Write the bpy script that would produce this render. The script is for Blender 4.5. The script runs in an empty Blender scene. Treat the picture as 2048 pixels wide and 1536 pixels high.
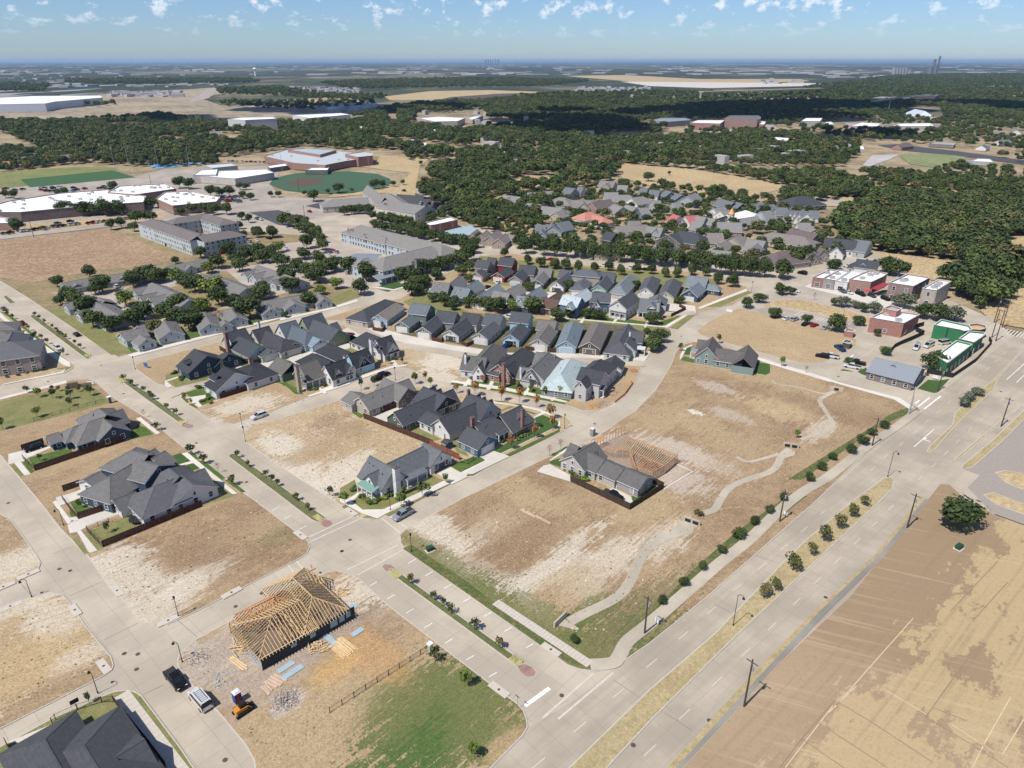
import bpy, bmesh, math, random
import numpy as np
from mathutils import Vector, Matrix
from mathutils.geometry import tessellate_polygon
R=math.radians
random.seed(7); rng=np.random.default_rng(7)
# ------------------------------------------------------------------ camera, sky, sun, exposure
sc=bpy.context.scene
CAMH=100.0; PF=1420.0; PITCH=math.atan((768-121)/PF)
cam=bpy.data.cameras.new('camera'); co=bpy.data.objects.new('camera',cam); sc.collection.objects.link(co)
co.location=(0,0,CAMH); co.rotation_euler=(math.pi/2-PITCH,0,0)
cam.sensor_width=36; cam.lens=PF/2048*36; cam.clip_start=1; cam.clip_end=120000
sc.camera=co
HAZE=0.000032
SUN_EL=R(56); SUN_AZ=R(222)          # azimuth (towards the sun) counted from +X
w=bpy.data.worlds.new('World'); sc.world=w; w.use_nodes=True
nt=w.node_tree; bg=nt.nodes['Background']
sky=nt.nodes.new('ShaderNodeTexSky'); sky.sky_type='NISHITA'; sky.sun_disc=False
sky.sun_elevation=SUN_EL; sky.sun_rotation=math.pi/2-SUN_AZ
sky.altitude=200; sky.air_density=1.0; sky.dust_density=0.3; sky.ozone_density=2.0
bg.inputs[1].default_value=0.079
def wn(t,**k):
    n=nt.nodes.new(t)
    for a,b in k.items(): setattr(n,a,b)
    return n
tc=wn('ShaderNodeTexCoord'); sep=wn('ShaderNodeSeparateXYZ'); nt.links.new(tc.outputs['Generated'],sep.inputs[0])
# small fair-weather cumulus: noise on a flat cloud deck seen from below
mx=wn('ShaderNodeMath',operation='MAXIMUM'); nt.links.new(sep.outputs[2],mx.inputs[0]); mx.inputs[1].default_value=0.004
def wm(op,a,b=None,c=None):
    n=wn('ShaderNodeMath',operation=op)
    for i,v in enumerate((a,b,c)):
        if v is None: continue
        if isinstance(v,(int,float)): n.inputs[i].default_value=v
        else: nt.links.new(v,n.inputs[i])
    return n.outputs[0]
dx=wm('DIVIDE',sep.outputs[0],mx.outputs[0]); dy=wm('DIVIDE',sep.outputs[1],mx.outputs[0])
# compress depth so puffs keep some height near the horizon (they are lumps, not a flat sheet)
az=wm('ARCTAN2',sep.outputs[0],sep.outputs[1])
lg=wm('LOGARITHM',mx.outputs[0],2.718)
cv=wn('ShaderNodeCombineXYZ'); nt.links.new(wm('MULTIPLY',az,40.0),cv.inputs[0]); nt.links.new(wm('MULTIPLY',lg,3.0),cv.inputs[1])
n1=wn('ShaderNodeTexNoise'); n1.inputs['Scale'].default_value=1.0; n1.inputs['Detail'].default_value=6; n1.inputs['Roughness'].default_value=0.6
nt.links.new(cv.outputs[0],n1.inputs['Vector'])
mr=wn('ShaderNodeMapRange',interpolation_type='SMOOTHSTEP'); mr.inputs[1].default_value=0.53; mr.inputs[2].default_value=0.66
nt.links.new(n1.outputs[0],mr.inputs[0])
fz=wn('ShaderNodeMapRange'); fz.inputs[1].default_value=0.022; fz.inputs[2].default_value=0.06; nt.links.new(sep.outputs[2],fz.inputs[0])
fac=wm('MULTIPLY',wm('MULTIPLY',mr.outputs[0],fz.outputs[0]),0.8)
mix=wn('ShaderNodeMix',data_type='RGBA'); nt.links.new(fac,mix.inputs[0])
tint=wn('ShaderNodeMix',data_type='RGBA',blend_type='MULTIPLY'); tint.inputs[0].default_value=1.0; nt.links.new(sky.outputs[0],tint.inputs[6]); tint.inputs[7].default_value=(0.62,0.81,1.15,1)
nt.links.new(tint.outputs[2],mix.inputs[6]); mix.inputs[7].default_value=(9.0,9.6,10.4,1)
nt.links.new(mix.outputs[2],bg.inputs[0])
sl=bpy.data.lights.new('sun','SUN'); sl.energy=4.3; sl.angle=R(0.53); sl.color=(1,0.955,0.89)
so=bpy.data.objects.new('sun',sl); sc.collection.objects.link(so)
sd=Vector((math.cos(SUN_EL)*math.cos(SUN_AZ),math.cos(SUN_EL)*math.sin(SUN_AZ),math.sin(SUN_EL)))
so.rotation_euler=sd.to_track_quat('Z','Y').to_euler(); so.location=sd*900
vs=sc.view_settings; vs.view_transform='Standard'; vs.look='None'; vs.exposure=0.38; vs.gamma=1.0; vs.use_curve_mapping=False
sc.cycles.use_denoising=True
sc.cycles.max_bounces=5; sc.cycles.diffuse_bounces=3; sc.cycles.volume_bounces=0; sc.cycles.transparent_max_bounces=4
sc.cycles.use_adaptive_sampling=True; sc.cycles.adaptive_threshold=0.02
# ------------------------------------------------------------------ from photograph to ground
cP,sP=math.cos(PITCH),math.sin(PITCH)
def G(x,y,z=0.0):
    """world point at height z seen at pixel (x, y) of the 2048 x 1536 photograph"""
    a=(x-1024)/PF; b=(768-y)/PF
    vy=cP+b*sP; vz=-sP+b*cP
    t=(z-CAMH)/vz
    return Vector((a*t,vy*t,z))
class Fr:
    def __init__(s,x0,y0,k): s.x0,s.y0,s.k=x0,y0,k
    def __call__(s,x,y): return (s.x0+x/s.k, s.y0+y/s.k)
ANG2=R(47.6); ANG1=R(137.5)
D2=Vector((math.cos(ANG2),math.sin(ANG2),0)); D1=Vector((math.cos(ANG1),math.sin(ANG1),0))
# ------------------------------------------------------------------ materials
def s2l(c): return tuple((v/12.92 if v<=0.04045 else ((v+0.055)/1.055)**2.4) for v in c)
class NB:
    def __init__(s,name):
        s.m=bpy.data.materials.new(name); s.m.use_nodes=True; s.t=s.m.node_tree
        s.b=s.t.nodes['Principled BSDF']; s.b.inputs['Roughness'].default_value=0.85
        s.b.inputs['Specular IOR Level'].default_value=0.25
        s.pos=None
    def n(s,t,**k):
        x=s.t.nodes.new(t)
        for a,b in k.items(): setattr(x,a,b)
        return x
    def set(s,sock,v):
        if isinstance(v,bpy.types.NodeSocket): s.t.links.new(v,sock)
        elif v is not None: sock.default_value=v
    def P(s):
        if s.pos is None: s.pos=s.n('ShaderNodeNewGeometry').outputs['Position']
        return s.pos
    def noise(s,scale,detail=4,rough=0.55,vec=None,dist=0.0):
        x=s.n('ShaderNodeTexNoise'); x.inputs['Scale'].default_value=scale; x.inputs['Detail'].default_value=detail
        x.inputs['Roughness'].default_value=rough; x.inputs['Distortion'].default_value=dist
        s.t.links.new(vec if vec is not None else s.P(),x.inputs['Vector']); return x.outputs[0]
    def math(s,op,a,b=None,c=None,clamp=False):
        x=s.n('ShaderNodeMath',operation=op,use_clamp=clamp)
        for i,v in enumerate((a,b,c)):
            if v is not None: s.set(x.inputs[i],v)
        return x.outputs[0]
    def mr(s,v,a,b,c=0.0,d=1.0,smooth=True):
        x=s.n('ShaderNodeMapRange'); 
        if smooth: x.interpolation_type='SMOOTHSTEP'
        s.set(x.inputs[0],v)
        for i,k in enumerate((a,b,c,d)): x.inputs[i+1].default_value=k
        return x.outputs[0]
    def mix(s,f,a,b):
        x=s.n('ShaderNodeMix',data_type='RGBA'); s.set(x.inputs[0],f)
        for i,v in ((6,a),(7,b)):
            s.set(x.inputs[i],(*v,1) if isinstance(v,tuple) and len(v)==3 else v)
        return x.outputs[2]
    def map(s,loc=(0,0,0),rot=0,scale=(1,1,1),vec=None):
        x=s.n('ShaderNodeMapping'); s.t.links.new(vec if vec is not None else s.P(),x.inputs[0])
        x.inputs['Location'].default_value=loc; x.inputs['Rotation'].default_value=(0,0,rot); x.inputs['Scale'].default_value=scale
        return x.outputs[0]
    def rmap(s,rot,scale,loc=(0,0,0),vec=None): return s.map(loc,0,scale,s.map(rot=rot,vec=vec))
    def out(s,col,rough=None,metal=None):
        s.set(s.b.inputs['Base Color'],(*col,1) if isinstance(col,tuple) and len(col)==3 else col)
        if rough is not None: s.set(s.b.inputs['Roughness'],rough)
        if metal is not None: s.b.inputs['Metallic'].default_value=metal
        return s.m
    def bump(s,h,strength=0.4,dist=0.05):
        x=s.n('ShaderNodeBump'); x.inputs['Strength'].default_value=strength; x.inputs['Distance'].default_value=dist
        s.set(x.inputs['Height'],h); s.t.links.new(x.outputs[0],s.b.inputs['Normal'])
_mc={}
def flat(col,rough=0.7,metal=0.0,var=0.12,name='paint'):
    k=('f',col,rough,metal,var)
    if k in _mc: return _mc[k]
    n=NB(name)
    if var:
        f=n.noise(1.3,3); c=n.mix(f,tuple(v*(1-var) for v in col),tuple(min(1,v*(1+var)) for v in col))
    else: c=col
    _mc[k]=n.out(c,rough,metal); return _mc[k]
def glass(name='window_glass'):
    if name in _mc: return _mc[name]
    n=NB(name); oi=n.n('ShaderNodeObjectInfo')
    c=n.mix(n.mr(oi.outputs['Random'],0.55,1.0),(0.015,0.018,0.022),(0.14,0.16,0.17))
    n.b.inputs['Specular IOR Level'].default_value=0.6
    _mc[name]=n.out(c,0.08); return _mc[name]
def shingle(col,seed=0):
    g=sum(col)/3; col=tuple(round((v*.75+g*.25)*1.0,4) for v in col)
    k=('sh',col)
    if k in _mc: return _mc[k]
    n=NB('roof_shingles')
    a=n.noise(1.1,5,0.7); b=n.noise(9.0,2,0.6); oi=n.n('ShaderNodeObjectInfo')
    f=n.math('ADD',n.math('MULTIPLY',a,0.5),n.math('MULTIPLY',b,0.5))
    f=n.mr(f,0.3,0.72)
    c=n.mix(f,tuple(v*0.74 for v in col),tuple(v*1.28 for v in col))
    # shingle courses: thin shadow lines following height
    z=n.n('ShaderNodeSeparateXYZ'); n.t.links.new(n.P(),z.inputs[0])
    fr=n.math('FRACT',n.math('MULTIPLY',z.outputs[2],3.3))
    c=n.mix(n.mr(fr,0.78,1.0,0.0,0.35),c,tuple(v*0.55 for v in col))
    h=n.math('ADD',b,n.math('MULTIPLY',fr,0.6)); n.bump(h,0.35,0.04)
    _mc[k]=n.out(c,0.95); return _mc[k]
def metalroof(col):
    k=('mr',col)
    if k in _mc: return _mc[k]
    n=NB('metal_roof'); v=n.map(rot=-ANG2)
    sx=n.n('ShaderNodeSeparateXYZ'); n.t.links.new(v,sx.inputs[0])
    fr=n.math('FRACT',n.math('MULTIPLY',sx.outputs[0],1.6))
    c=n.mix(n.mr(fr,0.86,1.0,0,0.6),col,tuple(v*0.6 for v in col))
    c=n.mix(n.math('MULTIPLY',n.noise(0.6,4),0.3),c,tuple(v*0.8 for v in col))
    _mc[k]=n.out(c,0.45,0.3); return _mc[k]
def siding(col):
    k=('sd',col)
    if k in _mc: return _mc[k]
    n=NB('lap_siding'); z=n.n('ShaderNodeSeparateXYZ'); n.t.links.new(n.P(),z.inputs[0])
    fr=n.math('FRACT',n.math('MULTIPLY',z.outputs[2],5.0))
    c=n.mix(n.mr(fr,0.8,1.0,0,0.35),col,tuple(v*0.7 for v in col))
    c=n.mix(n.math('MULTIPLY',n.noise(0.7,4),0.25),c,tuple(v*0.8 for v in col))
    n.bump(fr,0.3,0.02)
    _mc[k]=n.out(c,0.8); return _mc[k]
def brick(col,mortar=(0.42,0.38,0.34)):
    k=('bk',col)
    if k in _mc: return _mc[k]
    n=NB('brick_wall'); s=n.n('ShaderNodeSeparateXYZ'); n.t.links.new(n.P(),s.inputs[0])
    cx=n.n('ShaderNodeCombineXYZ'); n.set(cx.inputs[0],n.math('ADD',n.math('MULTIPLY',s.outputs[0],0.75),n.math('MULTIPLY',s.outputs[1],-0.66))); n.t.links.new(s.outputs[2],cx.inputs[1])
    b=n.n('ShaderNodeTexBrick'); n.t.links.new(cx.outputs[0],b.inputs[0]); b.inputs['Scale'].default_value=1.0
    b.inputs['Brick Width'].default_value=0.42; b.inputs['Row Height'].default_value=0.16; b.inputs['Mortar Size'].default_value=0.018
    b.inputs['Color1'].default_value=(*col,1); b.inputs['Color2'].default_value=(*[v*0.62 for v in col],1); b.inputs['Mortar'].default_value=(*mortar,1)
    c=n.mix(n.mr(n.noise(0.6,4),0.35,0.7,0,0.5),b.outputs[0],tuple(v*1.25 for v in col))
    _mc[k]=n.out(c,0.9); return _mc[k]
def ground(name,cols,blobs=(),fine=3.0,streak=None,bump=0.5,detailmix=1.0,sc1=0.05,tuft=None):
    """patchy ground: three soil colours by noise, plus named patches of other cover (x,y in photo pixels)"""
    n=NB(name); a,b,c=cols
    w1=n.noise(sc1,6,0.62); w2=n.noise(sc1*5,5,0.65); w3=n.noise(fine,6,0.75); w4=n.noise(0.9,5,0.7)
    f=n.mr(n.math('ADD',n.math('MULTIPLY',w1,0.55),n.math('MULTIPLY',w2,0.45)),0.42,0.6)
    col=n.mix(f,a,b)
    g=n.mr(n.math('ADD',n.math('MULTIPLY',w2,0.4),n.math('ADD',n.math('MULTIPLY',w4,0.35),n.math('MULTIPLY',w3,0.25))),0.5,0.62)
    col=n.mix(n.math('MULTIPLY',g,0.75*detailmix),col,c)
    sk=n.math('MULTIPLY',n.math('SUBTRACT',n.noise(1.0,4,0.6,n.rmap(-(streak[0] if streak else ANG2),(0.12,1.3,1),(3,1,0))),0.5),2.2) if blobs else None
    for (px,py,rx,ry,rot,cc,st) in blobs:
        q=G(px,py)
        d=n.n('ShaderNodeVectorMath',operation='SUBTRACT'); n.t.links.new(n.P(),d.inputs[0]); d.inputs[1].default_value=(q.x,q.y,0)
        v=n.map((0,0,0),-R(rot),(1,1,1),d.outputs[0])
        v2=n.map((0,0,0),0,(1/rx,1/ry,0),v)
        l=n.n('ShaderNodeVectorMath',operation='LENGTH'); n.t.links.new(v2,l.inputs[0])
        nn=n.math('ADD',n.math('MULTIPLY',w2,0.34),n.math('ADD',n.math('MULTIPLY',w4,0.36),n.math('MULTIPLY',w3,0.30)))
        e=n.math('ADD',n.math('MULTIPLY',l.outputs['Value'],1.12),n.math('ADD',n.math('MULTIPLY',n.math('SUBTRACT',nn,0.5),4.2),sk))
        col=n.mix(n.math('MULTIPLY',n.mr(e,1.08,0.74),st),col,cc)
    if streak:
        v=n.rmap(-streak[0],(0.07,1.5,1)); ws=n.noise(1.0,4,0.6,v)
        col=n.mix(n.math('MULTIPLY',n.mr(ws,0.52,0.66),streak[1]),col,tuple(x*0.62 for x in a))
        v=n.rmap(-streak[0],(0.05,.9,1),(7,3,0)); ws=n.noise(1.0,4,0.6,v)
        col=n.mix(n.math('MULTIPLY',n.mr(ws,0.55,0.68),streak[1]*0.7),col,c)
    if streak:
        dn=n.n('ShaderNodeVectorMath',operation='ADD'); n.t.links.new(n.P(),dn.inputs[0]); cb=n.n('ShaderNodeCombineXYZ'); n.set(cb.inputs[0],n.math('MULTIPLY',w1,60)); n.set(cb.inputs[1],n.math('MULTIPLY',w1,-45)); n.t.links.new(cb.outputs[0],dn.inputs[1])
        wv=n.n('ShaderNodeTexWave'); wv.inputs['Scale'].default_value=0.33; wv.inputs['Distortion'].default_value=1.5; wv.inputs['Detail'].default_value=2; n.t.links.new(n.map(rot=-streak[0]-1.2,vec=dn.outputs[0]),wv.inputs['Vector'])
        tm=n.math('MULTIPLY',n.mr(wv.outputs[1],0.86,0.97),n.mr(n.noise(0.035,3,0.5),0.5,0.6)); col=n.mix(n.math('MULTIPLY',tm,0.35),col,c)
    sp=n.mr(w3,0.36,0.62,0.72,1.17)
    hs=n.n('ShaderNodeHueSaturation'); n.set(hs.inputs['Value'],sp); n.set(hs.inputs['Color'],col)
    n.bump(n.math('ADD',w3,n.math('MULTIPLY',w4,1.5)),bump,0.12)
    return n.out(hs.outputs[0],1.0)
def concrete(name,col,joint=4.6,rot=ANG2,jd=0.5,stain=0.35,tracks=None):
    n=NB(name); v=n.map(rot=-rot); s=n.n('ShaderNodeSeparateXYZ'); n.t.links.new(v,s.inputs[0])
    w1=n.noise(0.06,5,0.6); w2=n.noise(1.5,5,0.7); w3=n.noise(9,3)
    c=n.mix(n.mr(w1,0.38,0.66),tuple(x*(1-stain*0.6) for x in col),tuple(x*1.07 for x in col))
    c=n.mix(n.mr(w2,0.5,0.75,0,stain*0.7),c,tuple(x*0.72 for x in col))
    c=n.mix(n.mr(w3,0.45,0.7,0,0.18),c,tuple(x*0.7 for x in col))
    # slab to slab tone
    fx=n.math('FLOOR',n.math('DIVIDE',s.outputs[0],joint)); fy=n.math('FLOOR',n.math('DIVIDE',s.outputs[1],joint))
    cb=n.n('ShaderNodeCombineXYZ'); n.set(cb.inputs[0],fx); n.set(cb.inputs[1],fy)
    wt=n.n('ShaderNodeTexWhiteNoise'); n.t.links.new(cb.outputs[0],wt.inputs[0])
    c=n.mix(n.math('MULTIPLY',wt.outputs[0],0.16),c,tuple(x*0.7 for x in col))
    for o in (0,1):
        fr=n.math('FRACT',n.math('DIVIDE',s.outputs[o],joint))
        e=n.math('MINIMUM',fr,n.math('SUBTRACT',1.0,fr))
        c=n.mix(n.mr(e,0.006,0.014,jd,0.0),c,tuple(x*0.45 for x in col))
    if tracks:
        w=n.noise(1.0,3,0.5,n.rmap(-tracks,(0.015,0.5,1)))
        c=n.mix(n.mr(w,0.5,0.68,0,0.3),c,tuple(x*0.68 for x in col))
    return n.out(c,0.9)
# ------------------------------------------------------------------ object helpers
COL=sc.collection
def tag(o,label=None,cat=None,group=None,kind=None):
    if label: o['label']=label
    if cat: o['category']=cat
    if group: o['group']=group
    if kind: o['kind']=kind
    return o
def link(o,parent=None):
    COL.objects.link(o)
    if parent is not None: o.parent=parent
    return o
def empty(name,loc,rz=0.0,label=None,cat=None,group=None):
    o=bpy.data.objects.new(name,None); o.empty_display_size=0.5; o.location=loc; o.rotation_euler=(0,0,rz)
    COL.objects.link(o); return tag(o,label,cat,group)
class MB:
    def __init__(s): s.v=[]; s.f=[]; s.mi=[]
    def face(s,pts,m=0):
        i=len(s.v); s.v.extend([tuple(p) for p in pts]); s.f.append(tuple(range(i,i+len(pts)))); s.mi.append(m)
    def box(s,c,sx,sy,sz,rz=0.0,m=0,base=True):
        """box with its base centre at c (base) or its centre at c"""
        ca,sa=math.cos(rz),math.sin(rz); z0=c[2] if base else c[2]-sz/2; i=len(s.v)
        for z in (z0,z0+sz):
            for a,b in ((-1,-1),(1,-1),(1,1),(-1,1)):
                x,y=a*sx/2,b*sy/2; s.v.append((c[0]+x*ca-y*sa,c[1]+x*sa+y*ca,z))
        for f in ((3,2,1,0),(4,5,6,7),(0,1,5,4),(1,2,6,5),(2,3,7,6),(3,0,4,7)): s.f.append(tuple(i+k for k in f)); s.mi.append(m)
        return s
    def bar(s,p,q,w,h=None,m=0):
        p=Vector(p); q=Vector(q); h=h or w; d=q-p
        if d.length<1e-6: return s
        d.normalize(); up=Vector((0,0,1)) if abs(d.z)<0.95 else Vector((1,0,0))
        a=d.cross(up).normalized()*w/2; b=a.cross(d).normalized()*h/2; i=len(s.v)
        for c in (p,q):
            for k,l in ((-1,-1),(1,-1),(1,1),(-1,1)): s.v.append(tuple(c+a*k+b*l))
        for f in ((0,1,2,3),(7,6,5,4),(0,4,5,1),(1,5,6,2),(2,6,7,3),(3,7,4,0)): s.f.append(tuple(i+k for k in f)); s.mi.append(m)
        return s
    def cyl(s,p,q,r0,r1=None,n=10,m=0,cap=True):
        p=Vector(p); q=Vector(q); r1=r0 if r1 is None else r1; d=(q-p).normalized()
        up=Vector((0,0,1)) if abs(d.z)<0.95 else Vector((1,0,0)); a=d.cross(up).normalized(); b=a.cross(d); i=len(s.v)
        for c,r in ((p,r0),(q,r1)):
            for k in range(n):
                t=2*math.pi*k/n; s.v.append(tuple(c+a*math.cos(t)*r+b*math.sin(t)*r))
        for k in range(n): s.f.append((i+k,i+(k+1)%n,i+n+(k+1)%n,i+n+k)); s.mi.append(m)
        if cap:
            s.f.append(tuple(i+k for k in range(n))[::-1]); s.f.append(tuple(i+n+k for k in range(n))); s.mi+= [m,m]
        return s
    def prism(s,poly,z0,z1,m=0,mside=None):
        n=len(poly); i=len(s.v)
        for z in (z0,z1):
            for p in poly: s.v.append((p[0],p[1],z))
        s.f.append(tuple(range(i+n,i+2*n))); s.mi.append(m)
        for k in range(n): s.f.append((i+k,i+(k+1)%n,i+n+(k+1)%n,i+n+k)); s.mi.append(m if mside is None else mside)
        return s
    def mesh(s,name,mats=(),off=None,smooth=False,recalc=False):
        me=bpy.data.meshes.new(name)
        v=s.v if off is None else [(a-off[0],b-off[1],c-off[2]) for a,b,c in s.v]
        me.from_pydata(v,[],s.f)
        for mt in mats: me.materials.append(mt)
        if len(mats)>1: me.polygons.foreach_set('material_index',s.mi)
        if smooth: me.polygons.foreach_set('use_smooth',[True]*len(s.f))
        if recalc:
            b=bmesh.new(); b.from_mesh(me); bmesh.ops.recalc_face_normals(b,faces=b.faces); b.to_mesh(me); b.free()
        me.update(); return me
    def obj(s,name,mats,parent=None,off=None,loc=(0,0,0),rz=0.0,smooth=False,recalc=False):
        if not isinstance(mats,(list,tuple)): mats=[mats]
        o=bpy.data.objects.new(name,s.mesh(name,mats,off,smooth,recalc)); o.location=loc; o.rotation_euler=(0,0,rz)
        return link(o,parent)
def inst(name,me,parent=None,loc=(0,0,0),rz=0.0,sc_=(1,1,1),rot=None):
    o=bpy.data.objects.new(name,me); o.location=loc; o.rotation_euler=rot if rot else (0,0,rz); o.scale=sc_
    return link(o,parent)
def copy_tree(o,parent=None,kids=None):
    c=o.copy(); COL.objects.link(c)
    if parent is not None: c.parent=parent; c.matrix_parent_inverse=o.matrix_parent_inverse.copy()
    for ch in (KIDS.get(o.name) or []): copy_tree(ch,c)
    return c
KIDS={}
def register(o):
    """remember the children of a prototype, so that copying it does not search the whole file"""
    for x in COL.objects:
        if x.parent is not None: pass
def reg_all(root,children):
    KIDS[root.name]=children
def area(poly):
    return 0.5*sum(poly[i][0]*poly[(i+1)%len(poly)][1]-poly[(i+1)%len(poly)][0]*poly[i][1] for i in range(len(poly)))
def ccw(poly): return poly if area(poly)>0 else poly[::-1]
def GP(pts,z=0.0): return ccw([tuple(G(x,y,z)[:2]) for x,y in pts])
def smoothpoly(p,it=1):
    for _ in range(it):
        q=[]
        for i in range(len(p)):
            a,b=p[i],p[(i+1)%len(p)]
            q.append((a[0]*.75+b[0]*.25,a[1]*.75+b[1]*.25)); q.append((a[0]*.25+b[0]*.75,a[1]*.25+b[1]*.75))
        p=q
    return p
def inset(poly,d):
    n=len(poly); out=[]
    for i in range(n):
        p=Vector(poly[i-1]); c=Vector(poly[i]); q=Vector(poly[(i+1)%n])
        e1=(c-p); e2=(q-c)
        if e1.length<1e-5 or e2.length<1e-5: out.append(tuple(c)); continue
        n1=Vector((-e1.y,e1.x)).normalized(); n2=Vector((-e2.y,e2.x)).normalized()
        b=n1+n2
        if b.length<0.2: out.append(tuple(c+n1*d)); continue
        b.normalize(); k=d/max(0.35,b.dot(n1)); out.append(tuple(c+b*k))
    return out
def sheet(name,poly,z,mat,kind='structure',parent=None,thick=None):
    """a flat sheet (or slab, with thick) over a world polygon"""
    n=len(poly); v=[(p[0],p[1],z) for p in poly]; f=[]
    for t in tessellate_polygon([[Vector((p[0],p[1],0)) for p in poly]]):
        q=[poly[i] for i in t]; ar=area(q)
        if abs(ar)<1e-6: continue
        f.append(tuple(t) if ar>0 else tuple(t)[::-1])
    if thick:
        v+=[(p[0],p[1],z-thick) for p in poly]
        for i in range(n): f.append((n+i,n+(i+1)%n,(i+1)%n,i))
    me=bpy.data.meshes.new(name); me.from_pydata(v,[],f); me.materials.append(mat); me.update()
    o=bpy.data.objects.new(name,me); link(o,parent)
    if kind: o['kind']=kind
    return o
def inpoly(x,y,poly):
    c=False; n=len(poly); j=n-1
    for i in range(n):
        xi,yi=poly[i][0],poly[i][1]; xj,yj=poly[j][0],poly[j][1]
        if (yi>y)!=(yj>y) and x<(xj-xi)*(y-yi)/(yj-yi)+xi: c=not c
        j=i
    return c
def ribbon(pts,w):
    """polygon of a strip of width w (metres) along world points"""
    P=[Vector(p[:2]) for p in pts]; L=[];Rr=[]
    for i,p in enumerate(P):
        d=(P[min(i+1,len(P)-1)]-P[max(i-1,0)]).normalized(); n=Vector((-d.y,d.x))*w/2
        L.append(tuple(p+n)); Rr.append(tuple(p-n))
    return ccw(L+Rr[::-1])
def catmull(pts,k=6):
    out=[]; n=len(pts)
    for i in range(n-1):
        p0=pts[max(i-1,0)];p1=pts[i];p2=pts[i+1];p3=pts[min(i+2,n-1)]
        for j in range(k):
            t=j/k; out.append(tuple(0.5*((2*p1[a])+(-p0[a]+p2[a])*t+(2*p0[a]-5*p1[a]+4*p2[a]-p3[a])*t*t+(-p0[a]+3*p1[a]-3*p2[a]+p3[a])*t**3) for a in (0,1)))
    out.append(tuple(pts[-1][:2])); return out
# ================================================================== GROUND
C_ROAD=(0.435,0.375,0.29); C_BLVD=(0.40,0.34,0.262); C_WALK=(0.58,0.54,0.47); C_OLDWALK=(0.44,0.385,0.295)
m_road=concrete('street_concrete',C_ROAD,4.6,ANG2,0.45,0.3)
BL=G(1300,1378)-G(1790,957); ANGB=math.atan2(BL.y,BL.x)
m_blvd=concrete('boulevard_concrete',C_BLVD,3.7,ANGB,0.4,0.35,tracks=ANGB)
m_walk=concrete('sidewalk_concrete',C_WALK,1.5,ANG2,0.4,0.12)
m_oldwalk=concrete('old_sidewalk_concrete',C_OLDWALK,1.6,ANGB,0.35,0.3)
m_drive=concrete('driveway_concrete',(0.54,0.50,0.43),3.2,ANG2,0.4,0.15)
m_curb=flat((0.44,0.40,0.34),0.9,0,0.2,'kerb_concrete')
m_asph=flat((0.07,0.07,0.072),0.9,0,0.2,'asphalt')
m_paint=flat((0.78,0.77,0.73),0.7,0,0.12,'road_paint')
m_paver=brick((0.30,0.17,0.14)); 
DRY=(0.335,0.24,0.14); TAN=(0.385,0.29,0.165); BRN=(0.235,0.155,0.09); OLIVE=(0.135,0.145,0.05); GREEN=(0.06,0.105,0.022); DGREEN=(0.045,0.075,0.02); GRY=(0.40,0.35,0.29)
m_dry=ground('dry_grass',(DRY,BRN,TAN),streak=(ANG2,0.3))
m_lawn=ground('green_lawn',(GREEN,(0.085,0.13,0.03),(0.12,0.14,0.045)),fine=6,sc1=0.15)
m_lawn2=ground('bright_lawn',((0.045,0.09,0.022),(0.052,0.105,0.025),(0.075,0.11,0.035)),fine=6,sc1=0.15)
m_tanlawn=ground('tired_lawn',((0.20,0.19,0.075),(0.14,0.15,0.05),(0.30,0.25,0.13)),fine=6,sc1=0.2)
m_median=ground('median_grass',((0.10,0.115,0.04),(0.16,0.15,0.07),(0.075,0.10,0.03)),fine=5,sc1=0.3)
m_bedding=ground('planting_bed',((0.10,0.07,0.045),(0.16,0.11,0.07),(0.06,0.07,0.03)),fine=6,sc1=0.4)
m_rock=ground('crushed_rock_bed',((0.32,0.27,0.22),(0.24,0.20,0.16),(0.42,0.38,0.33)),fine=5,sc1=0.3)

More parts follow.
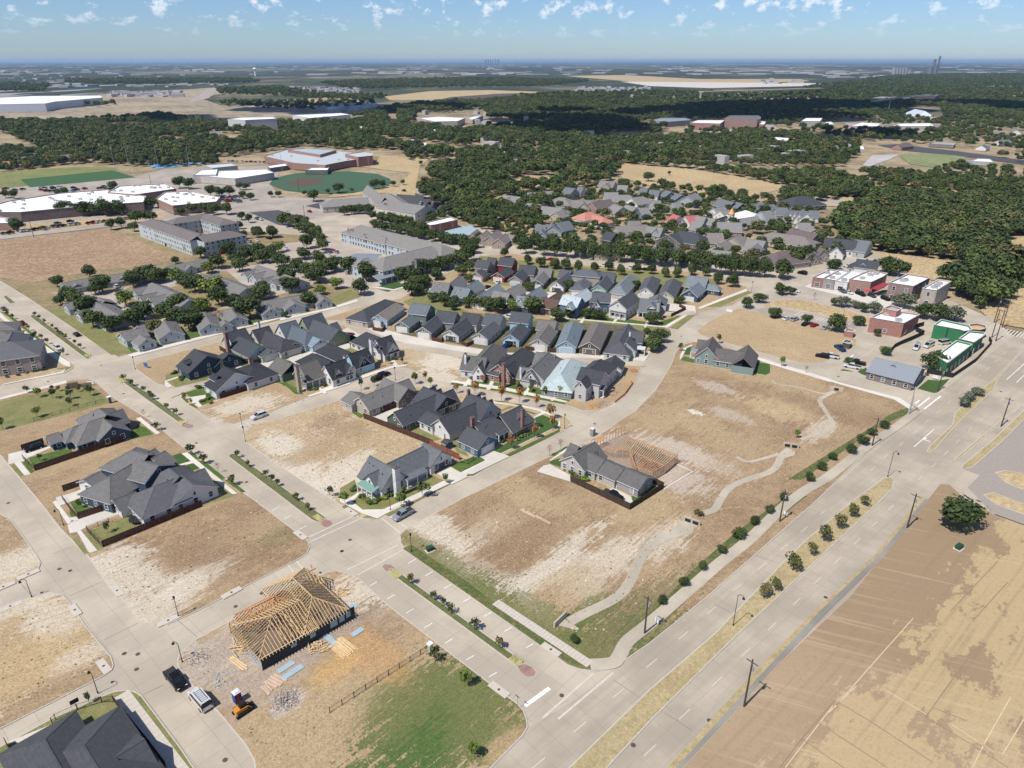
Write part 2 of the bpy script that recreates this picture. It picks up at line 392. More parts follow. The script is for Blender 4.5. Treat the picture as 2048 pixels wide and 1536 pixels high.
# --- the earth, out to the horizon: fields, woods and towns that shrink to a texture with distance
def earth_mat():
    n=NB('far_countryside')
    v=n.map(rot=0.35)
    big=n.noise(0.00035,5,0.55,n.map((0,0,0),0,(1,0.45,1))); med=n.noise(0.0016,5,0.6,n.map((9,0,0),0.2,(1,0.6,1))); sm=n.noise(0.012,5,0.7); fi=n.noise(0.25,4,0.7)
    vo=n.n('ShaderNodeTexVoronoi'); vo.inputs['Scale'].default_value=0.0022; n.t.links.new(n.map((0,0,0),0.3,(1,0.55,1)),vo.inputs['Vector'])
    vc=n.n('ShaderNodeSeparateColor'); n.t.links.new(vo.outputs['Color'],vc.inputs[0])
    wood=n.mr(n.math('ADD',n.math('MULTIPLY',big,0.5),n.math('ADD',n.math('MULTIPLY',med,0.35),n.math('MULTIPLY',sm,0.15))),0.44,0.50)
    field=n.mix(n.mr(vc.outputs[0],0.25,0.6),(0.07,0.075,0.05),(0.21,0.175,0.11))
    field=n.mix(n.mr(vc.outputs[1],0.72,0.78),field,(0.11,0.12,0.06))
    field=n.mix(n.mr(sm,0.42,0.62,0,0.6),field,(0.08,0.085,0.05))
    wd=n.mix(sm,(0.02,0.032,0.016),(0.045,0.056,0.028))
    c=n.mix(wood,field,wd)
    # pale roofs and yards of distant towns
    v2=n.n('ShaderNodeTexVoronoi'); v2.inputs['Scale'].default_value=0.011; n.t.links.new(n.map((5,2,0),0.1,(1,0.35,1)),v2.inputs['Vector'])
    s2=n.n('ShaderNodeSeparateColor'); n.t.links.new(v2.outputs['Color'],s2.inputs[0])
    town=n.mr(n.noise(0.00045,3,0.5,n.map((40,9,0),0,(1,0.5,1))),0.52,0.6)
    c=n.mix(n.math('MULTIPLY',n.math('MULTIPLY',n.mr(s2.outputs[0],0.86,0.9),town),0.8),c,(0.34,0.33,0.31))
    near=n.mix(n.mr(n.noise(0.02,6,0.65),0.42,0.6),(0.36,0.28,0.175),(0.22,0.17,0.10))
    near=n.mix(n.mr(fi,0.45,0.65,0,0.5),near,(0.13,0.12,0.06))
    l=n.n('ShaderNodeVectorMath',operation='LENGTH'); n.t.links.new(n.P(),l.inputs[0])
    c=n.mix(n.mr(n.math('ADD',l.outputs['Value'],n.math('MULTIPLY',sm,500)),1500,2300),near,c)
    return n.out(c,1.0)
def disc(name,rads,z,mat,seg=96):
    v=[(0,0,z)];f=[]
    for r in rads:
        for k in range(seg): v.append((r*math.cos(2*math.pi*k/seg),r*math.sin(2*math.pi*k/seg),z))
    for k in range(seg): f.append((0,1+k,1+(k+1)%seg))
    for j in range(len(rads)-1):
        a=1+j*seg;b=a+seg
        for k in range(seg): f.append((a+k,b+k,b+(k+1)%seg,a+(k+1)%seg))
    me=bpy.data.meshes.new(name); me.from_pydata(v,[],f); me.materials.append(mat); me.update()
    o=bpy.data.objects.new(name,me); link(o); o['kind']='structure'; return o
disc('ground',[300,1000,3000,9000,30000,90000],-0.6,earth_mat())

# --- concrete streets of the development (one slab; the kerbed blocks stand on it)
dev=[(-260,700),(-260,575),(-20,553),(60,585),(240,468),(420,455),(560,450),(700,425),(960,455),(1140,488),(1300,505),(1560,528),(1640,505),(1700,490),(1760,510),(1900,600),(1990,640),(2060,700),(2300,760),(2300,830),(1800,1150),(1420,1700),(1000,1800),(-300,1800),(-400,1200)]
sheet('street_pavement',GP(dev),-0.02,m_road)
blv=[(2300,640),(2048,660),(2010,685),(1910,763),(1841,828),(1800,860),(1636,1000),(1410,1199),(1300,1290),(1228,1337),(1150,1400),(1056,1456),(1040,1480),(950,1570),(900,1700),(1420,1700),(1900,1250),(1930,980),(2300,980)]
sheet('boulevard_road',GP(blv),-0.012,m_blvd)

ZB=0
def block(name,px,mat,z=0.12,kind='structure',curb=0.22,rnd=0):
    poly=[tuple(G(x,y)[:2]) for x,y in px]
    poly=ccw(poly)
    if rnd: poly=smoothpoly(poly,rnd)
    global ZB; ZB+=1; z+=(ZB%3)*0.002
    o=sheet(name,inset(poly,curb),z+0.004,mat,kind)
    # kerb ring
    b=MB(); inn=inset(poly,curb+0.03); n=len(poly)
    for i in range(n):
        a,c=poly[i],poly[(i+1)%n]; d,e=inn[i],inn[(i+1)%n]
        b.face([(a[0],a[1],z),(c[0],c[1],z),(e[0],e[1],z),(d[0],d[1],z)])
        b.face([(a[0],a[1],-0.3),(c[0],c[1],-0.3),(c[0],c[1],z),(a[0],a[1],z)])
    k=b.obj('kerb',m_curb); k['kind']='structure'
    return o
LN=0
def lot(name,px,z,mat,kind='structure'):
    global LN; LN+=1; z+=(LN%5)*.0006
    return sheet(name,GP(px),z,mat,kind)
STK=ANG2
WHITE=(0.53,0.465,0.365)
m_lotD=ground('lot_soil_west',(DRY,BRN,TAN),blobs=[(250,1150,16,9,137,WHITE,.75),(330,1200,16,7,60,WHITE,.7),(420,1090,12,8,48,BRN,.7),(520,1050,14,6,48,DRY,.5),(470,1120,9,5,48,BRN,.6),(555,1075,6,4,48,OLIVE,.35),(210,1130,7,5,48,WHITE,.7),(400,1155,10,3,48,WHITE,.5),(120,930,20,5,48,TAN,.6)],streak=(STK,0.3))
m_lotB=ground('lot_soil_corner',(TAN,DRY,(0.50,0.41,0.27)),blobs=[(110,1240,9,6,137,WHITE,.7),(60,1330,13,9,48,(0.42,0.30,0.15),.6),(170,1310,7,4,48,WHITE,.5),(100,1400,20,5,48,BRN,.55),(40,1215,14,3,48,WHITE,.6)],streak=(R(30),0.3))
m_lotA=ground('lot_soil_edge',(DRY,TAN,WHITE),blobs=[(20,1130,10,7,48,WHITE,.7),(10,1070,8,10,48,BRN,.5)])
m_lotJ=ground('lot_soil_white',(TAN,DRY,WHITE),blobs=[(590,960,14,10,137,WHITE,.95),(560,890,10,6,137,WHITE,.9),(700,865,12,7,137,BRN,.55),(640,900,13,5,48,DRY,.7),(680,960,14,7,48,WHITE,.9),(740,900,13,8,137,TAN,.75),(610,1000,10,6,137,WHITE,.9),(660,840,9,4,48,BRN,.5),(780,960,7,5,137,TAN,.6),(700,925,9,4,48,WHITE,.8)],streak=(STK,0.15))
m_lotI=ground('lot_soil_north',(DRY,TAN,BRN),blobs=[(490,810,13,8,30,WHITE,.75),(430,850,8,4,137,WHITE,.6),(870,720,17,9,137,WHITE,.95),(830,710,8,6,137,TAN,.8),(880,755,13,5,137,WHITE,.8)])
KB=[(870,1060,17,6,137,WHITE,.85),(960,1075,13,5,48,WHITE,.7),(1050,1060,17,8,48,BRN,.5),(980,1170,17,6,137,WHITE,.75),(1080,1150,30,3.4,50,WHITE,.8),(1000,1110,14,7,48,BRN,.55),(1170,1170,8,5,48,WHITE,.6),(1150,1130,9,4,48,WHITE,.6),(1220,1120,12,5,50,WHITE,.7),(1140,1180,12,7,48,TAN,.6),(1010,1030,16,7,48,DRY,.6),(1060,990,16,6,137,TAN,.7),(1330,1080,12,5,50,WHITE,.65),(1290,1010,12,9,48,TAN,.6),
 (1110,1260,24,6,137,OLIVE,.75),(1200,1290,17,9,48,OLIVE,.8),(1180,1230,9,4,50,GREEN,.5),(1290,1230,6,22,-42,(0.15,0.13,0.06),.7),(1300,1260,10,6,50,GREEN,.5),(900,1130,26,3.6,137,OLIVE,.7),(1010,1215,22,3.4,137,OLIVE,.75),
 (1470,740,8,4,137,(0.44,0.38,0.31),.0),(1400,850,10,6,137,TAN,.6),(1410,960,16,10,50,BRN,.35),(1560,760,26,10,137,TAN,.6),(1600,850,16,8,50,BRN,.4),(1450,880,15,8,137,TAN,.5),(1330,830,14,10,50,TAN,.6),(1560,820,14,8,137,(0.47,0.36,0.2),.6),(1700,830,22,9,137,BRN,.45),(1640,860,12,4,50,WHITE,.6),(1390,825,4,1.6,137,(0.62,0.58,0.5),.8),(1240,900,16,10,137,(0.46,0.39,0.31),.9),(1330,950,9,16,50,(0.46,0.39,0.31),.75),(1380,910,20,6,137,(0.46,0.39,0.31),.8),(1430,775,10,4,137,(0.42,0.36,0.29),.7),(1460,830,9,4,137,(0.43,0.37,0.3),.6),(1490,925,14,10,50,DRY,.5)]
m_lotK=ground('lot_soil_main',(DRY,BRN,TAN),blobs=KB,streak=(STK,0.28))
QB=[(890,1430,20,13,48,GREEN,.85),(850,1480,9,7,48,(0.05,0.11,0.022),.7),(800,1400,11,8,48,OLIVE,.8),(960,1380,11,8,137,OLIVE,.8),(980,1460,9,10,48,OLIVE,.7),(730,1300,13,6,137,(0.42,0.24,0.10),.6),(670,1340,6,4,48,(0.48,0.30,0.12),.7),(720,1200,12,5,137,WHITE,.8),(430,1320,10,9,48,GRY,.8),(470,1290,7,4,48,(0.33,0.27,0.22),.7),(650,1280,16,3.5,48,(0.30,0.25,0.21),.75),(575,1405,4.2,3.0,48,(0.45,0.42,0.4),.8),(1020,1500,5,4,48,(0.4,0.28,0.16),.7),(620,1450,16,7,48,TAN,.6),(520,1360,11,7,48,(0.36,0.29,0.23),.7),(760,1240,8,4,137,BRN,.6)]
m_lotQ=ground('lot_soil_south',(DRY,TAN,BRN),blobs=QB,streak=(STK,0.2))
m_lotL=ground('lot_soil_dry_meadow',((0.37,0.27,0.155),(0.42,0.315,0.18),BRN),streak=(R(160),0.35))
m_brownfield=ground('brown_field',((0.27,0.18,0.11),(0.32,0.22,0.135),(0.37,0.275,0.175)),sc1=0.03,fine=0.6)
m_gold=ground('golden_meadow',((0.42,0.32,0.175),(0.36,0.26,0.14),(0.46,0.37,0.22)),sc1=0.02,fine=0.6)
m_blvdgrass=ground('boulevard_grass',((0.40,0.32,0.175),(0.33,0.26,0.135),(0.24,0.21,0.09)),fine=4,sc1=0.2)
m_verge=ground('verge_grass',((0.075,0.10,0.03),(0.12,0.125,0.045),(0.20,0.17,0.075)),fine=4,sc1=0.2)

# --- sports field: two dry grasses with hard patch edges
def sport_mat():
    n=NB('playing_field_turf')
    w=n.noise(0.13,9,0.72,n.rmap(-ANGB,(0.7,1.25,1))); w0=n.noise(0.021,3,0.5); fi=n.noise(4,4,0.7)
    q=G(1560,1250); d=n.n('ShaderNodeVectorMath',operation='SUBTRACT'); n.t.links.new(n.P(),d.inputs[0]); d.inputs[1].default_value=(q.x,q.y,0)
    v=n.map(rot=-ANGB,vec=d.outputs[0]); s=n.n('ShaderNodeSeparateXYZ'); n.t.links.new(v,s.inputs[0])
    across=n.math('ABSOLUTE',s.outputs[1]) # distance from the bare strip beside the road
    bias=n.mr(across,3,26,0.20,-0.02)
    f=n.mr(n.math('ADD',n.math('ADD',n.math('MULTIPLY',w,0.7),n.math('MULTIPLY',w0,0.3)),bias),0.505,0.527)
    a=n.mix(fi,(0.43,0.325,0.175),(0.36,0.265,0.14)); b=n.mix(fi,(0.29,0.21,0.125),(0.245,0.172,0.10))
    c=n.mix(f,a,b); c=n.mix(n.mr(n.noise(0.012,3),0.45,0.62,0,0.45),c,(0.45,0.33,0.22))
    c=n.mix(n.mr(n.noise(1.3,5,0.75),0.48,0.7,0,0.4),c,(0.20,0.15,0.09)); c=n.mix(n.mr(n.noise(1.0,4,.6,n.rmap(-ANGB,(.02,.9,1))),0.5,0.68,0,0.35),c,(0.22,0.155,0.10)); c=n.mix(n.mr(n.noise(1.0,4,.6,n.rmap(-ANGB+1.1,(.03,.7,1))),0.52,0.7,0,0.3),c,(0.50,0.40,0.26))
    n.bump(fi,0.3,0.05); return n.out(c,1.0)
m_sport=sport_mat()

block('lot_west_edge',[(-200,955),(0,1028),(21,1038),(52,1080),(77,1115),(82,1126),(77,1140),(63,1150),(7,1178),(-60,1203),(-260,1150)],m_lotA)
block('lot_southwest',[(-260,1300),(-100,1255),(0,1219),(17,1211),(70,1192),(101,1185),(126,1190),(143,1209),(174,1255),(223,1314),(228,1331),(224,1341),(209,1352),(100,1408),(0,1459),(-150,1530),(-300,1500)],m_lotB)
block('lot_dark_roof_house',[(-300,1680),(-20,1500),(0,1494),(104,1437),(216,1388),(230,1383),(255,1380),(271,1384),(285,1393),(360,1493),(387,1533),(430,1600),(440,1750),(-150,1750)],m_tanlawn)
block('block_west',[(-200,860),(0,799),(144,760),(177,758),(192,764),(222,792),(300,840),(374,900),(488,986),(509,1000),(590,1062),(611,1076),(619,1087),(620,1096),(614,1108),(593,1121),(384,1228),(335,1250),(307,1252),(283,1244),(268,1230),(244,1199),(223,1181),(174,1112),(120,1058),(78,1004),(0,911),(-60,860)],m_lotD)
block('block_northwest',[(-260,560),(-60,580),(0,622),(72,672),(140,723),(148,729),(147,736),(131,746),(8,769),(-260,835)],m_lotA)
block('block_cottages',[(-60,548),(0,562),(60,599),(97,624),(223,709),(236,714),(264,707),(440,670),(600,631),(662,615),(712,597),(722,590),(700,570),(640,548),(600,470),(420,458),(240,468),(100,520)],ground('court_grass',((0.29,0.215,0.12),(0.20,0.165,0.08),(0.11,0.12,0.045)),sc1=.1),z=0.10)
block('block_north',[(279,726),(297,720),(440,684),(666,632),(713,617),(762,604),(800,598),(830,580),(884,550),(942,528),(951,517),(970,512),(1027,508),(1140,528),(1290,540),(1400,544),(1446,558),(1493,574),(1501,583),(1492,595),(1463,611),(1400,624),(1334,661),(1322,676),(1308,700),(1285,728),(1280,744),(1270,768),(1246,792),(1216,812),(1192,822),(1165,822),(1132,811),(1000,788),(904,768),(870,762),(845,753),(830,743),(813,737),(790,735),(760,744),(700,765),(649,783),(617,793),(538,825),(490,839),(465,848),(435,847),(417,839),(377,810),(362,797),(361,791),(366,787),(344,775),(312,768),(271,738),(270,731)],m_lotI)
block('block_middle',[(491,861),(509,849),(560,837),(665,805),(742,780),(780,772),(833,773),(919,785),(988,800),(1039,807),(1099,822),(1135,836),(1142,843),(1141,851),(1129,862),(1009,912),(979,926),(928,950),(776,1025),(758,1036),(740,1041),(722,1039),(713,1033),(680,1010),(554,930),(491,885),(486,872)],m_lotJ)
block('block_main',[(799,1070),(801,1087),(809,1099),(1088,1297),(1134,1331),(1160,1340),(1193,1344),(1228,1337),(1300,1288),(1410,1199),(1636,1000),(1749,889),(1826,838),(1840,828),(1841,820),(1832,813),(1799,796),(1680,763),(1551,729),(1509,715),(1440,690),(1386,684),(1362,691),(1350,706),(1342,729),(1324,759),(1311,780),(1270,822),(1237,843),(1186,879),(1090,917),(921,999),(823,1052),(809,1060)],m_lotK)
block('block_meadow',[(1392,663),(1415,645),(1449,626),(1479,617),(1510,623),(1560,636),(1620,650),(1690,668),(1715,680),(1712,692),(1690,700),(1650,722),(1638,727),(1620,727),(1599,726),(1500,700),(1434,681),(1404,672)],m_lotL)
block('parking_island',[(1524,612),(1560,597),(1620,603),(1700,622),(1752,640),(1740,655),(1690,640),(1620,624),(1560,614)],m_gold)
block('block_south',[(354,1325),(356,1314),(366,1300),(391,1279),(593,1172),(640,1150),(655,1144),(672,1141),(694,1147),(719,1157),(774,1209),(984,1370),(1036,1408),(1048,1422),(1054,1440),(1056,1454),(1047,1471),(960,1560),(860,1680),(520,1680),(508,1523),(489,1489),(436,1426),(377,1366),(356,1338)],m_lotQ)
block('block_offices',[(1678,742),(1676,734),(1700,728),(1745,700),(1800,690),(1900,690),(2000,660),(2010,685),(1910,763),(1880,788),(1868,792),(1817,784),(1740,760)],m_road)
# medians of the avenue and of the boulevards
MED=[[(455,913),(463,907),(472,908),(652,1035),(650,1041),(634,1045),(622,1040)],[(776,1145),(780,1138),(790,1138),(1045,1322),(1044,1329),(1034,1334)],[(234,757),(240,753),(249,754),(374,843),(372,850),(364,851)],[(60,634),(64,629),(70,630),(180,711),(180,716),(172,718)],[(6,594),(13,591),(29,603),(28,607),(19,607)]]
for i,m in enumerate(MED): block('median',m,m_median)
block('boulevard_median',[(1050,1640),(1137,1536),(1300,1378),(1428,1268),(1556,1135),(1607,1084),(1700,1005),(1766,957),(1780,954),(1789,960),(1786,975),(1764,1000),(1607,1146),(1534,1215),(1475,1270),(1300,1444),(1215,1536),(1120,1640)],m_blvdgrass)
block('boulevard_median',[(1853,903),(1859,892),(1904,850),(1910,826),(1950,790),(1991,755),(2042,702),(2046,703),(1997,757),(1987,779),(1979,787),(1910,853),(1871,898),(1860,905)],m_blvdgrass)
block('boulevard_median',[(1906,924),(1910,916),(1975,862),(2040,812),(2046,812),(1975,870),(1925,914)],m_blvdgrass)
block('boulevard_median',[(1921,938),(1925,930),(1985,880),(2060,808),(2075,812),(2000,888),(1945,935),(1928,940)],m_blvdgrass)
block('sports_field',[(1330,1575),(1366,1536),(1556,1329),(1702,1190),(1855,1000),(1880,968),(1900,970),(1932,1000),(1987,1029),(2048,1051),(2200,1090),(2500,1400),(2500,1750),(1200,1750)],m_sport,z=0.06,curb=0.05)
lot('frontage_walk',[(1330,1560),(1352,1536),(1500,1373),(1640,1222),(1760,1108),(1850,998),(1858,1000),(1766,1116),(1656,1224),(1510,1378),(1366,1536),(1340,1570)],0.072,concrete('frontage_concrete',(0.27,0.245,0.205),2.5,ANGB,0.3,0.4))
lot('frontage_verge',[(1300,1575),(1334,1536),(1480,1375),(1630,1222),(1752,1108),(1845,992),(1850,998),(1760,1108),(1640,1222),(1500,1373),(1352,1536),(1325,1570)],0.03,m_blvdgrass)
lot('parking_lot',[(1935,975),(1960,950),(1925,938),(2000,888),(2075,812),(2400,830),(2400,1140),(2048,1049),(1987,1027)],0.0,flat((0.29,0.25,0.21),0.9,0,0.2,'worn_asphalt'))
block('parking_island',[(1990,945),(2010,941),(2060,950),(2100,975),(2060,985),(2010,965)],m_gold)
block('parking_island',[(1966,990),(1985,985),(2048,1008),(2090,1025),(2050,1030),(1990,1008)],m_gold)

# --- lawns, beds, walks, drives of the single houses
fa,fb,fc,fd,fe,ff,fg,fi_,fj,fk=Fr(20,780,6.827),Fr(140,880,6.4),Fr(330,680,8.533),Fr(680,860,6.4),Fr(680,740,6.4),Fr(880,780,8.533),Fr(1100,850,6.827),Fr(0,1370,5.689),Fr(1360,660,11.378),Fr(0,620,10.24)
fl,fm,fn,fo,fp,fq,fr_,fs,ft,fu,fv,fw,fx=Fr(1600,500,6.4),Fr(1680,600,5.565),Fr(100,480,6.827),Fr(380,460,6.827),Fr(680,430,7.314),Fr(840,480,6.827),Fr(1100,480,6.827),Fr(640,560,6.827),Fr(900,640,5.12),Fr(400,600,6.827),Fr(1100,350,6.827),Fr(1380,350,6.827),Fr(850,340,6.827)
f1,f2,f3,f4,f5,f6,f7,f8=Fr(0,1000,2.866),Fr(600,1000,2.866),Fr(1300,1000,2.738),Fr(0,600,3.338),Fr(560,600,3.338),Fr(1060,600,3.338),Fr(1500,500,3.339),Fr(0,360,3.413)
f9,f10=Fr(560,360,3.413),Fr(1100,330,3.413)
def Z(fr,*pts): return [fr(*p) for p in pts]
LZ=0.132; WZ=0.14; DZ=0.148
lawns=[('l',Z(fa,(250,930),(830,790),(860,860),(330,1060))),('l',Z(fa,(150,970),(185,935),(340,1120),(285,1145))),('t',Z(fa,(10,1040),(60,1010),(200,1150),(150,1195))),('l',Z(fa,(1570,700),(1960,610),(1860,520),(1740,480),(1600,640))),
('l',Z(fb,(0,800),(330,690),(450,805),(100,960))),('l',Z(fb,(0,880),(110,1020),(560,880),(90,1085),(0,960))),('t',Z(fb,(250,1170),(830,940),(1000,1040),(420,1310))),('t',Z(fb,(30,1275),(90,1235),(240,1450),(190,1470))),('t',Z(fb,(175,1190),(230,1170),(430,1380),(360,1425))),
('b',Z(fb,(1300,210),(1420,170),(1540,270),(1350,330))),('b',Z(fb,(1440,350),(1570,300),(1660,360),(1530,420))),('l',Z(fb,(1480,170),(1560,150),(1650,240),(1600,270))),('l',Z(fb,(1640,280),(1700,260),(1990,490),(1950,520))),('l',Z(fb,(1980,520),(2040,500),(2240,660),(2200,680))),('t',Z(fb,(1700,840),(2048,740),(2140,700),(1830,555),(1780,560),(1960,720))),
('t',Z(f4,(0,680),(600,560),(740,690),(0,880))),
('t',Z(fc,(0,600),(260,520),(300,600),(20,710))),('t',Z(fc,(40,715),(270,640),(760,580),(740,680),(190,815))),('l',Z(fc,(330,910),(700,790),(740,930),(500,1020))),('l',Z(fc,(545,1060),(740,980),(960,980),(640,1120))),('l',Z(fc,(275,985),(310,960),(410,1060),(380,1085))),('l',Z(fc,(400,1110),(470,1090),(570,1160),(540,1170))),
('l',Z(fc,(1570,720),(2048,640),(2048,800),(1960,740))),('l',Z(fu,(1090,1110),(1190,1080),(1420,1290),(1300,1290))),
('b',Z(fe,(510,660),(640,670),(790,740),(740,750))),('t',Z(fe,(830,780),(990,730),(1300,890),(1180,925))),('t',Z(fe,(1410,900),(1530,850),(1640,1110),(1500,1060))),('l',Z(fe,(0,450),(100,480),(330,590),(260,620))),
('l',Z(ff,(160,1290),(560,1150),(700,1150),(780,1210),(340,1420))),('l',Z(ff,(410,1470),(840,1240),(865,1260),(850,1290),(560,1460))),('b',Z(ff,(920,1045),(1180,880),(1400,790),(1640,620),(1620,480),(1750,430),(2000,530),(2030,590),(2010,630),(1010,1100))),('l',Z(ff,(1080,1130),(1700,830),(2048,670),(2048,720),(1200,1130))),('t',Z(ff,(1060,340),(1180,280),(1280,290),(1080,360))),('l',Z(ff,(1440,350),(1660,410),(1600,420),(1450,370))),('l',Z(ff,(1240,235),(1400,250),(1780,355),(1740,375),(1400,290))),('l',Z(ff,(930,190),(1160,200),(1190,215),(960,215))),
('t',Z(fd,(0,750),(190,640),(250,830),(60,870),(0,830))),('t',Z(fd,(150,915),(280,840),(420,920),(820,740),(1130,560),(1330,650),(560,1015),(290,1025))),('t',Z(fd,(20,985),(80,960),(260,1080),(200,1105))),('t',Z(fd,(290,1130),(380,1080),(460,1080),(510,1120),(470,1140))),('t',Z(fd,(570,1080),(1370,690),(1420,690),(620,1105))),
('b',Z(fg,(0,500),(130,460),(180,590),(0,530))),('l',Z(fg,(0,420),(220,300),(250,290),(60,430))),('b',Z(fg,(1110,980),(1370,815),(1480,850),(1130,1055))),
('b',Z(fj,(80,570),(150,400),(260,400),(230,570))),('l',Z(fj,(0,690),(100,600),(350,680),(340,760))),('b',Z(fj,(1700,720),(2048,790),(2048,980),(1960,1030),(1660,980))),
('t',Z(fk,(1150,1200),(1500,1160),(1340,1250))),('l',Z(fk,(0,30),(150,60),(1430,1080),(1390,1100),(200,170))),
('l',Z(fr_,(1610,1000),(1640,920),(1880,940),(1660,1050))),('l',Z(fr_,(1420,1140),(1700,1060),(1900,960),(1580,1170))),('t',Z(fr_,(1640,1200),(1960,980),(2010,1000),(1740,1220))),('t',Z(fr_,(1280,1190),(1330,1170),(1620,1220),(1600,1230))),
('b',Z(fr_,(1320,1330),(1450,1370),(1250,1536),(1200,1500))),('b',Z(ft,(1780,380),(1990,230),(2048,230),(1960,430),(1800,430))),('l',Z(fr_,(1420,1140),(1060,1080),(1000,1060),(560,1020),(0,1000),(0,1040),(1560,1180))),('t',Z(fr_,(0,1065),(700,1095),(1500,1180),(1280,1200),(0,1100))),
('l',Z(ft,(200,600),(380,560),(560,620),(1000,720),(1260,760),(1220,840),(700,740),(240,640))),('l',Z(ft,(20,640),(560,720),(1200,830),(1180,870),(540,740),(0,660))),
('b',Z(fm,(190,800),(290,755),(330,830),(560,900),(500,915),(240,830))),('b',Z(fm,(860,990),(980,890),(1100,900),(1220,880),(1080,1035),(1040,1040))),('l',Z(fm,(0,790),(30,770),(160,800),(110,800))),
('b',Z(fp,(540,1050),(830,960),(940,1040),(780,1085))),('l',Z(fp,(560,1090),(760,1100),(700,1125))),('t',Z(f9,(310,830),(470,750),(560,790),(540,800),(350,860))),('t',Z(f8,(330,890),(420,870),(780,1050),(900,1180),(760,1195))),('l',Z(f8,(800,1110),(1700,960),(2048,880),(2048,910),(900,1180))),
('t',Z(f10,(1060,970),(1340,860),(1380,870),(1160,970))),('t',Z(f7,(870,640),(960,650),(880,700),(860,660))),
('l',Z(f3,(0,630),(0,690),(210,510),(500,260),(860,-20),(780,-40),(480,170),(240,380))),('l',Z(f7,(350,1536),(860,1180),(1050,1100),(1060,1050),(930,1100),(820,1180),(560,1340),(250,1536))),
('l',Z(f2,(590,280),(640,260),(900,430),(1400,800),(1740,940),(1720,980),(1540,935),(1400,850))),
]
LM={'l':m_lawn,'t':m_tanlawn,'b':m_lawn2}
for i,(k,p) in enumerate(lawns): lot('lawn',p,LZ+random.uniform(-.003,.003),m_verge if i>=len(lawns)-3 else LM[k])
walks=[Z(fa,(1720,395),(1780,375),(2048,590),(2000,612)),Z(fb,(1430,180),(1500,160),(2140,690),(2080,700)),Z(fb,(1390,320),(1570,270),(1590,300),(1400,335)),Z(fb,(1800,555),(1930,530),(1920,550),(1840,565)),Z(fa,(60,1005),(140,980),(285,1155),(200,1172)),Z(fb,(0,1020),(90,1100),(350,1420),(250,1450)),Z(fb,(-180,780),(0,1010),(90,1090),(0,1120),(-220,800)),
Z(fc,(0,700),(260,615),(270,635),(30,715),(120,790),(60,820),(0,780)),Z(fc,(360,990),(740,935),(750,960),(560,1050),(640,1130),(580,1155),(440,1060)),Z(fc,(350,1100),(480,1070),(490,1085),(380,1110)),
Z(fs,(0,1500),(960,1180),(1180,1155),(1175,1175),(960,1210),(60,1536)),Z(fs,(960,1090),(1010,1080),(1080,1190),(1020,1200)),Z(fu,(1470,1310),(2048,1110),(2048,1150),(1500,1325)),Z(fu,(1600,1210),(1640,1200),(1740,1270),(1700,1290)),
Z(ft,(20,620),(560,690),(1060,800),(1200,835),(1190,850),(540,720),(10,640)),Z(ft,(130,680),(190,600),(240,600),(170,680)),Z(ft,(370,715),(420,620),(460,620),(410,718)),Z(ft,(745,770),(800,690),(825,690),(780,775)),Z(ft,(1030,830),(1090,740),(1115,745),(1060,830)),
Z(ff,(1400,260),(1700,330),(2048,480),(2048,500),(1700,370),(1380,290)),Z(ff,(920,200),(1300,265),(1400,290),(900,225)),Z(ff,(1600,470),(1740,380),(1860,375),(1600,490)),Z(ff,(2048,500),(2048,610),(340,1430),(300,1440),(1010,1100),(2010,620)),Z(fe,(0,500),(0,1),(1,1)) if False else Z(ff,(300,1440),(340,1420),(380,1450),(140,1536),(60,1536)),
Z(fd,(0,840),(90,900),(250,790),(290,800),(150,915),(290,1025),(560,1020),(1330,655),(1400,690),(590,1075),(480,1140),(280,1070),(0,920)),Z(fd,(1530,555),(2048,300),(2048,330),(1590,600)),
Z(fj,(0,600),(80,420),(250,340),(300,350),(150,420),(80,560),(0,700)),Z(fj,(1700,630),(2048,760),(2048,780),(1700,650)),Z(f6,(1510,380),(1800,470),(2003,535),(2003,550),(1700,460),(1510,400)),Z(f7,(35,715),(400,820),(600,885),(1000,990),(1110,1060),(1080,1075),(960,1000),(600,900),(380,835),(40,728)),
Z(fr_,(0,1045),(1560,1180),(1960,955),(1975,970),(1600,1200),(0,1060)),Z(fr_,(200,1070),(240,1020),(270,1030),(240,1075)),Z(fr_,(400,1130),(460,1050),(490,1060),(440,1140)),Z(fr_,(840,1140),(910,1050),(950,1060),(880,1140)),Z(fr_,(1280,1190),(1350,1065),(1390,1065),(1310,1200)),Z(ft,(1960,430),(2048,290),(2048,330),(1990,430)),
Z(fg,(0,480),(250,310),(290,320),(0,500)),Z(f10,(1010,975),(1340,845),(1350,860),(1020,985)),
Z(fp,(430,1060),(560,1050),(780,1090),(900,1060),(1300,920),(1700,740),(1900,660),(1910,680),(1320,935),(800,1110),(560,1075)),
Z(fk,(0,60),(160,200),(1430,1080),(1440,1160),(1400,1165),(1300,1130),(0,160)),Z(fk,(0,1536),(1260,1270),(1340,1200),(1300,1290),(80,1536)),Z(f4,(0,655),(440,540),(450,555),(0,668)),Z(f8,(870,1195),(2048,900),(2048,912),(900,1210)),
Z(f9,(0,948),(350,870),(520,815),(540,830),(350,885),(0,962)),Z(f2,(0,0),(1,0),(0,1)),
]
for p in walks:
    if abs(area(GP(p)))>2: lot('sidewalk',p,WZ+random.uniform(-.002,.002),m_walk)
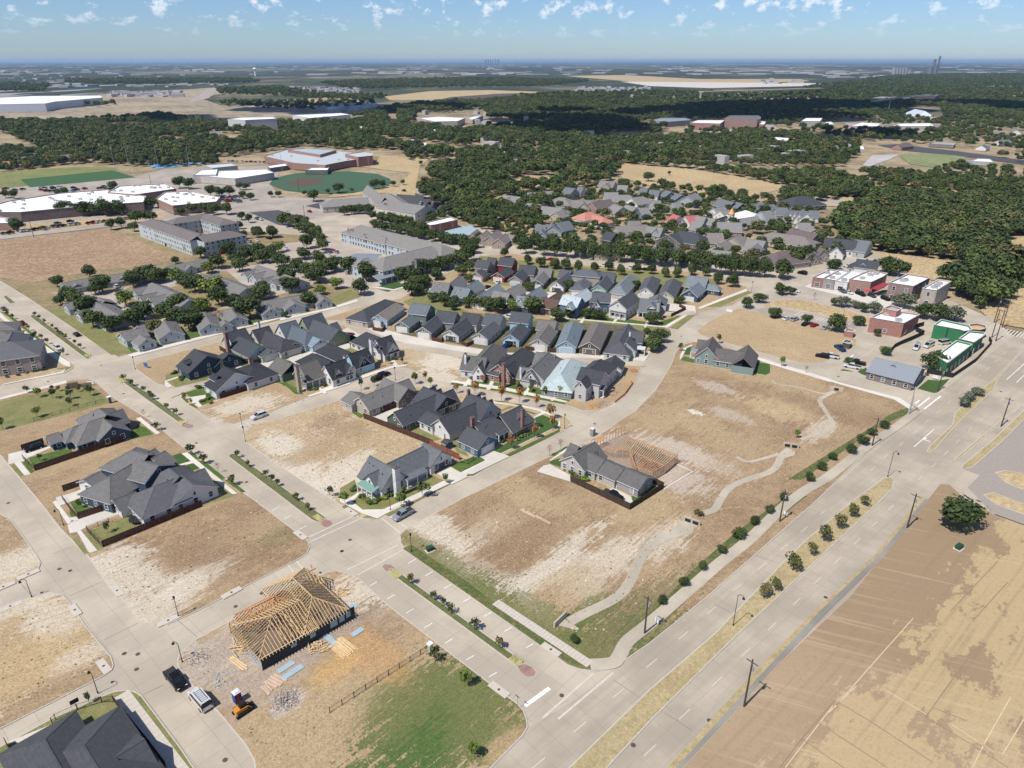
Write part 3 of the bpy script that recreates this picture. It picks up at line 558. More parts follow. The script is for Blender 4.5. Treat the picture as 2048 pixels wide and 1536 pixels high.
# sidewalk slabs that can be told apart are single pieces
def slabs(parent,a,b,w,n,z,mat,me={}):
    a=G(*a);b=G(*b);d=b-a;L=d.length/n;ang=math.atan2(d.y,d.x)
    key=(round(L,2),w)
    if key not in me:
        me[key]=MB().box((0,0,0),L-0.03,w,0.03).mesh('slab',[mat])
    for i in range(n):
        p=a+d*((i+.5)/n); inst('slab',me[key],parent,(p.x,p.y,z),ang)
m_slab=flat((0.47,0.42,0.35),0.9,0,0.12,'slab_concrete')
t=empty('concrete_walk',(0,0,0)); t['kind']='structure'
slabs(t,(991,1205),(1180,1330),1.9,30,0.14,m_slab)
t=empty('concrete_walk',(0,0,0)); t['kind']='structure'
slabs(t,(243,1389),(372,1560),2.5,20,0.145,m_slab)
trail=[(1180,1330),(1222,1327),(1236,1316),(1250,1290),(1262,1277),(1300,1247),(1370,1187),(1440,1126),(1497,1081),(1556,1024),(1606,984),(1655,955),(1700,920),(1746,885),(1790,856),(1834,823)]
tw=catmull([tuple(G(*p)[:2]) for p in trail],5)
sheet('trail',ribbon(tw,2.7),0.15,m_oldwalk)
drives=[Z(fa,(-20,880),(180,830),(240,830),(480,760),(570,790),(250,930),(190,980),(-20,1020)),Z(fb,(-180,740),(0,690),(200,620),(245,690),(0,800),(-150,850)),Z(fb,(0,1000),(550,900),(640,960),(230,1110),(100,1180),(0,1200),(-30,1100)),Z(fb,(330,690),(380,680),(520,790),(450,810)),
Z(fc,(1150,465),(1280,430),(1360,500),(1310,530)),Z(fc,(1680,350),(1860,300),(1900,330),(1790,500),(1620,450)),Z(fu,(1200,760),(1370,700),(1400,760),(1240,850)),Z(fu,(1530,660),(1700,600),(1680,640),(1640,700),(1560,700)),
Z(fe,(390,610),(860,440),(960,400),(900,470),(680,560),(670,670),(520,665)),Z(fe,(1290,590),(1650,430),(1660,480),(1340,610)),Z(fe,(1190,800),(1250,780),(1430,830),(1310,890)),
Z(ff,(680,1140),(870,1030),(1020,1080),(1190,1140),(560,1440),(400,1450),(780,1210)),Z(fd,(1210,540),(1390,465),(1640,600),(1440,700),(1400,670)),
Z(fg,(0,540),(270,690),(280,780),(740,910),(860,860),(1100,980),(1130,1050),(1090,1090),(280,780),(-180,640),(-90,560)),
Z(fi_,(80,660),(600,450),(680,580),(480,620),(280,800),(210,660)),
Z(ft,(830,300),(880,270),(1000,290),(960,330),(860,335)),
]
for p in drives: lot('driveway',p,DZ+random.uniform(-.002,.002),m_drive)
# alley behind the row houses, on the north block
alley=[[(640,648),(668,645),(700,650),(740,670),(790,688),(860,700),(960,715),(1010,720),(1100,722),(1170,722),(1250,726),(1290,728)],[(860,590),(900,580),(960,592),(1050,600),(1120,606),(1200,612),(1280,622),(1340,628),(1392,626)]]
for a_,wd in zip(alley,(5.5,5.0)):
    sheet('alley',ribbon(catmull([tuple(G(*p)[:2]) for p in a_],4),wd),DZ+.004,m_road)
# aprons, mews lawn and yards of the rows
for p,m in [([(690,690),(668,668),(720,645),(800,668),(900,690),(1010,706),(1100,706),(1290,712),(1290,728),(1170,724),(1010,722),(860,702)],m_drive),([(960,590),(940,575),(1100,585),(1240,598),(1390,612),(1392,626),(1200,613)],m_drive),([(806,604),(850,586),(940,625),(1100,640),(1200,646),(1336,655),(1300,668),(1240,656),(1100,648),(1000,646),(860,640)],m_tanlawn),([(850,640),(1000,640),(1240,650),(1290,664),(1290,712),(1010,706),(800,668)],ground('shadowed_side_yard',((0.10,0.10,0.045),(0.16,0.13,0.07),(0.06,0.075,0.03)),sc1=.3)),([(960,512),(1140,532),(1290,543),(1440,560),(1380,606),(1240,598),(1100,585),(930,560)],bpy.data.materials['shadowed_side_yard'] if 0 else m_tanlawn),([(400,760),(640,650),(700,668),(760,700),(690,765),(600,780),(520,740)],m_tanlawn)]: lot('yard',p,.134,m)  # side-yard green is darkened to paint the deep shadow between the houses
lot('alley',Z(fu,(860,960),(1230,800),(1700,640),(1900,560),(2048,600),(2048,660),(1700,760),(1400,870),(1000,1010)),DZ+.002,m_drive)
lot('alley',Z(fc,(0,830),(190,815),(700,700),(740,740),(330,900),(100,1000)),DZ,m_road)
ccm=concrete('court_concrete',(0.40,0.34,0.275),5,ANG2,0.3,0.2)
# the drives of the cottage court, the retirement home and the shops
for p in [Z(fn,(0,720),(150,720),(400,700),(850,690),(1300,580),(1500,560),(2048,430),(2048,520),(1500,700),(1100,640),(880,760),(1100,900),(1450,1090),(2048,1020),(2048,1100),(880,1240),(870,1170),(450,760),(200,760)),Z(fo,(-100,540),(600,500),(900,480),(1100,330),(1300,280),(1500,330),(1800,700),(1250,880),(700,1040),(350,1100),(700,950),(900,900),(500,560),(200,600)),Z(f9,(0,440),(300,400),(700,480),(680,640),(500,560),(560,720),(400,740),(0,600)),]:
    lot('court_drive',p,0.13,ccm)
lot('front_street',Z(fl,(-350,600),(160,330),(1480,700),(1500,760),(900,820),(0,640),(-100,900)),0.0,ccm)
lot('shop_forecourt',Z(fl,(130,430),(520,490),(1130,620),(1500,760),(1280,790),(560,600),(60,470)),0.02,m_walk)
# brick islands, crosswalk bands and painted marks
for p in [Z(f2,(470,380),(490,368),(520,372),(545,392),(520,410),(490,405)),Z(f2,(1250,955),(1290,940),(1330,960),(1350,985),(1340,1005),(1300,1012),(1265,985)),Z(f5,(270,1490),(300,1465),(340,1475),(350,1495),(320,1515),(290,1510)),Z(f4,(1210,840),(1250,825),(1290,835),(1285,850),(1250,855))]:
    lot('brick_island',p,0.03,m_paver)
# ================================================================== HOUSES
TRIM=(0.66,0.65,0.62)
CH=(0.058,0.062,0.072); SL=(0.115,0.135,0.15); GR=(0.15,0.14,0.13); DG=(0.10,0.10,0.105); BR=(0.20,0.17,0.145); LB=(0.36,0.45,0.46); MA=(0.12,0.065,0.05); TN=(0.23,0.20,0.17); BK=(0.035,0.038,0.045); RB=(0.21,0.25,0.28)
m_trim=flat(TRIM,0.6,0,0.05,'white_trim')
MT={}
def trim(c): return flat(c,0.6,0,0.05,'trim_paint')
def wmesh(wd,ht):
    k=('w',wd,ht)
    if k not in MT:
        b=MB(); f=0.11
        for x in (-wd/2-f/2,wd/2+f/2): b.box((x,-0.03,-f),f,0.1,ht+2*f)
        b.box((0,-0.03,-f),wd,0.1,f); b.box((0,-0.03,ht),wd,0.1,f)
        if ht>1.1: b.box((0,-0.02,ht/2-.03),wd,0.07,0.06)
        fr=b.mesh('window',[m_trim]); pn=MB().box((0,0.0,0),wd,0.03,ht).mesh('pane',[glass()])
        MT[k]=(fr,pn)
    return MT[k]
def put_window(parent,p,ang,wd=1.0,ht=1.5,fmat=None):
    """p: base centre on the wall, local to the parent; ang: direction of the wall's outward normal"""
    fr,pn=wmesh(wd,ht)
    o=inst('window',fr,parent,p,ang+math.pi/2); inst('pane',pn,o); return o
def gmesh(wd,ht,col):
    k=('g',wd,ht,col)
    if k not in MT:
        b=MB()
        for i in range(4): b.box((0,-0.02,i*ht/4+0.02),wd-0.05,0.07,ht/4-0.04)
        fr=MB()
        for x in (-wd/2-.08,wd/2+.08): fr.box((x,-0.04,0),0.16,0.12,ht+.16)
        fr.box((0,-0.04,ht),wd,0.12,0.16)
        MT[k]=(b.mesh('garage_door',[flat(col,0.6,0,0.06,'door_paint')]),fr.mesh('door_frame',[m_trim]))
    return MT[k]
def put_garage(parent,p,ang,wd=4.9,ht=2.3,col=(0.62,0.60,0.56)):
    d,f=gmesh(wd,ht,col); o=inst('garage_door',d,parent,p,ang+math.pi/2); inst('door_frame',f,o); return o
def door(parent,p,ang,col=(0.06,0.05,0.045)):
    k=('d',col)
    if k not in MT: MT[k]=MB().box((0,-0.02,0),1.0,0.08,2.1).mesh('door',[flat(col,0.5,0,0,'door_paint')])
    return inst('door',MT[k],parent,p,ang+math.pi/2)
HN=0
FOOT=[]   # footprints of everything built, so that trees keep clear
def house(label,roofm,wallm,mods,fr=None,cat='house',group=None,trimc=TRIM,win=3.0,garage=None,doors=(),chim=(),porch=(),gdoor=None,name='house',ang=None,snap=True,ww=(1.0,1.4),extra=None,found=True,vents=True):
    """mods: (x1,y1,x2,y2, ridge height, width, eave height, end kinds, options) with the ridge ends in photo pixels"""
    global HN; HN+=1
    M=[]
    for m in mods:
        x1,y1,x2,y2,zr,wd,ze,kk=m[:8]; op=m[8] if len(m)>8 else {}; zr=ze+(zr-ze)*(.77 if cat=='house' and not group else .82); wd*=(1 if (cat!='house' or group) else .95 if wd>=14 else .87)
        if fr: x1,y1=fr(x1,y1); x2,y2=fr(x2,y2)
        p=G(x1,y1,zr); q=G(x2,y2,zr); M.append([p,q,zr,wd,ze,kk,op])
    # one set of axes per house
    L=max(M,key=lambda m:(m[1]-m[0]).length); d=L[1]-L[0]; a0=math.atan2(d.y,d.x) if ang is None else ang
    if snap and ang is None:
        for g in (ANG1,ANG2,ANG1+math.pi,ANG2+math.pi):
            if abs((a0-g+math.pi)%(2*math.pi)-math.pi)<R(13): a0=g; break
    cen=(L[0]+L[1])/2; root=empty(name,(cen.x,cen.y,0.0),0.0,label,cat,group)
    rects=[]
    for m in M:
        p,q=m[0],m[1]; d=q-p; a=math.atan2(d.y,d.x)
        k=round((a-a0)/(math.pi/2)); an=a0+k*math.pi/2
        ln=d.length*abs(math.cos(a-an)) if (q-p).length>0.3 else 0.3
        c=(p+q)/2; ax=Vector((math.cos(an),math.sin(an),0)); m+= [c,ax,ln,an]
        kk=m[5]; run=m[3]/2
        s0=ln/2+(run if kk[0]=='h' else 0)-(0.0); s1=ln/2+(run if kk[1]=='h' else 0)
        rects.append((c,ax,s0,s1,run))
    def inside(pt,skip,grow=0.0):
        for i,(c,ax,s0,s1,run) in enumerate(rects):
            if i==skip: continue
            d=Vector((pt[0]-c.x,pt[1]-c.y,0)); u=d.dot(ax); v=d.dot(Vector((-ax.y,ax.x,0)))
            if -s0-grow<u<s1+grow and abs(v)<run+grow-0.3: return True
        return False
    for r_ in rects: FOOT.append(r_)
    off=root.location
    for i,m in enumerate(M):
        p,q,zr,wd,ze,kk,op,c,ax,ln,an=m
        j=(i*0.0037+0.001*((HN*7)%5)); zr+=j; wdj=wd-2*j
        bx=Vector((-ax.y,ax.x,0)); h=ln/2; run=wdj/2; slope=(zr-ze)/run; ov=op.get('ov',0.4)
        wm=op.get('wall',wallm); rm=op.get('roof',roofm)
        def pt(u,v,z): return (c.x+ax.x*u+bx.x*v,c.y+ax.y*u+bx.y*v,z)
        he=[run if k=='h' else 0 for k in kk]
        ro=run+ov; zo=ze-ov*slope
        e0=-h-(he[0]+ov if he[0] else (ov if kk[0]=='g' else 0)); e1=h+(he[1]+ov if he[1] else (ov if kk[1]=='g' else 0))
        r0=-h-(0 if he[0] else (ov if kk[0]=='g' else 0)); r1=h+(0 if he[1] else (ov if kk[1]=='g' else 0))
        A=pt(e0,-ro,zo);B=pt(e1,-ro,zo);Cc=pt(e1,ro,zo);D=pt(e0,ro,zo);E1=pt(r0,0,zr);F1=pt(r1,0,zr)
        def up(P,k): return (P[0],P[1],P[2]+k)
        b=MB(); b.face([A,B,F1,E1]); b.face([Cc,D,E1,F1])
        if he[0]: b.face([D,A,E1])
        if he[1]: b.face([B,Cc,F1])
        ridge=MB()
        ro_=b.obj('roof',rm,root,off)
        # fascia and soffit
        t=0.2 if ze>2 else 0.15; b=MB()
        def strip(P,Q): b.face([up(P,-0.005),up(Q,-0.005),up(Q,-t),up(P,-t)])
        strip(A,B); strip(Cc,D); 
        if he[1]: strip(B,Cc)
        elif kk[1]=='g': strip(B,F1); strip(F1,Cc)
        if he[0]: strip(D,A)
        elif kk[0]=='g': strip(D,E1); strip(E1,A)
        lo=lambda P: up(P,-t)
        b.face([lo(B),lo(A),lo(E1),lo(F1)]); b.face([lo(D),lo(Cc),lo(F1),lo(E1)])
        if he[0]: b.face([lo(A),lo(D),lo(E1)])
        if he[1]: b.face([lo(Cc),lo(B),lo(F1)])
        b.obj('fascia',trim(op.get('trim',trimc)),ro_,off)
        b=MB(); b.bar(up(E1,0.0),up(F1,0.0),0.3,0.07)
        if he[0]: b.bar(E1,A,0.2,0.05); b.bar(E1,D,0.2,0.05)
        if he[1]: b.bar(F1,B,0.2,0.05); b.bar(F1,Cc,0.2,0.05)
        b.obj('ridge_cap',rm,ro_,off)
        # walls
        w0=-h-he[0]+(0.0 if kk[0]=='x' else 0.02); w1=h+he[1]; zt=ze-0.05
        z0=op.get('z0',0.0)
        if not op.get('nowall'):
            b=MB()
            a_,b_,c_,d_=[(w0,-run),(w1,-run),(w1,run),(w0,run)]
            if z0: b.face([pt(*a_,z0),pt(*d_,z0),pt(*c_,z0),pt(*b_,z0)])
            b.face([pt(*a_,z0),pt(*b_,z0),pt(*b_,zt),pt(*a_,zt)]); b.face([pt(*c_,z0),pt(*d_,z0),pt(*d_,zt),pt(*c_,zt)])
            if kk[1]=='h' or kk[1]=='x': b.face([pt(*b_,z0),pt(*c_,z0),pt(*c_,zt),pt(*b_,zt)])
            else: b.face([pt(*b_,z0),pt(*c_,z0),pt(*c_,zt),pt(w1,0,zr-0.06),pt(*b_,zt)])
            if kk[0]=='h' or kk[0]=='x': b.face([pt(*d_,z0),pt(*a_,z0),pt(*a_,zt),pt(*d_,zt)])
            else: b.face([pt(*d_,z0),pt(*a_,z0),pt(*a_,zt),pt(w0,0,zr-0.06),pt(*d_,zt)])
            wo=b.obj('wall',wm,root,off)
            if found and not z0:
                b=MB(); b.prism([pt(w0-.04,-run-.04,0)[:2],pt(w1+.04,-run-.04,0)[:2],pt(w1+.04,run+.04,0)[:2],pt(w0-.04,run+.04,0)[:2]],0.0,0.3); b.obj('foundation',m_curb,root,off)
        # windows on the faces
        if win and not op.get('nowin') and not op.get('nowall'):
            W,H=op.get('ww',ww); sides=[]
            sides.append((pt(w0,-run,0),pt(w1,-run,0),-bx)); sides.append((pt(w1,run,0),pt(w0,run,0),bx))
            if kk[1]!='x': sides.append((pt(w1,-run,0),pt(w1,run,0),ax))
            if kk[0]!='x': sides.append((pt(w0,run,0),pt(w0,-run,0),-ax))
            lv=[1.0] if ze<4.5 else [1.0,3.9]
            if ze>7.5: lv=[1.0,3.9,6.5]
            for si,(s,e,nn) in enumerate(sides):
                s=Vector(s); e=Vector(e); mid=(s+e)/2
                if nn.dot(Vector((0,0,0))-Vector((mid.x,mid.y,0)))<0.0: 
                    continue
                ll=(e-s).length; k=max(1,int(ll/win)) 
                gar=(gdoor==i or (gdoor is not None and isinstance(gdoor,tuple) and gdoor[0]==i))
                for a in range(k):
                    f=(a+0.5)/k; P=s+(e-s)*f
                    if inside(P+nn*0.4,i,0.3): continue
                    if (op.get('gar')=='0' and si==len(sides)-1) : continue
                    jit=random.Random(HN*100+i*10+si+a*1000).random()
                    if jit<0.12: continue
                    for z in lv:
                        if z<z0: continue
                        if z+H>ze-0.15: continue
                        put_window(root,(P.x+nn.x*.05-off.x,P.y+nn.y*.05-off.y,z),math.atan2(nn.y,nn.x),W*(1.0 if jit<.7 else 1.8) if False else W,H)
                # small gable window
                if si>=2 and kk[1 if nn.dot(ax)>0 else 0]=='g' and zr-ze>1.6:
                    P=mid+nn*0.05
                    if not inside(P+nn*0.4,i) or True:
                        put_window(root,(P.x-off.x,P.y-off.y,ze+0.15),math.atan2(nn.y,nn.x),0.6,0.9)
        g=op.get('g')  # garage door in the end wall 0 or 1: (end, width, colour)
        if g:
            e,gw,gc=g; u=w0-0.03 if e==0 else w1+0.03; nn=-ax if e==0 else ax
            P=pt(u,0,0.05); put_garage(root,(P[0]-off.x,P[1]-off.y,0.08),math.atan2(nn.y,nn.x),gw,2.3,gc)
        gs=op.get('gs') # garage door in a side wall: (side sign, position along, width, colour)
        if gs:
            sg,u,gw,gc=gs; nn=bx*sg; P=pt(u,sg*(run+0.03),0.05); put_garage(root,(P[0]-off.x,P[1]-off.y,0.08),math.atan2(nn.y,nn.x),gw,2.3,gc)
        if vents and i==0:
            for k in range(3):
                rr=random.Random(HN*31+k); u=(rr.random()-.5)*ln*.8; v=(0.3+rr.random()*0.5)*run*(-1 if rr.random()<.7 else 1)
                P=pt(u,v,zr-abs(v)*slope); b=MB(); b.cyl((P[0],P[1],P[2]-.1),(P[0],P[1],P[2]+.45),0.09,n=6); b.obj('roof_vent',flat((0.03,0.03,0.03),0.6,0,0,'black_pipe'),ro_,off)
    for ch in chim:   # (x,y of the base centre on ground px, or at height), top z, size, material
        x,y,zb,zt,sx,mt=ch
        if fr: x,y=fr(x,y)
        P=G(x,y,zt); b=MB(); b.box((P.x,P.y,zb),sx,sx*0.75,zt-zb-0.2,a0); 
        o=b.obj('chimney',mt,root,off); b=MB(); b.box((P.x,P.y,zt-0.2),sx+.22,sx*.75+.22,0.2,a0); b.cyl((P.x,P.y,zt),(P.x,P.y,zt+.35),0.2,n=8); b.obj('chimney_cap',flat((0.12,0.10,0.09),0.8,0,0,'cap_stone'),o,off)
    for po in porch:  # front eave line of a lean-to roof: two px points, depth, eave z, top z, material, posts
        x1,y1,x2,y2,dep,z1,z2,mt,nposts=po[:9]
        if fr: x1,y1=fr(x1,y1); x2,y2=fr(x2,y2)
        p=G(x1,y1,z1); q=G(x2,y2,z1); d=q-p; a=math.atan2(d.y,d.x); an=a0+round((a-a0)/(math.pi/2))*math.pi/2
        ax=Vector((math.cos(an),math.sin(an),0)); c=(p+q)/2; h=d.length/2
        bk=Vector((-ax.y,ax.x,0)); 
        if bk.y<0: bk=-bk
        p=c-ax*h; q=c+ax*h
        P=[(p.x,p.y,z1),(q.x,q.y,z1),(q.x+bk.x*dep,q.y+bk.y*dep,z2),(p.x+bk.x*dep,p.y+bk.y*dep,z2)]
        b=MB(); b.face(P); b.face([up_(v,-.18) for v in P[::-1]]); 
        for k in range(4): b.face([P[k],P[(k+1)%4],up_(P[(k+1)%4],-.18),up_(P[k],-.18)],1)
        pr=b.obj('porch_roof',[mt,m_trim],root,off)
        fl=MB(); fl.prism([tuple((p-ax*.0)[:2]),tuple(q[:2]),tuple((q+bk*dep)[:2]),tuple((p+bk*dep)[:2])],0.0,0.35); fl.obj('porch_floor',m_curb,root,off)
        for k in range(nposts):
            u=(k/(nposts-1)) if nposts>1 else 0.5; P_=p+(q-p)*(0.03+0.94*u)+bk*0.2; key=('post',round(z1,1))
            if key not in MT: MT[key]=MB().box((0,0,0),0.26,0.26,z1-0.5).mesh('porch_post',[m_trim])
            inst('porch_post',MT[key],root,(P_.x-off.x,P_.y-off.y,0.35),an)
    for d_ in doors:
        x,y,an=d_; 
        if fr: x,y=fr(x,y)
        P=G(x,y,0.3); door(root,(P.x-off.x,P.y-off.y,0.3),an)
    return root
def up_(P,k): return (P[0],P[1],P[2]+k)
S=shingle; W_=siding; K_=brick
whiteb=K_((0.62,0.61,0.58),(0.55,0.54,0.52)); redb=K_((0.23,0.085,0.06)); tanb=K_((0.38,0.33,0.27)); greyb=K_((0.24,0.20,0.18)); darkb=K_((0.13,0.07,0.055))
WHT=(0.62,0.60,0.57); BLU=(0.045,0.075,0.11); GDW=(0.60,0.58,0.55); SAGE=(0.20,0.24,0.17); TEAL=(0.10,0.19,0.22); PALE=(0.36,0.46,0.48); LBL=(0.30,0.46,0.56); BG=(0.30,0.33,0.34); TANW=(0.36,0.31,0.25); GWALL=(0.14,0.17,0.18)
gm=metalroof((0.22,0.36,0.29)); lm=metalroof((0.42,0.50,0.55)); grm=metalroof((0.27,0.30,0.32)); wm_=metalroof((0.66,0.68,0.70)); redm=metalroof((0.42,0.06,0.07))
D1d=math.degrees
# --- west block, beside the avenue
house('grey roofed slate blue house with dark car port behind it, nearest the green pocket park',S(GR),W_(BLU),[
 (1210,250,1320,340,7.6,12,3,'hx'),(1390,490,1265,385,6.6,9.5,3.0,'gx'),(1070,430,1280,372,7.0,12.5,3,'hx'),(1525,262,1330,325,6.6,8,3,'gx',{'roof':S(DG)}),(860,500,1010,462,5.6,8,2.8,'hx'),(500,618,680,580,4.4,6.5,2.7,'gx')],fa,trimc=(0.5,0.5,0.5))
house('tall grey roofed house with deep blue walls, touching the white one by the avenue',S((0.135,0.13,0.125)),W_(BLU),[
 (840,110,955,220,9.0,13,5,'hx'),(1070,352,955,235,8.2,10.5,5.2,'gx'),(510,465,900,240,7.4,12,3.4,'hx',{'gs':(1,-3,2.6,(0.04,0.05,0.06))}),(1090,115,970,160,7.0,5,5,'gx'),(1240,150,1000,230,7.6,8,5,'gx'),(150,495,420,410,4.4,6.5,2.8,'gx',{'wall':W_(WHT)})],fb,trimc=(0.5,0.5,0.5))
house('white walled house with charcoal roof and a trampoline in its fenced yard',S(DG),W_(WHT),[
 (1265,362,1400,470,8.0,13,3,'hx'),(1580,562,1410,455,7.2,13,3.1,'gx'),(1080,590,1390,470,7.2,13.5,3,'hx'),(1715,370,1470,455,7.0,9,3,'gx'),(560,760,850,660,4.6,6.6,2.8,'gx')],fb,trimc=(0.66,0.65,0.62))
house('low wide house with charcoal hip roof cut by the lower left photo corner',S((0.062,0.064,0.07)),W_(TANW),[
 (960,690,1130,990,7.0,14.5,3,'hh'),(490,632,800,1100,6.4,12,2.9,'hh'),(1610,622,1130,940,5.6,9,3,'gx')],fi_,win=0)
house('large two storey building of greyish brick at the left edge beside the avenue',S((0.115,0.115,0.12)),K_((0.27,0.21,0.19)),[
 (-700,760,205,640,10.5,17,6.2,'xh',{'ww':(1.3,1.6)}),(-500,520,20,385,9.5,12,6,'xh',{'roof':S(GR)}),(-400,330,30,190,9.0,10,6,'xh',{'roof':S(GR)}),(-60,640,470,420,9.3,8,6,'xh')],fk,cat='building',name='brick_building',win=3.6)
# --- north block, west part
house('dark navy house with charcoal roof on the corner lot',S((0.05,0.052,0.06)),W_((0.035,0.06,0.085)),[
 (515,150,700,268,8.6,15,3.2,'gg'),(1035,205,1075,232,6.6,10.5,3,'hg',{'wall':W_((0.035,0.06,0.085))}),(955,340,905,310,5.0,6,2.9,'gx',{'trim':(0.16,0.16,0.14)}),(330,345,420,330,6.3,2.4,5.4,'gx',{'z0':4.6})],fc,trimc=(0.08,0.1,0.12),win=3.6)
house('white farmhouse style house with black roof facing the avenue, dark fence along its side',S(BK),W_((0.56,0.58,0.60)),[
 (1005,452,1195,548,8.6,15.5,3.0,'gg'),(1440,425,1500,468,6.0,13,3.0,'hh'),(775,575,960,600,6.6,3.0,5.2,'gx',{'z0':4.2,'wall':W_(WHT)})],fc,win=3.8,porch=[(670,735,830,860,2.5,2.8,3.2,S(BK),4)])
house('pale green house with a red brick chimney on its lit end wall',S((0.052,0.058,0.065)),W_((0.42,0.48,0.42)),[
 (345,440,620,385,9.0,11,3.2,'gg'),(530,485,800,615,7.2,10.5,3,'xg'),(840,625,975,668,5.0,8.5,2.8,'xg',{'g':(1,4.9,GDW),'roof':S((0.07,0.07,0.075))})],fu,chim=[(345,440,0,9.4,1.5,redb)])
house('house with charcoal roof between the brick chimney house and the pale blue roofed one',S((0.055,0.055,0.062)),W_((0.48,0.46,0.40)),[
 (690,400,960,365,8.4,9,3.2,'gg'),(800,385,1160,515,7.2,9.5,3,'xh'),(1150,530,1310,575,5.0,8,2.8,'xg',{'g':(1,4.9,GDW)})],fu,chim=[(795,290,3,8.2,0.9,whiteb)])
house('white gabled house whose rear roof is pale blue grey',S((0.09,0.115,0.14)),W_(LBL),[
 (1045,320,1330,285,8.6,8.5,3.4,'gg',{'wall':W_(WHT)}),(1190,305,1450,430,7.2,9,3,'xh'),(1415,445,1640,535,5.0,8,2.8,'xg',{'roof':S((0.16,0.22,0.28)),'g':(1,4.9,GDW)})],fu)
house('sage green house with slate roof, last of the group by the alley',S((0.07,0.078,0.095)),W_((0.25,0.29,0.17)),[
 (1380,240,1665,178,9.2,9,3.4,'gg'),(1550,245,1860,408,7.6,11,3.2,'xg',{'ww':(0.8,1.2)}),(1860,300,1780,330,6.0,6,3,'gx')],fu)
house('olive grey two storey house with a stone chimney and deep front porch',S((0.125,0.115,0.10)),W_((0.15,0.17,0.13)),[
 (1030,790,1290,862,6.6,9.5,3,'gx',{'roof':S((0.12,0.115,0.10))}),(1340,880,1600,818,9.2,10,3.6,'gg',{'wall':W_((0.17,0.19,0.15))}),(1430,900,1500,830,8.0,6.5,5.2,'gx',{'z0':3.4})],fu,chim=[(1312,890,0,9.8,1.4,K_((0.32,0.25,0.20)))],porch=[(1440,1140,1720,1040,2.8,3.0,3.9,S((0.14,0.125,0.11)),4)])
house('white brick house with twin arched gables and black roof',S(BK),whiteb,[
 (60,1160,345,1080,8.4,8.2,3.2,'gg'),(225,1222,170,1170,6.6,4.2,3.2,'gx'),(392,1165,330,1110,7.0,4.6,3.2,'gx'),(-110,1000,160,1110,6.8,10,3,'hx')],fs,ww=(1.2,1.9))
house('sky blue house with black roof and a round window in its front gable',S(BK),W_((0.30,0.50,0.60)),[
 (375,1010,650,935,8.4,8.5,3.2,'gg'),(580,1052,520,1000,7.0,5.5,3.2,'gx',{'wall':W_((0.06,0.07,0.08))}),(648,1020,600,975,6.4,4.5,3.2,'gx',{'wall':W_((0.06,0.07,0.08))}),(110,870,440,980,6.8,9,3,'hx')],fs,chim=[(335,1030,3,8.2,1.0,whiteb)])
house('white house with tall white chimney and dormer at the end of the curved street',S((0.045,0.048,0.056)),whiteb,[
 (735,800,1000,765,9.2,9.5,3.2,'gg'),(975,860,900,815,7.6,6.5,3.2,'gx'),(640,705,830,795,7.6,10,3,'hx'),(800,900,780,870,6.4,2,5.5,'gx',{'z0':4.6})],fs,chim=[(690,800,0,9.8,1.2,whiteb)],ww=(1.5,1.5))
# --- row of garage-fronted houses along the alley
def row(label,roof,wall,near,far,w,cross=None,zr=6.2,gcol=GDW,fr=None,crossz=7.6,cw=8.0,k='gx',**kw):
    mods=[(near[0],near[1],far[0],far[1],zr-.6,w*.92,3.0,k,{'g':(0,min(4.6,w*.8-1.5),gcol)})]
    if cross: mods.append((cross[0],cross[1],cross[2],cross[3],crossz,cw,3.4 if crossz<8.5 else 5.4,'gg'))
    return house(label,S(roof),W_(wall),mods+list(kw.pop('more',())),fr,group=None,snap=False,**kw)
RG=None
house('tan house with a wide charcoal hip roof at the corner of the alley',S((0.058,0.062,0.075)),W_(TANW),[(600,400,890,262,6.8,12.5,3,'hh',{'g':(0,4.9,(0.42,0.38,0.32))})],fs,snap=False)
row('brown roofed house with light blue walls behind a small brown fence',BR,LBL,(800,475),(1040,310),9,None,6.0,GDW,fs,k='gg',more=[(720,500,860,455,4.8,5.5,2.8,'gx',{'roof':S((0.25,0.28,0.28)),'g':(0,4.0,GDW)})])
row('slate roofed tall house with round windows in its dark end wall',SL,(0.13,0.17,0.15),(1110,560),(1350,400),8,(1270,305,1495,345),6.2,GDW,fs,9.2,10)
row('charcoal roofed house with white garage beside the round windowed one',(0.065,0.07,0.08),(0.22,0.22,0.22),(1410,640),(1660,440),8,(1625,402,1850,450),6.2,GDW,fs,7.6,9)
row('black roofed house with a white garage gable and black garage door',(0.055,0.058,0.068),(0.52,0.50,0.47),(415,1225),(660,1050),8.5,(590,990,825,1012),6.2,(0.05,0.05,0.055),fq,7.4,9)
row('grey roofed house with two stepped white gables over the alley',(0.085,0.092,0.10),(0.50,0.47,0.47),(815,1265),(1010,1110),8,(895,1005,1135,1020),6.2,GDW,fq,7.8,9)
row('light blue house with its garage open and a blue car in it',(0.072,0.078,0.09),LBL,(1240,1285),(1390,1120),8,(1262,975,1510,998),6.4,(0.02,0.02,0.025),fq,9.2,8)  # near-black door panel paints the dark inside of the open garage
row('brown grey roofed house with cream garage door, next to the light blue one',(0.15,0.135,0.12),(0.45,0.42,0.37),(1620,1345),(1765,1150),8.5,(1615,1095,1865,1098),6.4,GDW,fq,6.8,9)
row('blue grey roofed house with pale blue garage gable',(0.14,0.185,0.21),(0.26,0.36,0.44),(1190,208),(1265,15),9,None,6.6,(0.36,0.44,0.5),ft,k='gh')
row('brown shingled house with a dark brown garage',(0.155,0.13,0.115),(0.10,0.08,0.065),(1430,222),(1530,25),9.5,None,6.6,(0.12,0.10,0.09),ft,k='gh')
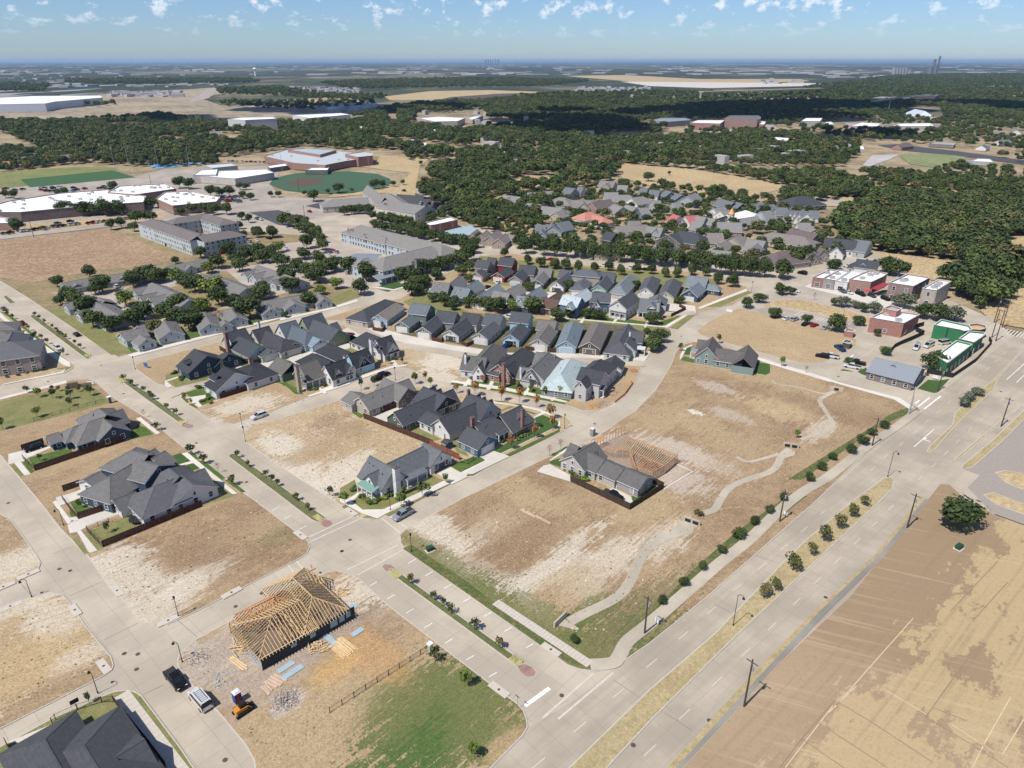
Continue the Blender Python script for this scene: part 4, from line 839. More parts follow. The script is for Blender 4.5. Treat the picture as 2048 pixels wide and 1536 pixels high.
house('big charcoal roofed corner house with white chimney and pale green walls',S((0.08,0.08,0.09)),W_((0.42,0.48,0.42)),[(1735,208,1830,40,7.4,10.5,3,'hg',{'g':(0,4.9,(0.5,0.52,0.5))}),(1700,95,1985,118,6.8,8,3,'gg'),(1880,240,1770,160,6.6,8,3,'gx')],ft,snap=False,chim=[(1845,110,3,7.8,0.8,whiteb)],porch=[(1910,290,1990,310,2.5,2.8,3.1,wm_,2)])
# --- south front of the north block
house('white house with tall windows and grey roof, beside the bare lot of the front row',S((0.115,0.108,0.10)),W_((0.52,0.56,0.57)),[(140,362,375,378,8.2,8.5,3.4,'gg'),(275,458,370,380,7.2,4.6,3.4,'gx',{'wall':W_(WHT)}),(320,370,440,240,7.2,9.5,3,'xh')],ft,snap=False,chim=[(158,340,4,8.6,0.9,whiteb)],porch=[(105,515,245,525,2.6,2.9,3.9,wm_,4)])
house('red brick house with big brick front chimney and charcoal roof',S((0.06,0.062,0.07)),redb,[(500,450,745,280,7.8,9.5,3.2,'gh'),(400,450,560,462,6.0,7,3,'gx',{'roof':S((0.06,0.062,0.07))}),(585,480,640,420,7.2,6,3.3,'gx')],ft,snap=False,chim=[(550,442,0,9.0,1.3,redb)])
house('pale grey house with small triangular dormer and columned porch',S((0.14,0.135,0.13)),W_((0.48,0.47,0.45)),[(840,490,1005,330,7.8,9.5,3.2,'gh'),(715,485,860,492,6.8,7,3.2,'gx'),(820,522,880,480,7.0,5.2,3.4,'gx',{'z0':3.2}),(880,335,1080,345,6.5,7,3,'gg')],ft,snap=False,chim=[(727,470,3,7.6,.8,whiteb)],porch=[(712,590,900,605,2.4,2.9,3.9,S((0.15,0.14,0.13)),4)])
house('bungalow with a pale green blue hip roof, the lightest roof of its row',S((0.36,0.45,0.44)),W_((0.20,0.22,0.22)),[(1130,555,1235,395,7.4,11.5,3,'hh')],ft,snap=False,porch=[(965,655,1220,680,2.4,2.8,3.2,S((0.36,0.45,0.44)),5)])
house('unfinished charcoal roofed house on a bare building site at the street bend',S((0.052,0.055,0.062)),W_((0.45,0.44,0.43)),[(1330,500,1600,508,9.2,8.5,5.4,'gg'),(1440,490,1545,400,9.2,10,5.2,'xh'),(1355,622,1385,560,8.0,4.5,5.2,'gx')],ft,snap=False,porch=[(1420,705,1580,715,2.4,3.0,3.8,S((0.09,0.09,0.1)),3)])
house('little detached garage with black roof and white gable behind the unfinished house',S((0.05,0.052,0.06)),W_(WHT),[(1690,365,1655,435,5.6,7,3,'gg')],ft,snap=False,name='garage',cat='garage',vents=False)
# --- middle row, fronts towards the mews
def front(label,roof,wall,cross,wing,zr=7.6,fr=None,gab=None,por=None,w=8.5,wingw=8.5,two=False,side=None,prf=None,**kw):
    ze=5.4 if two else 3.4; zr=zr+(1.6 if two else 0)
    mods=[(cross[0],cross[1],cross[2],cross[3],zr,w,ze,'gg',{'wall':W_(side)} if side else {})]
    if wing: mods.append((wing[0],wing[1],wing[2],wing[3],6.8,wingw,3,'xg'))
    if gab: mods.append((gab[0],gab[1],gab[2],gab[3],zr-0.8,gab[4],ze,'gx',{'z0':ze-0.4,'wall':W_(WHT)}))
    po=[(*por,2.3,2.9,3.7,prf or lm,4)] if por else []
    return house(label,S(roof),W_(wall),mods,fr,snap=False,porch=po,**kw)
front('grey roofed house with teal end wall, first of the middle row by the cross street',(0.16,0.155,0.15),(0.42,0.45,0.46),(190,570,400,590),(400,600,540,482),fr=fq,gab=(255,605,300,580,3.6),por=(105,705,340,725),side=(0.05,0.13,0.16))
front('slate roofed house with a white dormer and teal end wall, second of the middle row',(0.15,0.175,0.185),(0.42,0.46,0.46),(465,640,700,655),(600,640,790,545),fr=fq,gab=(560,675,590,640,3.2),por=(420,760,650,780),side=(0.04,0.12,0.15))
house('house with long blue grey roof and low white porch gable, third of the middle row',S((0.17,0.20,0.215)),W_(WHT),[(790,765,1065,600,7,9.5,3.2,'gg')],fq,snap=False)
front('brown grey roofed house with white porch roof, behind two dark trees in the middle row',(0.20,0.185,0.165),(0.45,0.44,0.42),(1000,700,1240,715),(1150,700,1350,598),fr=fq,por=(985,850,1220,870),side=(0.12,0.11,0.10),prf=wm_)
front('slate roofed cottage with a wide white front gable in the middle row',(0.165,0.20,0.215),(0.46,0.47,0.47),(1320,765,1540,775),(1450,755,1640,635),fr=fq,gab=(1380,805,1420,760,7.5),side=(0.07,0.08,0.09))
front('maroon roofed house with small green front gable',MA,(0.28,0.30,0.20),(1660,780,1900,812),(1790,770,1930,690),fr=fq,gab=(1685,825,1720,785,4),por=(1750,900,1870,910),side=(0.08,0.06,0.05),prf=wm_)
front('two storey blue house with pale metal roof and twin dormers',(0.38,0.44,0.46),(0.13,0.19,0.26),(180,748,430,778),(330,760,500,660),fr=fr_,two=True,por=(140,935,400,950),prf=S((0.12,0.12,0.13)),gab=(265,865,290,830,3.2))
front('dark roofed house with a teal porch gable and white dormer window',(0.085,0.09,0.10),(0.06,0.11,0.16),(585,712,825,722),(640,780,700,720),fr=fr_,two=True,gab=(630,835,650,800,3.6))
house('white two storey house with three arched windows under a charcoal roof',S((0.07,0.072,0.08)),W_(WHT),[(930,828,1120,705,8.8,9,5.2,'gg')],fr_,snap=False,porch=[(800,985,1040,1010,2.6,2.9,3.6,S((0.08,0.08,0.085)),4)])
house('slate roofed corner house with stone chimney and white dormer',S((0.13,0.14,0.15)),W_((0.42,0.42,0.41)),[(1240,795,1500,815,7.8,10,3.3,'gg'),(1400,790,1545,742,7,9,3,'xh'),(1380,878,1410,820,6.6,3.8,5,'gx',{'z0':4.2,'wall':W_(WHT)})],fr_,snap=False,chim=[(1480,840,3,8.4,1.0,K_((0.36,0.35,0.34)))],porch=[(1185,985,1500,1000,2.2,2.9,3.6,S((0.13,0.14,0.15)),5)])
# --- top row, garages towards the alley
row('two storey brick house with charcoal roof and a pinkish brick garage gable',(0.07,0.073,0.08),(0.34,0.25,0.21),(770,432),(890,370),8.5,(785,268,960,285),6.4,GDW,fq,9.4,8,more=[(920,245,1050,242,9.2,6,5.2,'gg')])
row('dark red house with charcoal roof in the top row',(0.06,0.066,0.075),(0.24,0.025,0.02),(1060,440),(1200,360),8.5,(1095,235,1300,245),6.4,GDW,fq,9.4,8)
row('black roofed house with tan brick garage and pale blue door',(0.062,0.064,0.075),(0.36,0.27,0.21),(1300,490),(1440,370),8.5,(1370,338,1580,355),6.4,(0.40,0.5,0.58),fq,7.8,9)
row('brown grey roofed house with a navy garage gable',(0.165,0.155,0.145),(0.07,0.09,0.12),(1585,538),(1700,420),8,(1640,380,1805,390),6.2,GDW,fq,7.0,8)
row('charcoal roofed house with white walls and a black garage door in the top row',(0.085,0.09,0.11),WHT,(90,566),(300,410),8.5,None,6.8,(0.05,0.05,0.05),fr_,k='gg',more=[(130,410,300,405,7.2,8,3.2,'gg')])
house('two storey house with charcoal hip roofs stepped over its garage',S((0.10,0.105,0.125)),W_((0.35,0.32,0.26)),[(400,600,470,520,5.4,8.5,3,'hx',{'g':(0,4.8,GDW)}),(430,400,600,412,8.2,8.5,5.4,'hh')],fr_,snap=False)
row('charcoal roofed house with mint green garage gable',(0.075,0.08,0.095),(0.26,0.42,0.36),(670,612),(790,470),8.5,(680,430,890,447),6.6,(0.10,0.13,0.13),fr_,7.4,9)
house('house under a pale slate hip roof, fifth from the right end of the top row',S((0.165,0.195,0.20)),W_((0.40,0.38,0.34)),[(955,612,1095,470,6.8,9,3,'hh',{'g':(0,4.8,(0.4,0.37,0.33))})],fr_,snap=False)
row('charcoal roofed house with white gable and garage, behind a black parked car',(0.088,0.092,0.105),WHT,(1312,645),(1395,490),9,None,6.8,GDW,fr_,k='gh')
row('charcoal roofed house with pale yellow garage gable',(0.09,0.093,0.105),(0.46,0.48,0.30),(1590,700),(1690,525),9,None,6.8,(0.45,0.46,0.34),fr_,k='gh')
house('slate blue roofed corner house with a navy gable over its white garage',S((0.15,0.185,0.205)),W_((0.05,0.08,0.13)),[(955,850,1015,800,6.6,8.5,3,'gx',{'g':(0,4.6,GDW)}),(945,755,1080,768,8.6,9,3.2,'gg'),(1085,810,1135,815,5.5,5,3,'gh')],f10,snap=False)
# --- block in the middle
house('white brick corner house with green metal porch roof and white chimney',S((0.12,0.128,0.135)),whiteb,[
 (380,335,695,490,8.2,9.5,3.1,'gg'),(372,565,590,455,6.6,6.5,3.0,'gx'),(590,445,1060,200,7.4,8.4,3.0,'xx',{'ww':(1.1,1.8)}),(1080,165,1292,265,6.8,8.6,3,'gg',{'g':(1,5.2,(0.045,0.045,0.05))})],fd,chim=[(712,470,0,8.8,1.5,whiteb)],porch=[(200,695,410,805,2.6,2.7,3.3,gm,4),(860,650,1125,520,3.2,2.7,3.3,S((0.115,0.135,0.15)),3)],trimc=(0.08,0.09,0.10))
house('long tan house with brown grey roof and three slim windows in its end wall',S((0.155,0.145,0.13)),W_((0.40,0.36,0.30)),[
 (245,340,745,165,6.6,9.5,3,'gx'),(600,88,832,240,7.0,9,3,'gg',{'wall':W_((0.22,0.20,0.17))}),(872,110,740,165,6.6,7,3,'gx'),(140,272,262,335,5.0,8.5,2.9,'gg')],fe)
house('dark green house with charcoal roof between the tan and the white one',S((0.06,0.065,0.075)),W_((0.095,0.115,0.085)),[
 (720,548,1235,285,6.8,8.5,3,'gx'),(1080,210,1350,335,7.2,11,3.1,'gg',{'wall':W_((0.07,0.075,0.06))}),(1442,243,1310,300,7.2,6,3.1,'gx'),(1210,208,1130,240,6.6,3,3.2,'gx'),(1285,240,1220,265,6.4,3,3.2,'gx'),(870,440,960,470,4.8,3,3.4,'gx',{'nowall':1}),(935,390,1000,420,4.8,3,3.4,'gx',{'nowall':1})],fe)
house('white house with black roof, tall window wall and slim brick chimney',S((0.058,0.06,0.068)),W_(WHT),[
 (1312,640,1795,355,7.2,9,3.0,'gx',{'ww':(1.0,1.9)}),(1640,300,1935,405,8.6,10.5,3.2,'gg'),(1130,525,1285,605,5.2,8,3,'gg'),(1780,310,1720,340,7.0,3,3.2,'gx'),(1855,345,1790,370,7.0,3,3.2,'gx'),(1945,380,1880,400,6.6,3,3.2,'gx')],fe,win=1.9,chim=[(1695,600,0,6.6,1.0,redb),(1645,255,4,8.6,.9,darkb)])
house('navy corner house with charcoal roof, brick piers and a white double garage door',S((0.07,0.072,0.08)),W_((0.09,0.15,0.21)),[
 (560,600,1010,440,6.6,10,3,'xx'),(1000,430,1385,268,7.8,11,3,'xg',{'wall':darkb}),(490,620,800,775,6.4,9,3,'gg',{'g':(1,4.9,GDW)}),(1372,400,1300,350,6.4,4.5,4.6,'gx',{'z0':4,'wall':W_((0.06,0.06,0.065))})],ff,chim=[(1410,330,3,8.8,1.0,redb),(550,470,0,7.2,1.1,redb)],porch=[(1240,690,1640,510,3.0,2.8,4.0,S((0.065,0.067,0.075)),5),(1010,785,1190,690,2.0,2.8,3.5,S((0.07,0.072,0.08)),3)])
o=house('small dark garden shed with rounded roof beside the long brown fence',S((0.06,0.055,0.05)),W_((0.07,0.11,0.16)),[(1330,115,1400,140,2.9,2.8,2.2,'gg',{'nowin':1,'ov':.12})],fd,name='garden_shed',cat='shed',vents=False)
# --- on the big main lot
house('tan house with three stepped grey roofs and a dark fence around its drive',S((0.115,0.108,0.10)),W_((0.42,0.39,0.34)),[
 (300,405,622,237,6.8,9.0,3.1,'gg'),(475,352,735,462,5.9,8.5,3.0,'xg',{'ww':(1.1,1.7)}),(745,478,1000,578,5.5,8.0,2.95,'xg'),(1010,585,1325,695,5.3,8.0,2.9,'xg',{'gs':(-1,-0.5,4.9,(0.30,0.28,0.26)),'wall':W_((0.27,0.27,0.27))}),(292,252,400,300,6.2,7,3,'gx')],fg,win=2.4)
house('sage green house with a white front gable standing alone by the dry meadow',S((0.115,0.10,0.095)),W_((0.20,0.26,0.24)),[
 (765,158,612,385,8.4,9.5,3.2,'gg'),(820,410,1480,500,6.8,9.5,3.1,'xx'),(1552,338,1450,640,7.2,8.5,3.1,'gx'),(430,212,640,250,6.6,8,3.1,'gx'),(1452,528,1470,480,5.9,3,4.6,'gx',{'z0':4.4,'wall':W_(WHT)})],fj,snap=False,ang=None,win=2.6,porch=[(240,500,390,500,2,2.8,3.4,grm,2)])
# ================================================================== COTTAGE COURT
CR=(0.165,0.155,0.145); CW=W_((0.38,0.42,0.44)); CRM=S(CR)
def cot(label,mods,fr,porch=(),**k):
    return house(label,CRM,CW,mods,fr,cat='cottage',name='cottage',group='grey roofed cottages of the court',snap=True,porch=porch,**k)
cot('long row of cottages at the upper left edge of the court beside the brown field',[(150,578,640,502,5.6,10,2.9,'gx'),(360,600,300,560,4.8,6,2.8,'gx')],fn)
cot('long cottage row with white posts behind the car in the court',[(640,502,1290,412,5.6,10,2.9,'xg'),(1010,495,950,460,5.0,6,2.8,'gx'),(1240,455,1180,430,5.0,6,2.8,'gx')],fn)
cot('cottage row at the upper edge of the court nearest the apartment parking',[(1560,350,2160,262,5.6,10,2.9,'gg'),(1740,400,1690,350,5.0,6,2.8,'gx'),(1910,350,1860,320,5.0,6,2.8,'gx')],fn)
cot('group of cottages nearest the avenue between dark oaks',[(470,735,900,1030,6.2,12,3,'gg'),(220,880,480,800,5.0,7,2.9,'gx'),(395,985,620,900,5.2,7,2.9,'gx'),(760,760,640,860,5.4,9,2.9,'gx')],fn)
cot('central cottages with four small white gables facing the drive',[(1400,580,1890,815,6.6,12,3,'gg'),(1150,675,1400,600,5.4,7,2.9,'gx'),(1240,770,1450,700,5.2,5,2.9,'gx'),(1360,790,1640,720,5.6,8,2.9,'gx'),(1525,862,1700,800,5.2,5,2.9,'gx')],fn)
cot('front cottage at the corner of the avenue with a round hedge',[(955,1262,1290,1192,5.6,8.5,2.9,'gx'),(1310,1345,1220,1290,5.2,6.5,2.9,'gx'),(1190,1165,1300,1150,5.2,6,2.9,'gg')],fn)
cot('front cottage with a wide gable to the street, second from the avenue',[(1645,1232,1560,1105,5.8,9,2.9,'gh')],fn)
cot('front cottage behind the dark oak, third from the avenue',[(270,1262,195,1125,5.8,8.5,2.9,'gh')],fo)
cot('front cottage beside the pale bare tree',[(640,1170,560,1075,5.6,8,2.9,'gh'),(480,1262,450,1220,4.6,5,2.7,'gx')],fo)
cot('long front cottage with a double gable, on the east part of the street side',[(900,985,1720,850,6.2,9,2.9,'gx'),(1120,1060,990,975,5.6,7.5,2.9,'gx'),(1445,985,1330,915,5.8,8.5,2.9,'gx'),(1830,925,1730,850,5.6,7,2.9,'gx'),(1170,1060,1130,1030,4.8,5,2.7,'gx')],fo)
cot('cottages with a wide columned carport in the middle of the court',[(430,610,700,805,6.6,13,3,'gg'),(150,615,430,600,5.4,8,2.9,'gx'),(900,760,640,780,5.2,8,2.9,'gx')],fo)
cot('cottages with a row of white gables at the east end of the court',[(900,480,1500,660,6.8,12,3,'gg'),(735,572,950,520,5.4,6,2.9,'gx'),(840,600,1050,560,5.8,8,2.9,'gx'),(975,672,1150,620,5.2,6,2.9,'gx'),(1130,690,1300,640,5.2,6,2.9,'gx')],fo)
# ================================================================== BIG BUILDINGS
def addwin(root,off,mods): pass
rwall=W_((0.40,0.45,0.48))
house('large two storey retirement home with long porch above the green lawn',S((0.20,0.185,0.165)),rwall,[
 (590,595,1420,470,11.0,17,6.2,'hx'),(290,150,1500,425,11.5,17,6.2,'hh'),(330,640,420,620,9.2,10,6,'hx'),(620,300,640,330,9.5,8,6,'gh')],fp,cat='building',name='retirement_home',win=2.6,ww=(1.3,1.6),porch=[(545,945,1130,812,4.5,3.4,4.6,grm,7)],chim=[(1115,640,0,11.6,1.8,K_((0.14,0.12,0.10)))])
house('flat blue grey metal carport roof in front of the retirement home',grm,rwall,[(170,595,560,600,5.0,13,4.4,'gg',{'nowall':1})],fp,cat='carport',name='carport',vents=False)
house('three storey apartment building with brown roof and light grey walls',S((0.155,0.13,0.12)),W_((0.42,0.45,0.45)),[
 (1060,262,1345,375,11.6,13,8.4,'hx'),(1330,374,1585,350,11.6,13,8.4,'xh'),(1385,232,1545,262,11.2,12,8.4,'xh'),(1220,262,1400,225,11.0,11,8.4,'hx')],f8,cat='building',name='apartment_building',win=3.0,ww=(1.1,1.5))
TPO=flat((0.80,0.80,0.78),0.6,0,0.06,'white_membrane')
m_ac=flat((0.40,0.40,0.39),0.6,0.2,0.1,'galvanised_sheet')
def flatb(label,px,h,wall,roof=None,name='building',cat='building',par=0.6,units=0,fr=None,winrow=None,z0=0,group=None,door_=True):
    pts=[fr(*p) for p in px] if fr else px
    poly=ccw([tuple(G(x,y,h)[:2]) for x,y in pts]); cx=sum(p[0] for p in poly)/len(poly); cy=sum(p[1] for p in poly)/len(poly)
    root=empty(name,(cx,cy,0),0,label,cat,group); off=root.location
    b=MB(); n=len(poly)
    for i in range(n):
        a,c=poly[i],poly[(i+1)%n]; b.face([(a[0],a[1],z0),(c[0],c[1],z0),(c[0],c[1],h),(a[0],a[1],h)])
    inn=inset(poly,0.3)
    for i in range(n):
        a,c,d,e=poly[i],poly[(i+1)%n],inn[i],inn[(i+1)%n]
        b.face([(d[0],d[1],h),(a[0],a[1],h),(c[0],c[1],h),(e[0],e[1],h)][::-1] if False else [(a[0],a[1],h),(c[0],c[1],h),(e[0],e[1],h),(d[0],d[1],h)])
        b.face([(e[0],e[1],h-par),(d[0],d[1],h-par),(d[0],d[1],h),(e[0],e[1],h)])
    b.obj('wall',wall,root,off)
    b=MB(); b.face([(p[0],p[1],h-par) for p in inn]); b.obj('roof',roof or TPO,root,off)
    b=MB(); 
    for i in range(n):
        a,c=poly[i],poly[(i+1)%n]; b.bar((a[0],a[1],h+.04),(c[0],c[1],h+.04),0.4,0.1)
    b.obj('coping',flat((0.5,0.48,0.45),0.6,0,0,'metal_coping'),root,off)
    FOOT.append(('poly',poly))
    r=random.Random(int(cx*7+cy)); k=0; tries=0
    while k<units and tries<400:
        tries+=1; x=r.uniform(min(p[0] for p in poly),max(p[0] for p in poly)); y=r.uniform(min(p[1] for p in poly),max(p[1] for p in poly))
        if not inpoly(x,y,inset(poly,2.5)): continue
        b=MB(); b.box((0,0,0),2.2,1.6,1.1); b.cyl((0.5,0,1.1),(0.5,0,1.35),0.45,n=8); b.cyl((-.5,0,1.1),(-.5,0,1.35),0.45,n=8)
        b.obj('rooftop_unit',m_ac,root,loc=(x-off.x,y-off.y,h-par)); k+=1
    if winrow:
        for (zb,wd,ht,sp) in winrow:
            for i in range(n):
                a=Vector((*poly[i],0)); c=Vector((*poly[(i+1)%n],0)); d=c-a; nn=Vector((d.y,-d.x,0)).normalized(); m=(a+c)/2
                if nn.dot(-m)<0 or d.length<wd+1: continue
                q=int((d.length-1)/sp)
                for j in range(q):
                    P=a+d*((j+.5)/q)+nn*.04; put_window(root,(P.x-off.x,P.y-off.y,zb),math.atan2(nn.y,nn.x),wd,ht)
    return root
def awning(root,p,q,z,dep,mat,fr,dz=0.6):
    a=G(*fr(*p),z); b_=G(*fr(*q),z); d=(b_-a).normalized(); n=Vector((d.y,-d.x,0)); 
    if n.y>0: n=-n
    off=root.location; b=MB(); b.face([a,b_,b_+n*dep-Vector((0,0,dz)),a+n*dep-Vector((0,0,dz))]); b.face([b_-Vector((0,0,.1)),a-Vector((0,0,.1)),a+n*dep-Vector((0,0,dz+.1)),b_+n*dep-Vector((0,0,dz+.1))])
    e=a+n*dep-Vector((0,0,dz)); f=b_+n*dep-Vector((0,0,dz)); b.bar(e,f,0.05,0.3)
    return b.obj('awning',mat,root,off)
awred=flat((0.45,0.06,0.07),0.6,0,0.1,'red_canvas'); awdk=flat((0.10,0.10,0.11),0.5,0,0.1,'dark_metal')
WR=[(0.6,2.2,2.0,3.2)]
b1=flatb('low shop with red brick parapet at the street corner, leftmost of the shops',[(165,345),(300,362),(490,262),(385,245)],5,redb,fr=fl,units=1,winrow=WR); awning(b1,(165,420),(295,440),3.2,1.4,awdk,fl) if False else None
b2=flatb('narrow brown brick shop, second of the row of shops',[(302,362),(448,385),(640,268),(495,250)],5,greyb,fr=fl,units=2,winrow=WR)
b3=flatb('white painted shop with a pinkish red awning',[(452,392),(612,415),(800,285),(645,268)],5,K_(WHT),fr=fl,units=2,winrow=WR); awning(b3,(462,412),(600,432),3.6,1.4,awred,fl)
b4=flatb('tallest of the corner shops, red brick, beside the red metal patio roof',[(628,372),(912,408),(1062,340),(1120,295),(880,262)],6.2,K_((0.30,0.15,0.11)),fr=fl,units=4,winrow=[(0.8,1.8,1.6,4.5)])
awning(b4,(830,490),(905,497),3.6,1.3,awred,fl)
o=empty('patio_roof',G(*fl(1020,470),0),0,'bright red metal patio roof between the two brick buildings','patio roof'); b=MB()
q=[G(*fl(*p),z) for p,z in (((905,490),3.0),((1000,515),3.0),((1145,432),3.6),((1060,415),4.2))]; b.face(q); b.face([v-Vector((0,0,.15)) for v in q[::-1]]); b.obj('roof',redm,o,o.location)
for v in q[:3]: b=MB(); b.cyl((v.x,v.y,0),(v.x,v.y,v.z),0.1,n=6); b.obj('post',awdk,o,o.location)
lot('artificial_turf',Z(fl,(1010,575),(1110,525),(1130,560),(1060,590)),0.05,m_lawn2)
b5=flatb('two storey dark brick building with a double white roof',[(1140,415),(1452,462),(1665,350),(1380,305)],8.2,K_((0.20,0.115,0.10)),fr=fl,units=3,winrow=[(0.8,1.8,1.9,4.2),(5.0,1.1,1.7,4.2)])
b6=flatb('two storey tan brick building standing alone at the end of the shops',[(1565,492),(1748,515),(1935,400),(1775,375)],8.0,tanb,fr=fl,units=3,winrow=[(0.8,1.6,1.9,4.0),(5.0,1.1,1.7,4.0)])
b7=flatb('single storey red brick restaurant with white roof and a grey canopy',[(900,862),(1330,935),(1535,822),(1180,772),(1060,790)],6.2,K_((0.30,0.10,0.07)),fr=fl,units=2,winrow=[(1.0,1.2,1.5,7)])
b7b=flatb('short square tower with grey roof at the back of the brick restaurant',[(1070,745),(1240,782),(1300,745),(1160,705)],8.4,K_((0.30,0.10,0.07)),m_ac,fr=fl,name='roof_tower',cat='tower')
house('grey gabled canopy over the door of the brick restaurant',S((0.26,0.28,0.28)),K_((0.30,0.10,0.07)),[(1180,930,1175,890,4.8,5.5,3.4,'gx',{'nowin':1})],fl,name='entrance_canopy',cat='canopy',vents=False)
house('white house with steep dark roof and corner porch behind the shops',S((0.055,0.06,0.068)),W_(WHT),[(740,110,1000,150,9.2,11,5.4,'gg'),(815,165,860,110,8.0,5,5.4,'gx'),(690,165,760,140,6.0,7,3.4,'hx'),(940,150,960,110,8.2,5,5.4,'gx')],fl,snap=False)
flatb('small red brick trash enclosure on the parking lot',[(50,345),(150,362),(168,330),(75,310)],2.4,K_((0.30,0.10,0.07)),flat((0.3,0.28,0.26),.9,0,.1,'grey_slab'),fr=fm,name='enclosure',cat='enclosure')
flatb('dark timber trash enclosure behind the blue pickup',[(30,470),(110,490),(135,455),(60,440)],2.2,W_((0.09,0.075,0.06)),flat((0.3,0.28,0.26),.9,0,.1,'grey_slab'),fr=fm,name='enclosure',cat='enclosure')
# green sheathed buildings under construction
gsh=NB('green_sheathing'); 
_s=gsh.n('ShaderNodeSeparateXYZ'); gsh.t.links.new(gsh.map(rot=-ANGB),_s.inputs[0])
_f=gsh.math('FRACT',gsh.math('DIVIDE',_s.outputs[0],1.22)); _e=gsh.math('MINIMUM',_f,gsh.math('SUBTRACT',1.0,_f))
_c=gsh.mix(gsh.mr(_e,0.03,0.06,1,0),(0.035,0.17,0.075),(0.015,0.06,0.03)); gsh.out(gsh.mix(gsh.math('MULTIPLY',gsh.noise(.8),.4),_c,(0.03,0.12,0.05)),0.7)
gmat=gsh.m
flatb('green sheathed building shell with a white roof at the back of the building site',[(1048,275),(1130,215),(1440,285),(1470,330),(1380,345),(1345,330)],5.6,gmat,fr=fm,winrow=[(0.6,2.0,2.2,12)],group=None)
flatb('green sheathed building shell with white roof in the middle, beside the orange roofed tower',[(1325,430),(1440,345),(1610,360),(1600,395),(1490,470)],5.6,gmat,fr=fm,winrow=[(0.6,1.4,2.2,4)])
flatb('long green sheathed building shell with white roof along the black site fence',[(1070,620),(1300,450),(1470,490),(1195,700)],5.6,gmat,fr=fm,winrow=[(0.6,1.4,2.2,4)])
flatb('orange deck of the unfinished corner tower on the green building site',[(1430,300),(1445,270),(1530,262),(1620,285),(1630,310),(1560,330),(1450,322)],4.6,W_((0.12,0.10,0.08)),flat((0.52,0.32,0.16),.9,0,.15,'osb_board'),fr=fm,name='unfinished_tower',cat='tower')
house('dark single storey office with a shallow grey metal roof and clerestory dormer',metalroof((0.30,0.32,0.34)),K_((0.10,0.09,0.085)),[(400,640,900,760,6.6,15,3.2,'gg',{'trim':(0.1,0.1,0.1)}),(590,720,640,690,5.9,6,4.4,'gx',{'z0':3.6,'trim':(0.1,0.1,0.1)}),(900,800,800,790,4.8,7,3,'gx',{'trim':(0.1,0.1,0.1)})],fm,snap=False,name='office',cat='office',vents=False)
# ================================================================== TOWN BEYOND
flatb('long white roofed school with dark red brick front on the left',[(-60,424),(15,402),(120,386),(212,379),(292,392),(286,404),(180,411),(40,424)],6.5,K_((0.13,0.075,0.06)),name='school',cat='school',units=30)
flatb('flat white roofed school block behind the long one',[(215,384),(238,372),(330,367),(352,377),(270,389)],7,K_((0.24,0.12,0.08)),name='school',cat='school',units=12)
flatb('white roofed brick school block with a row of windows facing the road',[(312,397),(330,384),(380,382),(440,394),(432,403),(345,411)],6.5,K_((0.26,0.13,0.09)),name='school',cat='school',units=12,winrow=[(1.0,1.6,1.4,5)])
flatb('small white roofed annexe at the left edge beside the school',[(-30,446),(-10,432),(24,437),(22,446)],4.5,K_((0.2,0.1,0.08)),name='school_annexe',cat='school',units=1)
flatb('wide flat roofed brick high school with pale grey roofs beyond the ball field',[(528,312),(575,298),(640,296),(690,303),(745,308),(742,315),(690,322),(650,330),(590,326)],6.5,K_((0.25,0.11,0.08)),flat((0.42,0.45,0.45),.6,0,.1,'pale_membrane'),name='high_school',cat='school',units=14)
flatb('raised pale hall in the middle of the high school',[(575,299),(610,296),(672,300),(640,309)],9,K_((0.27,0.12,0.09)),flat((0.34,0.40,0.42),.6,0,.1,'blue_membrane'),name='school_hall',cat='school')
flatb('plain red brick gymnasium at the right end of the high school',[(690,308),(728,303),(745,306),(745,311),(716,314)],9.5,K_((0.27,0.11,0.08)),flat((0.45,0.47,0.47),.6,0,.1,'pale_membrane2'),name='gymnasium',cat='school')
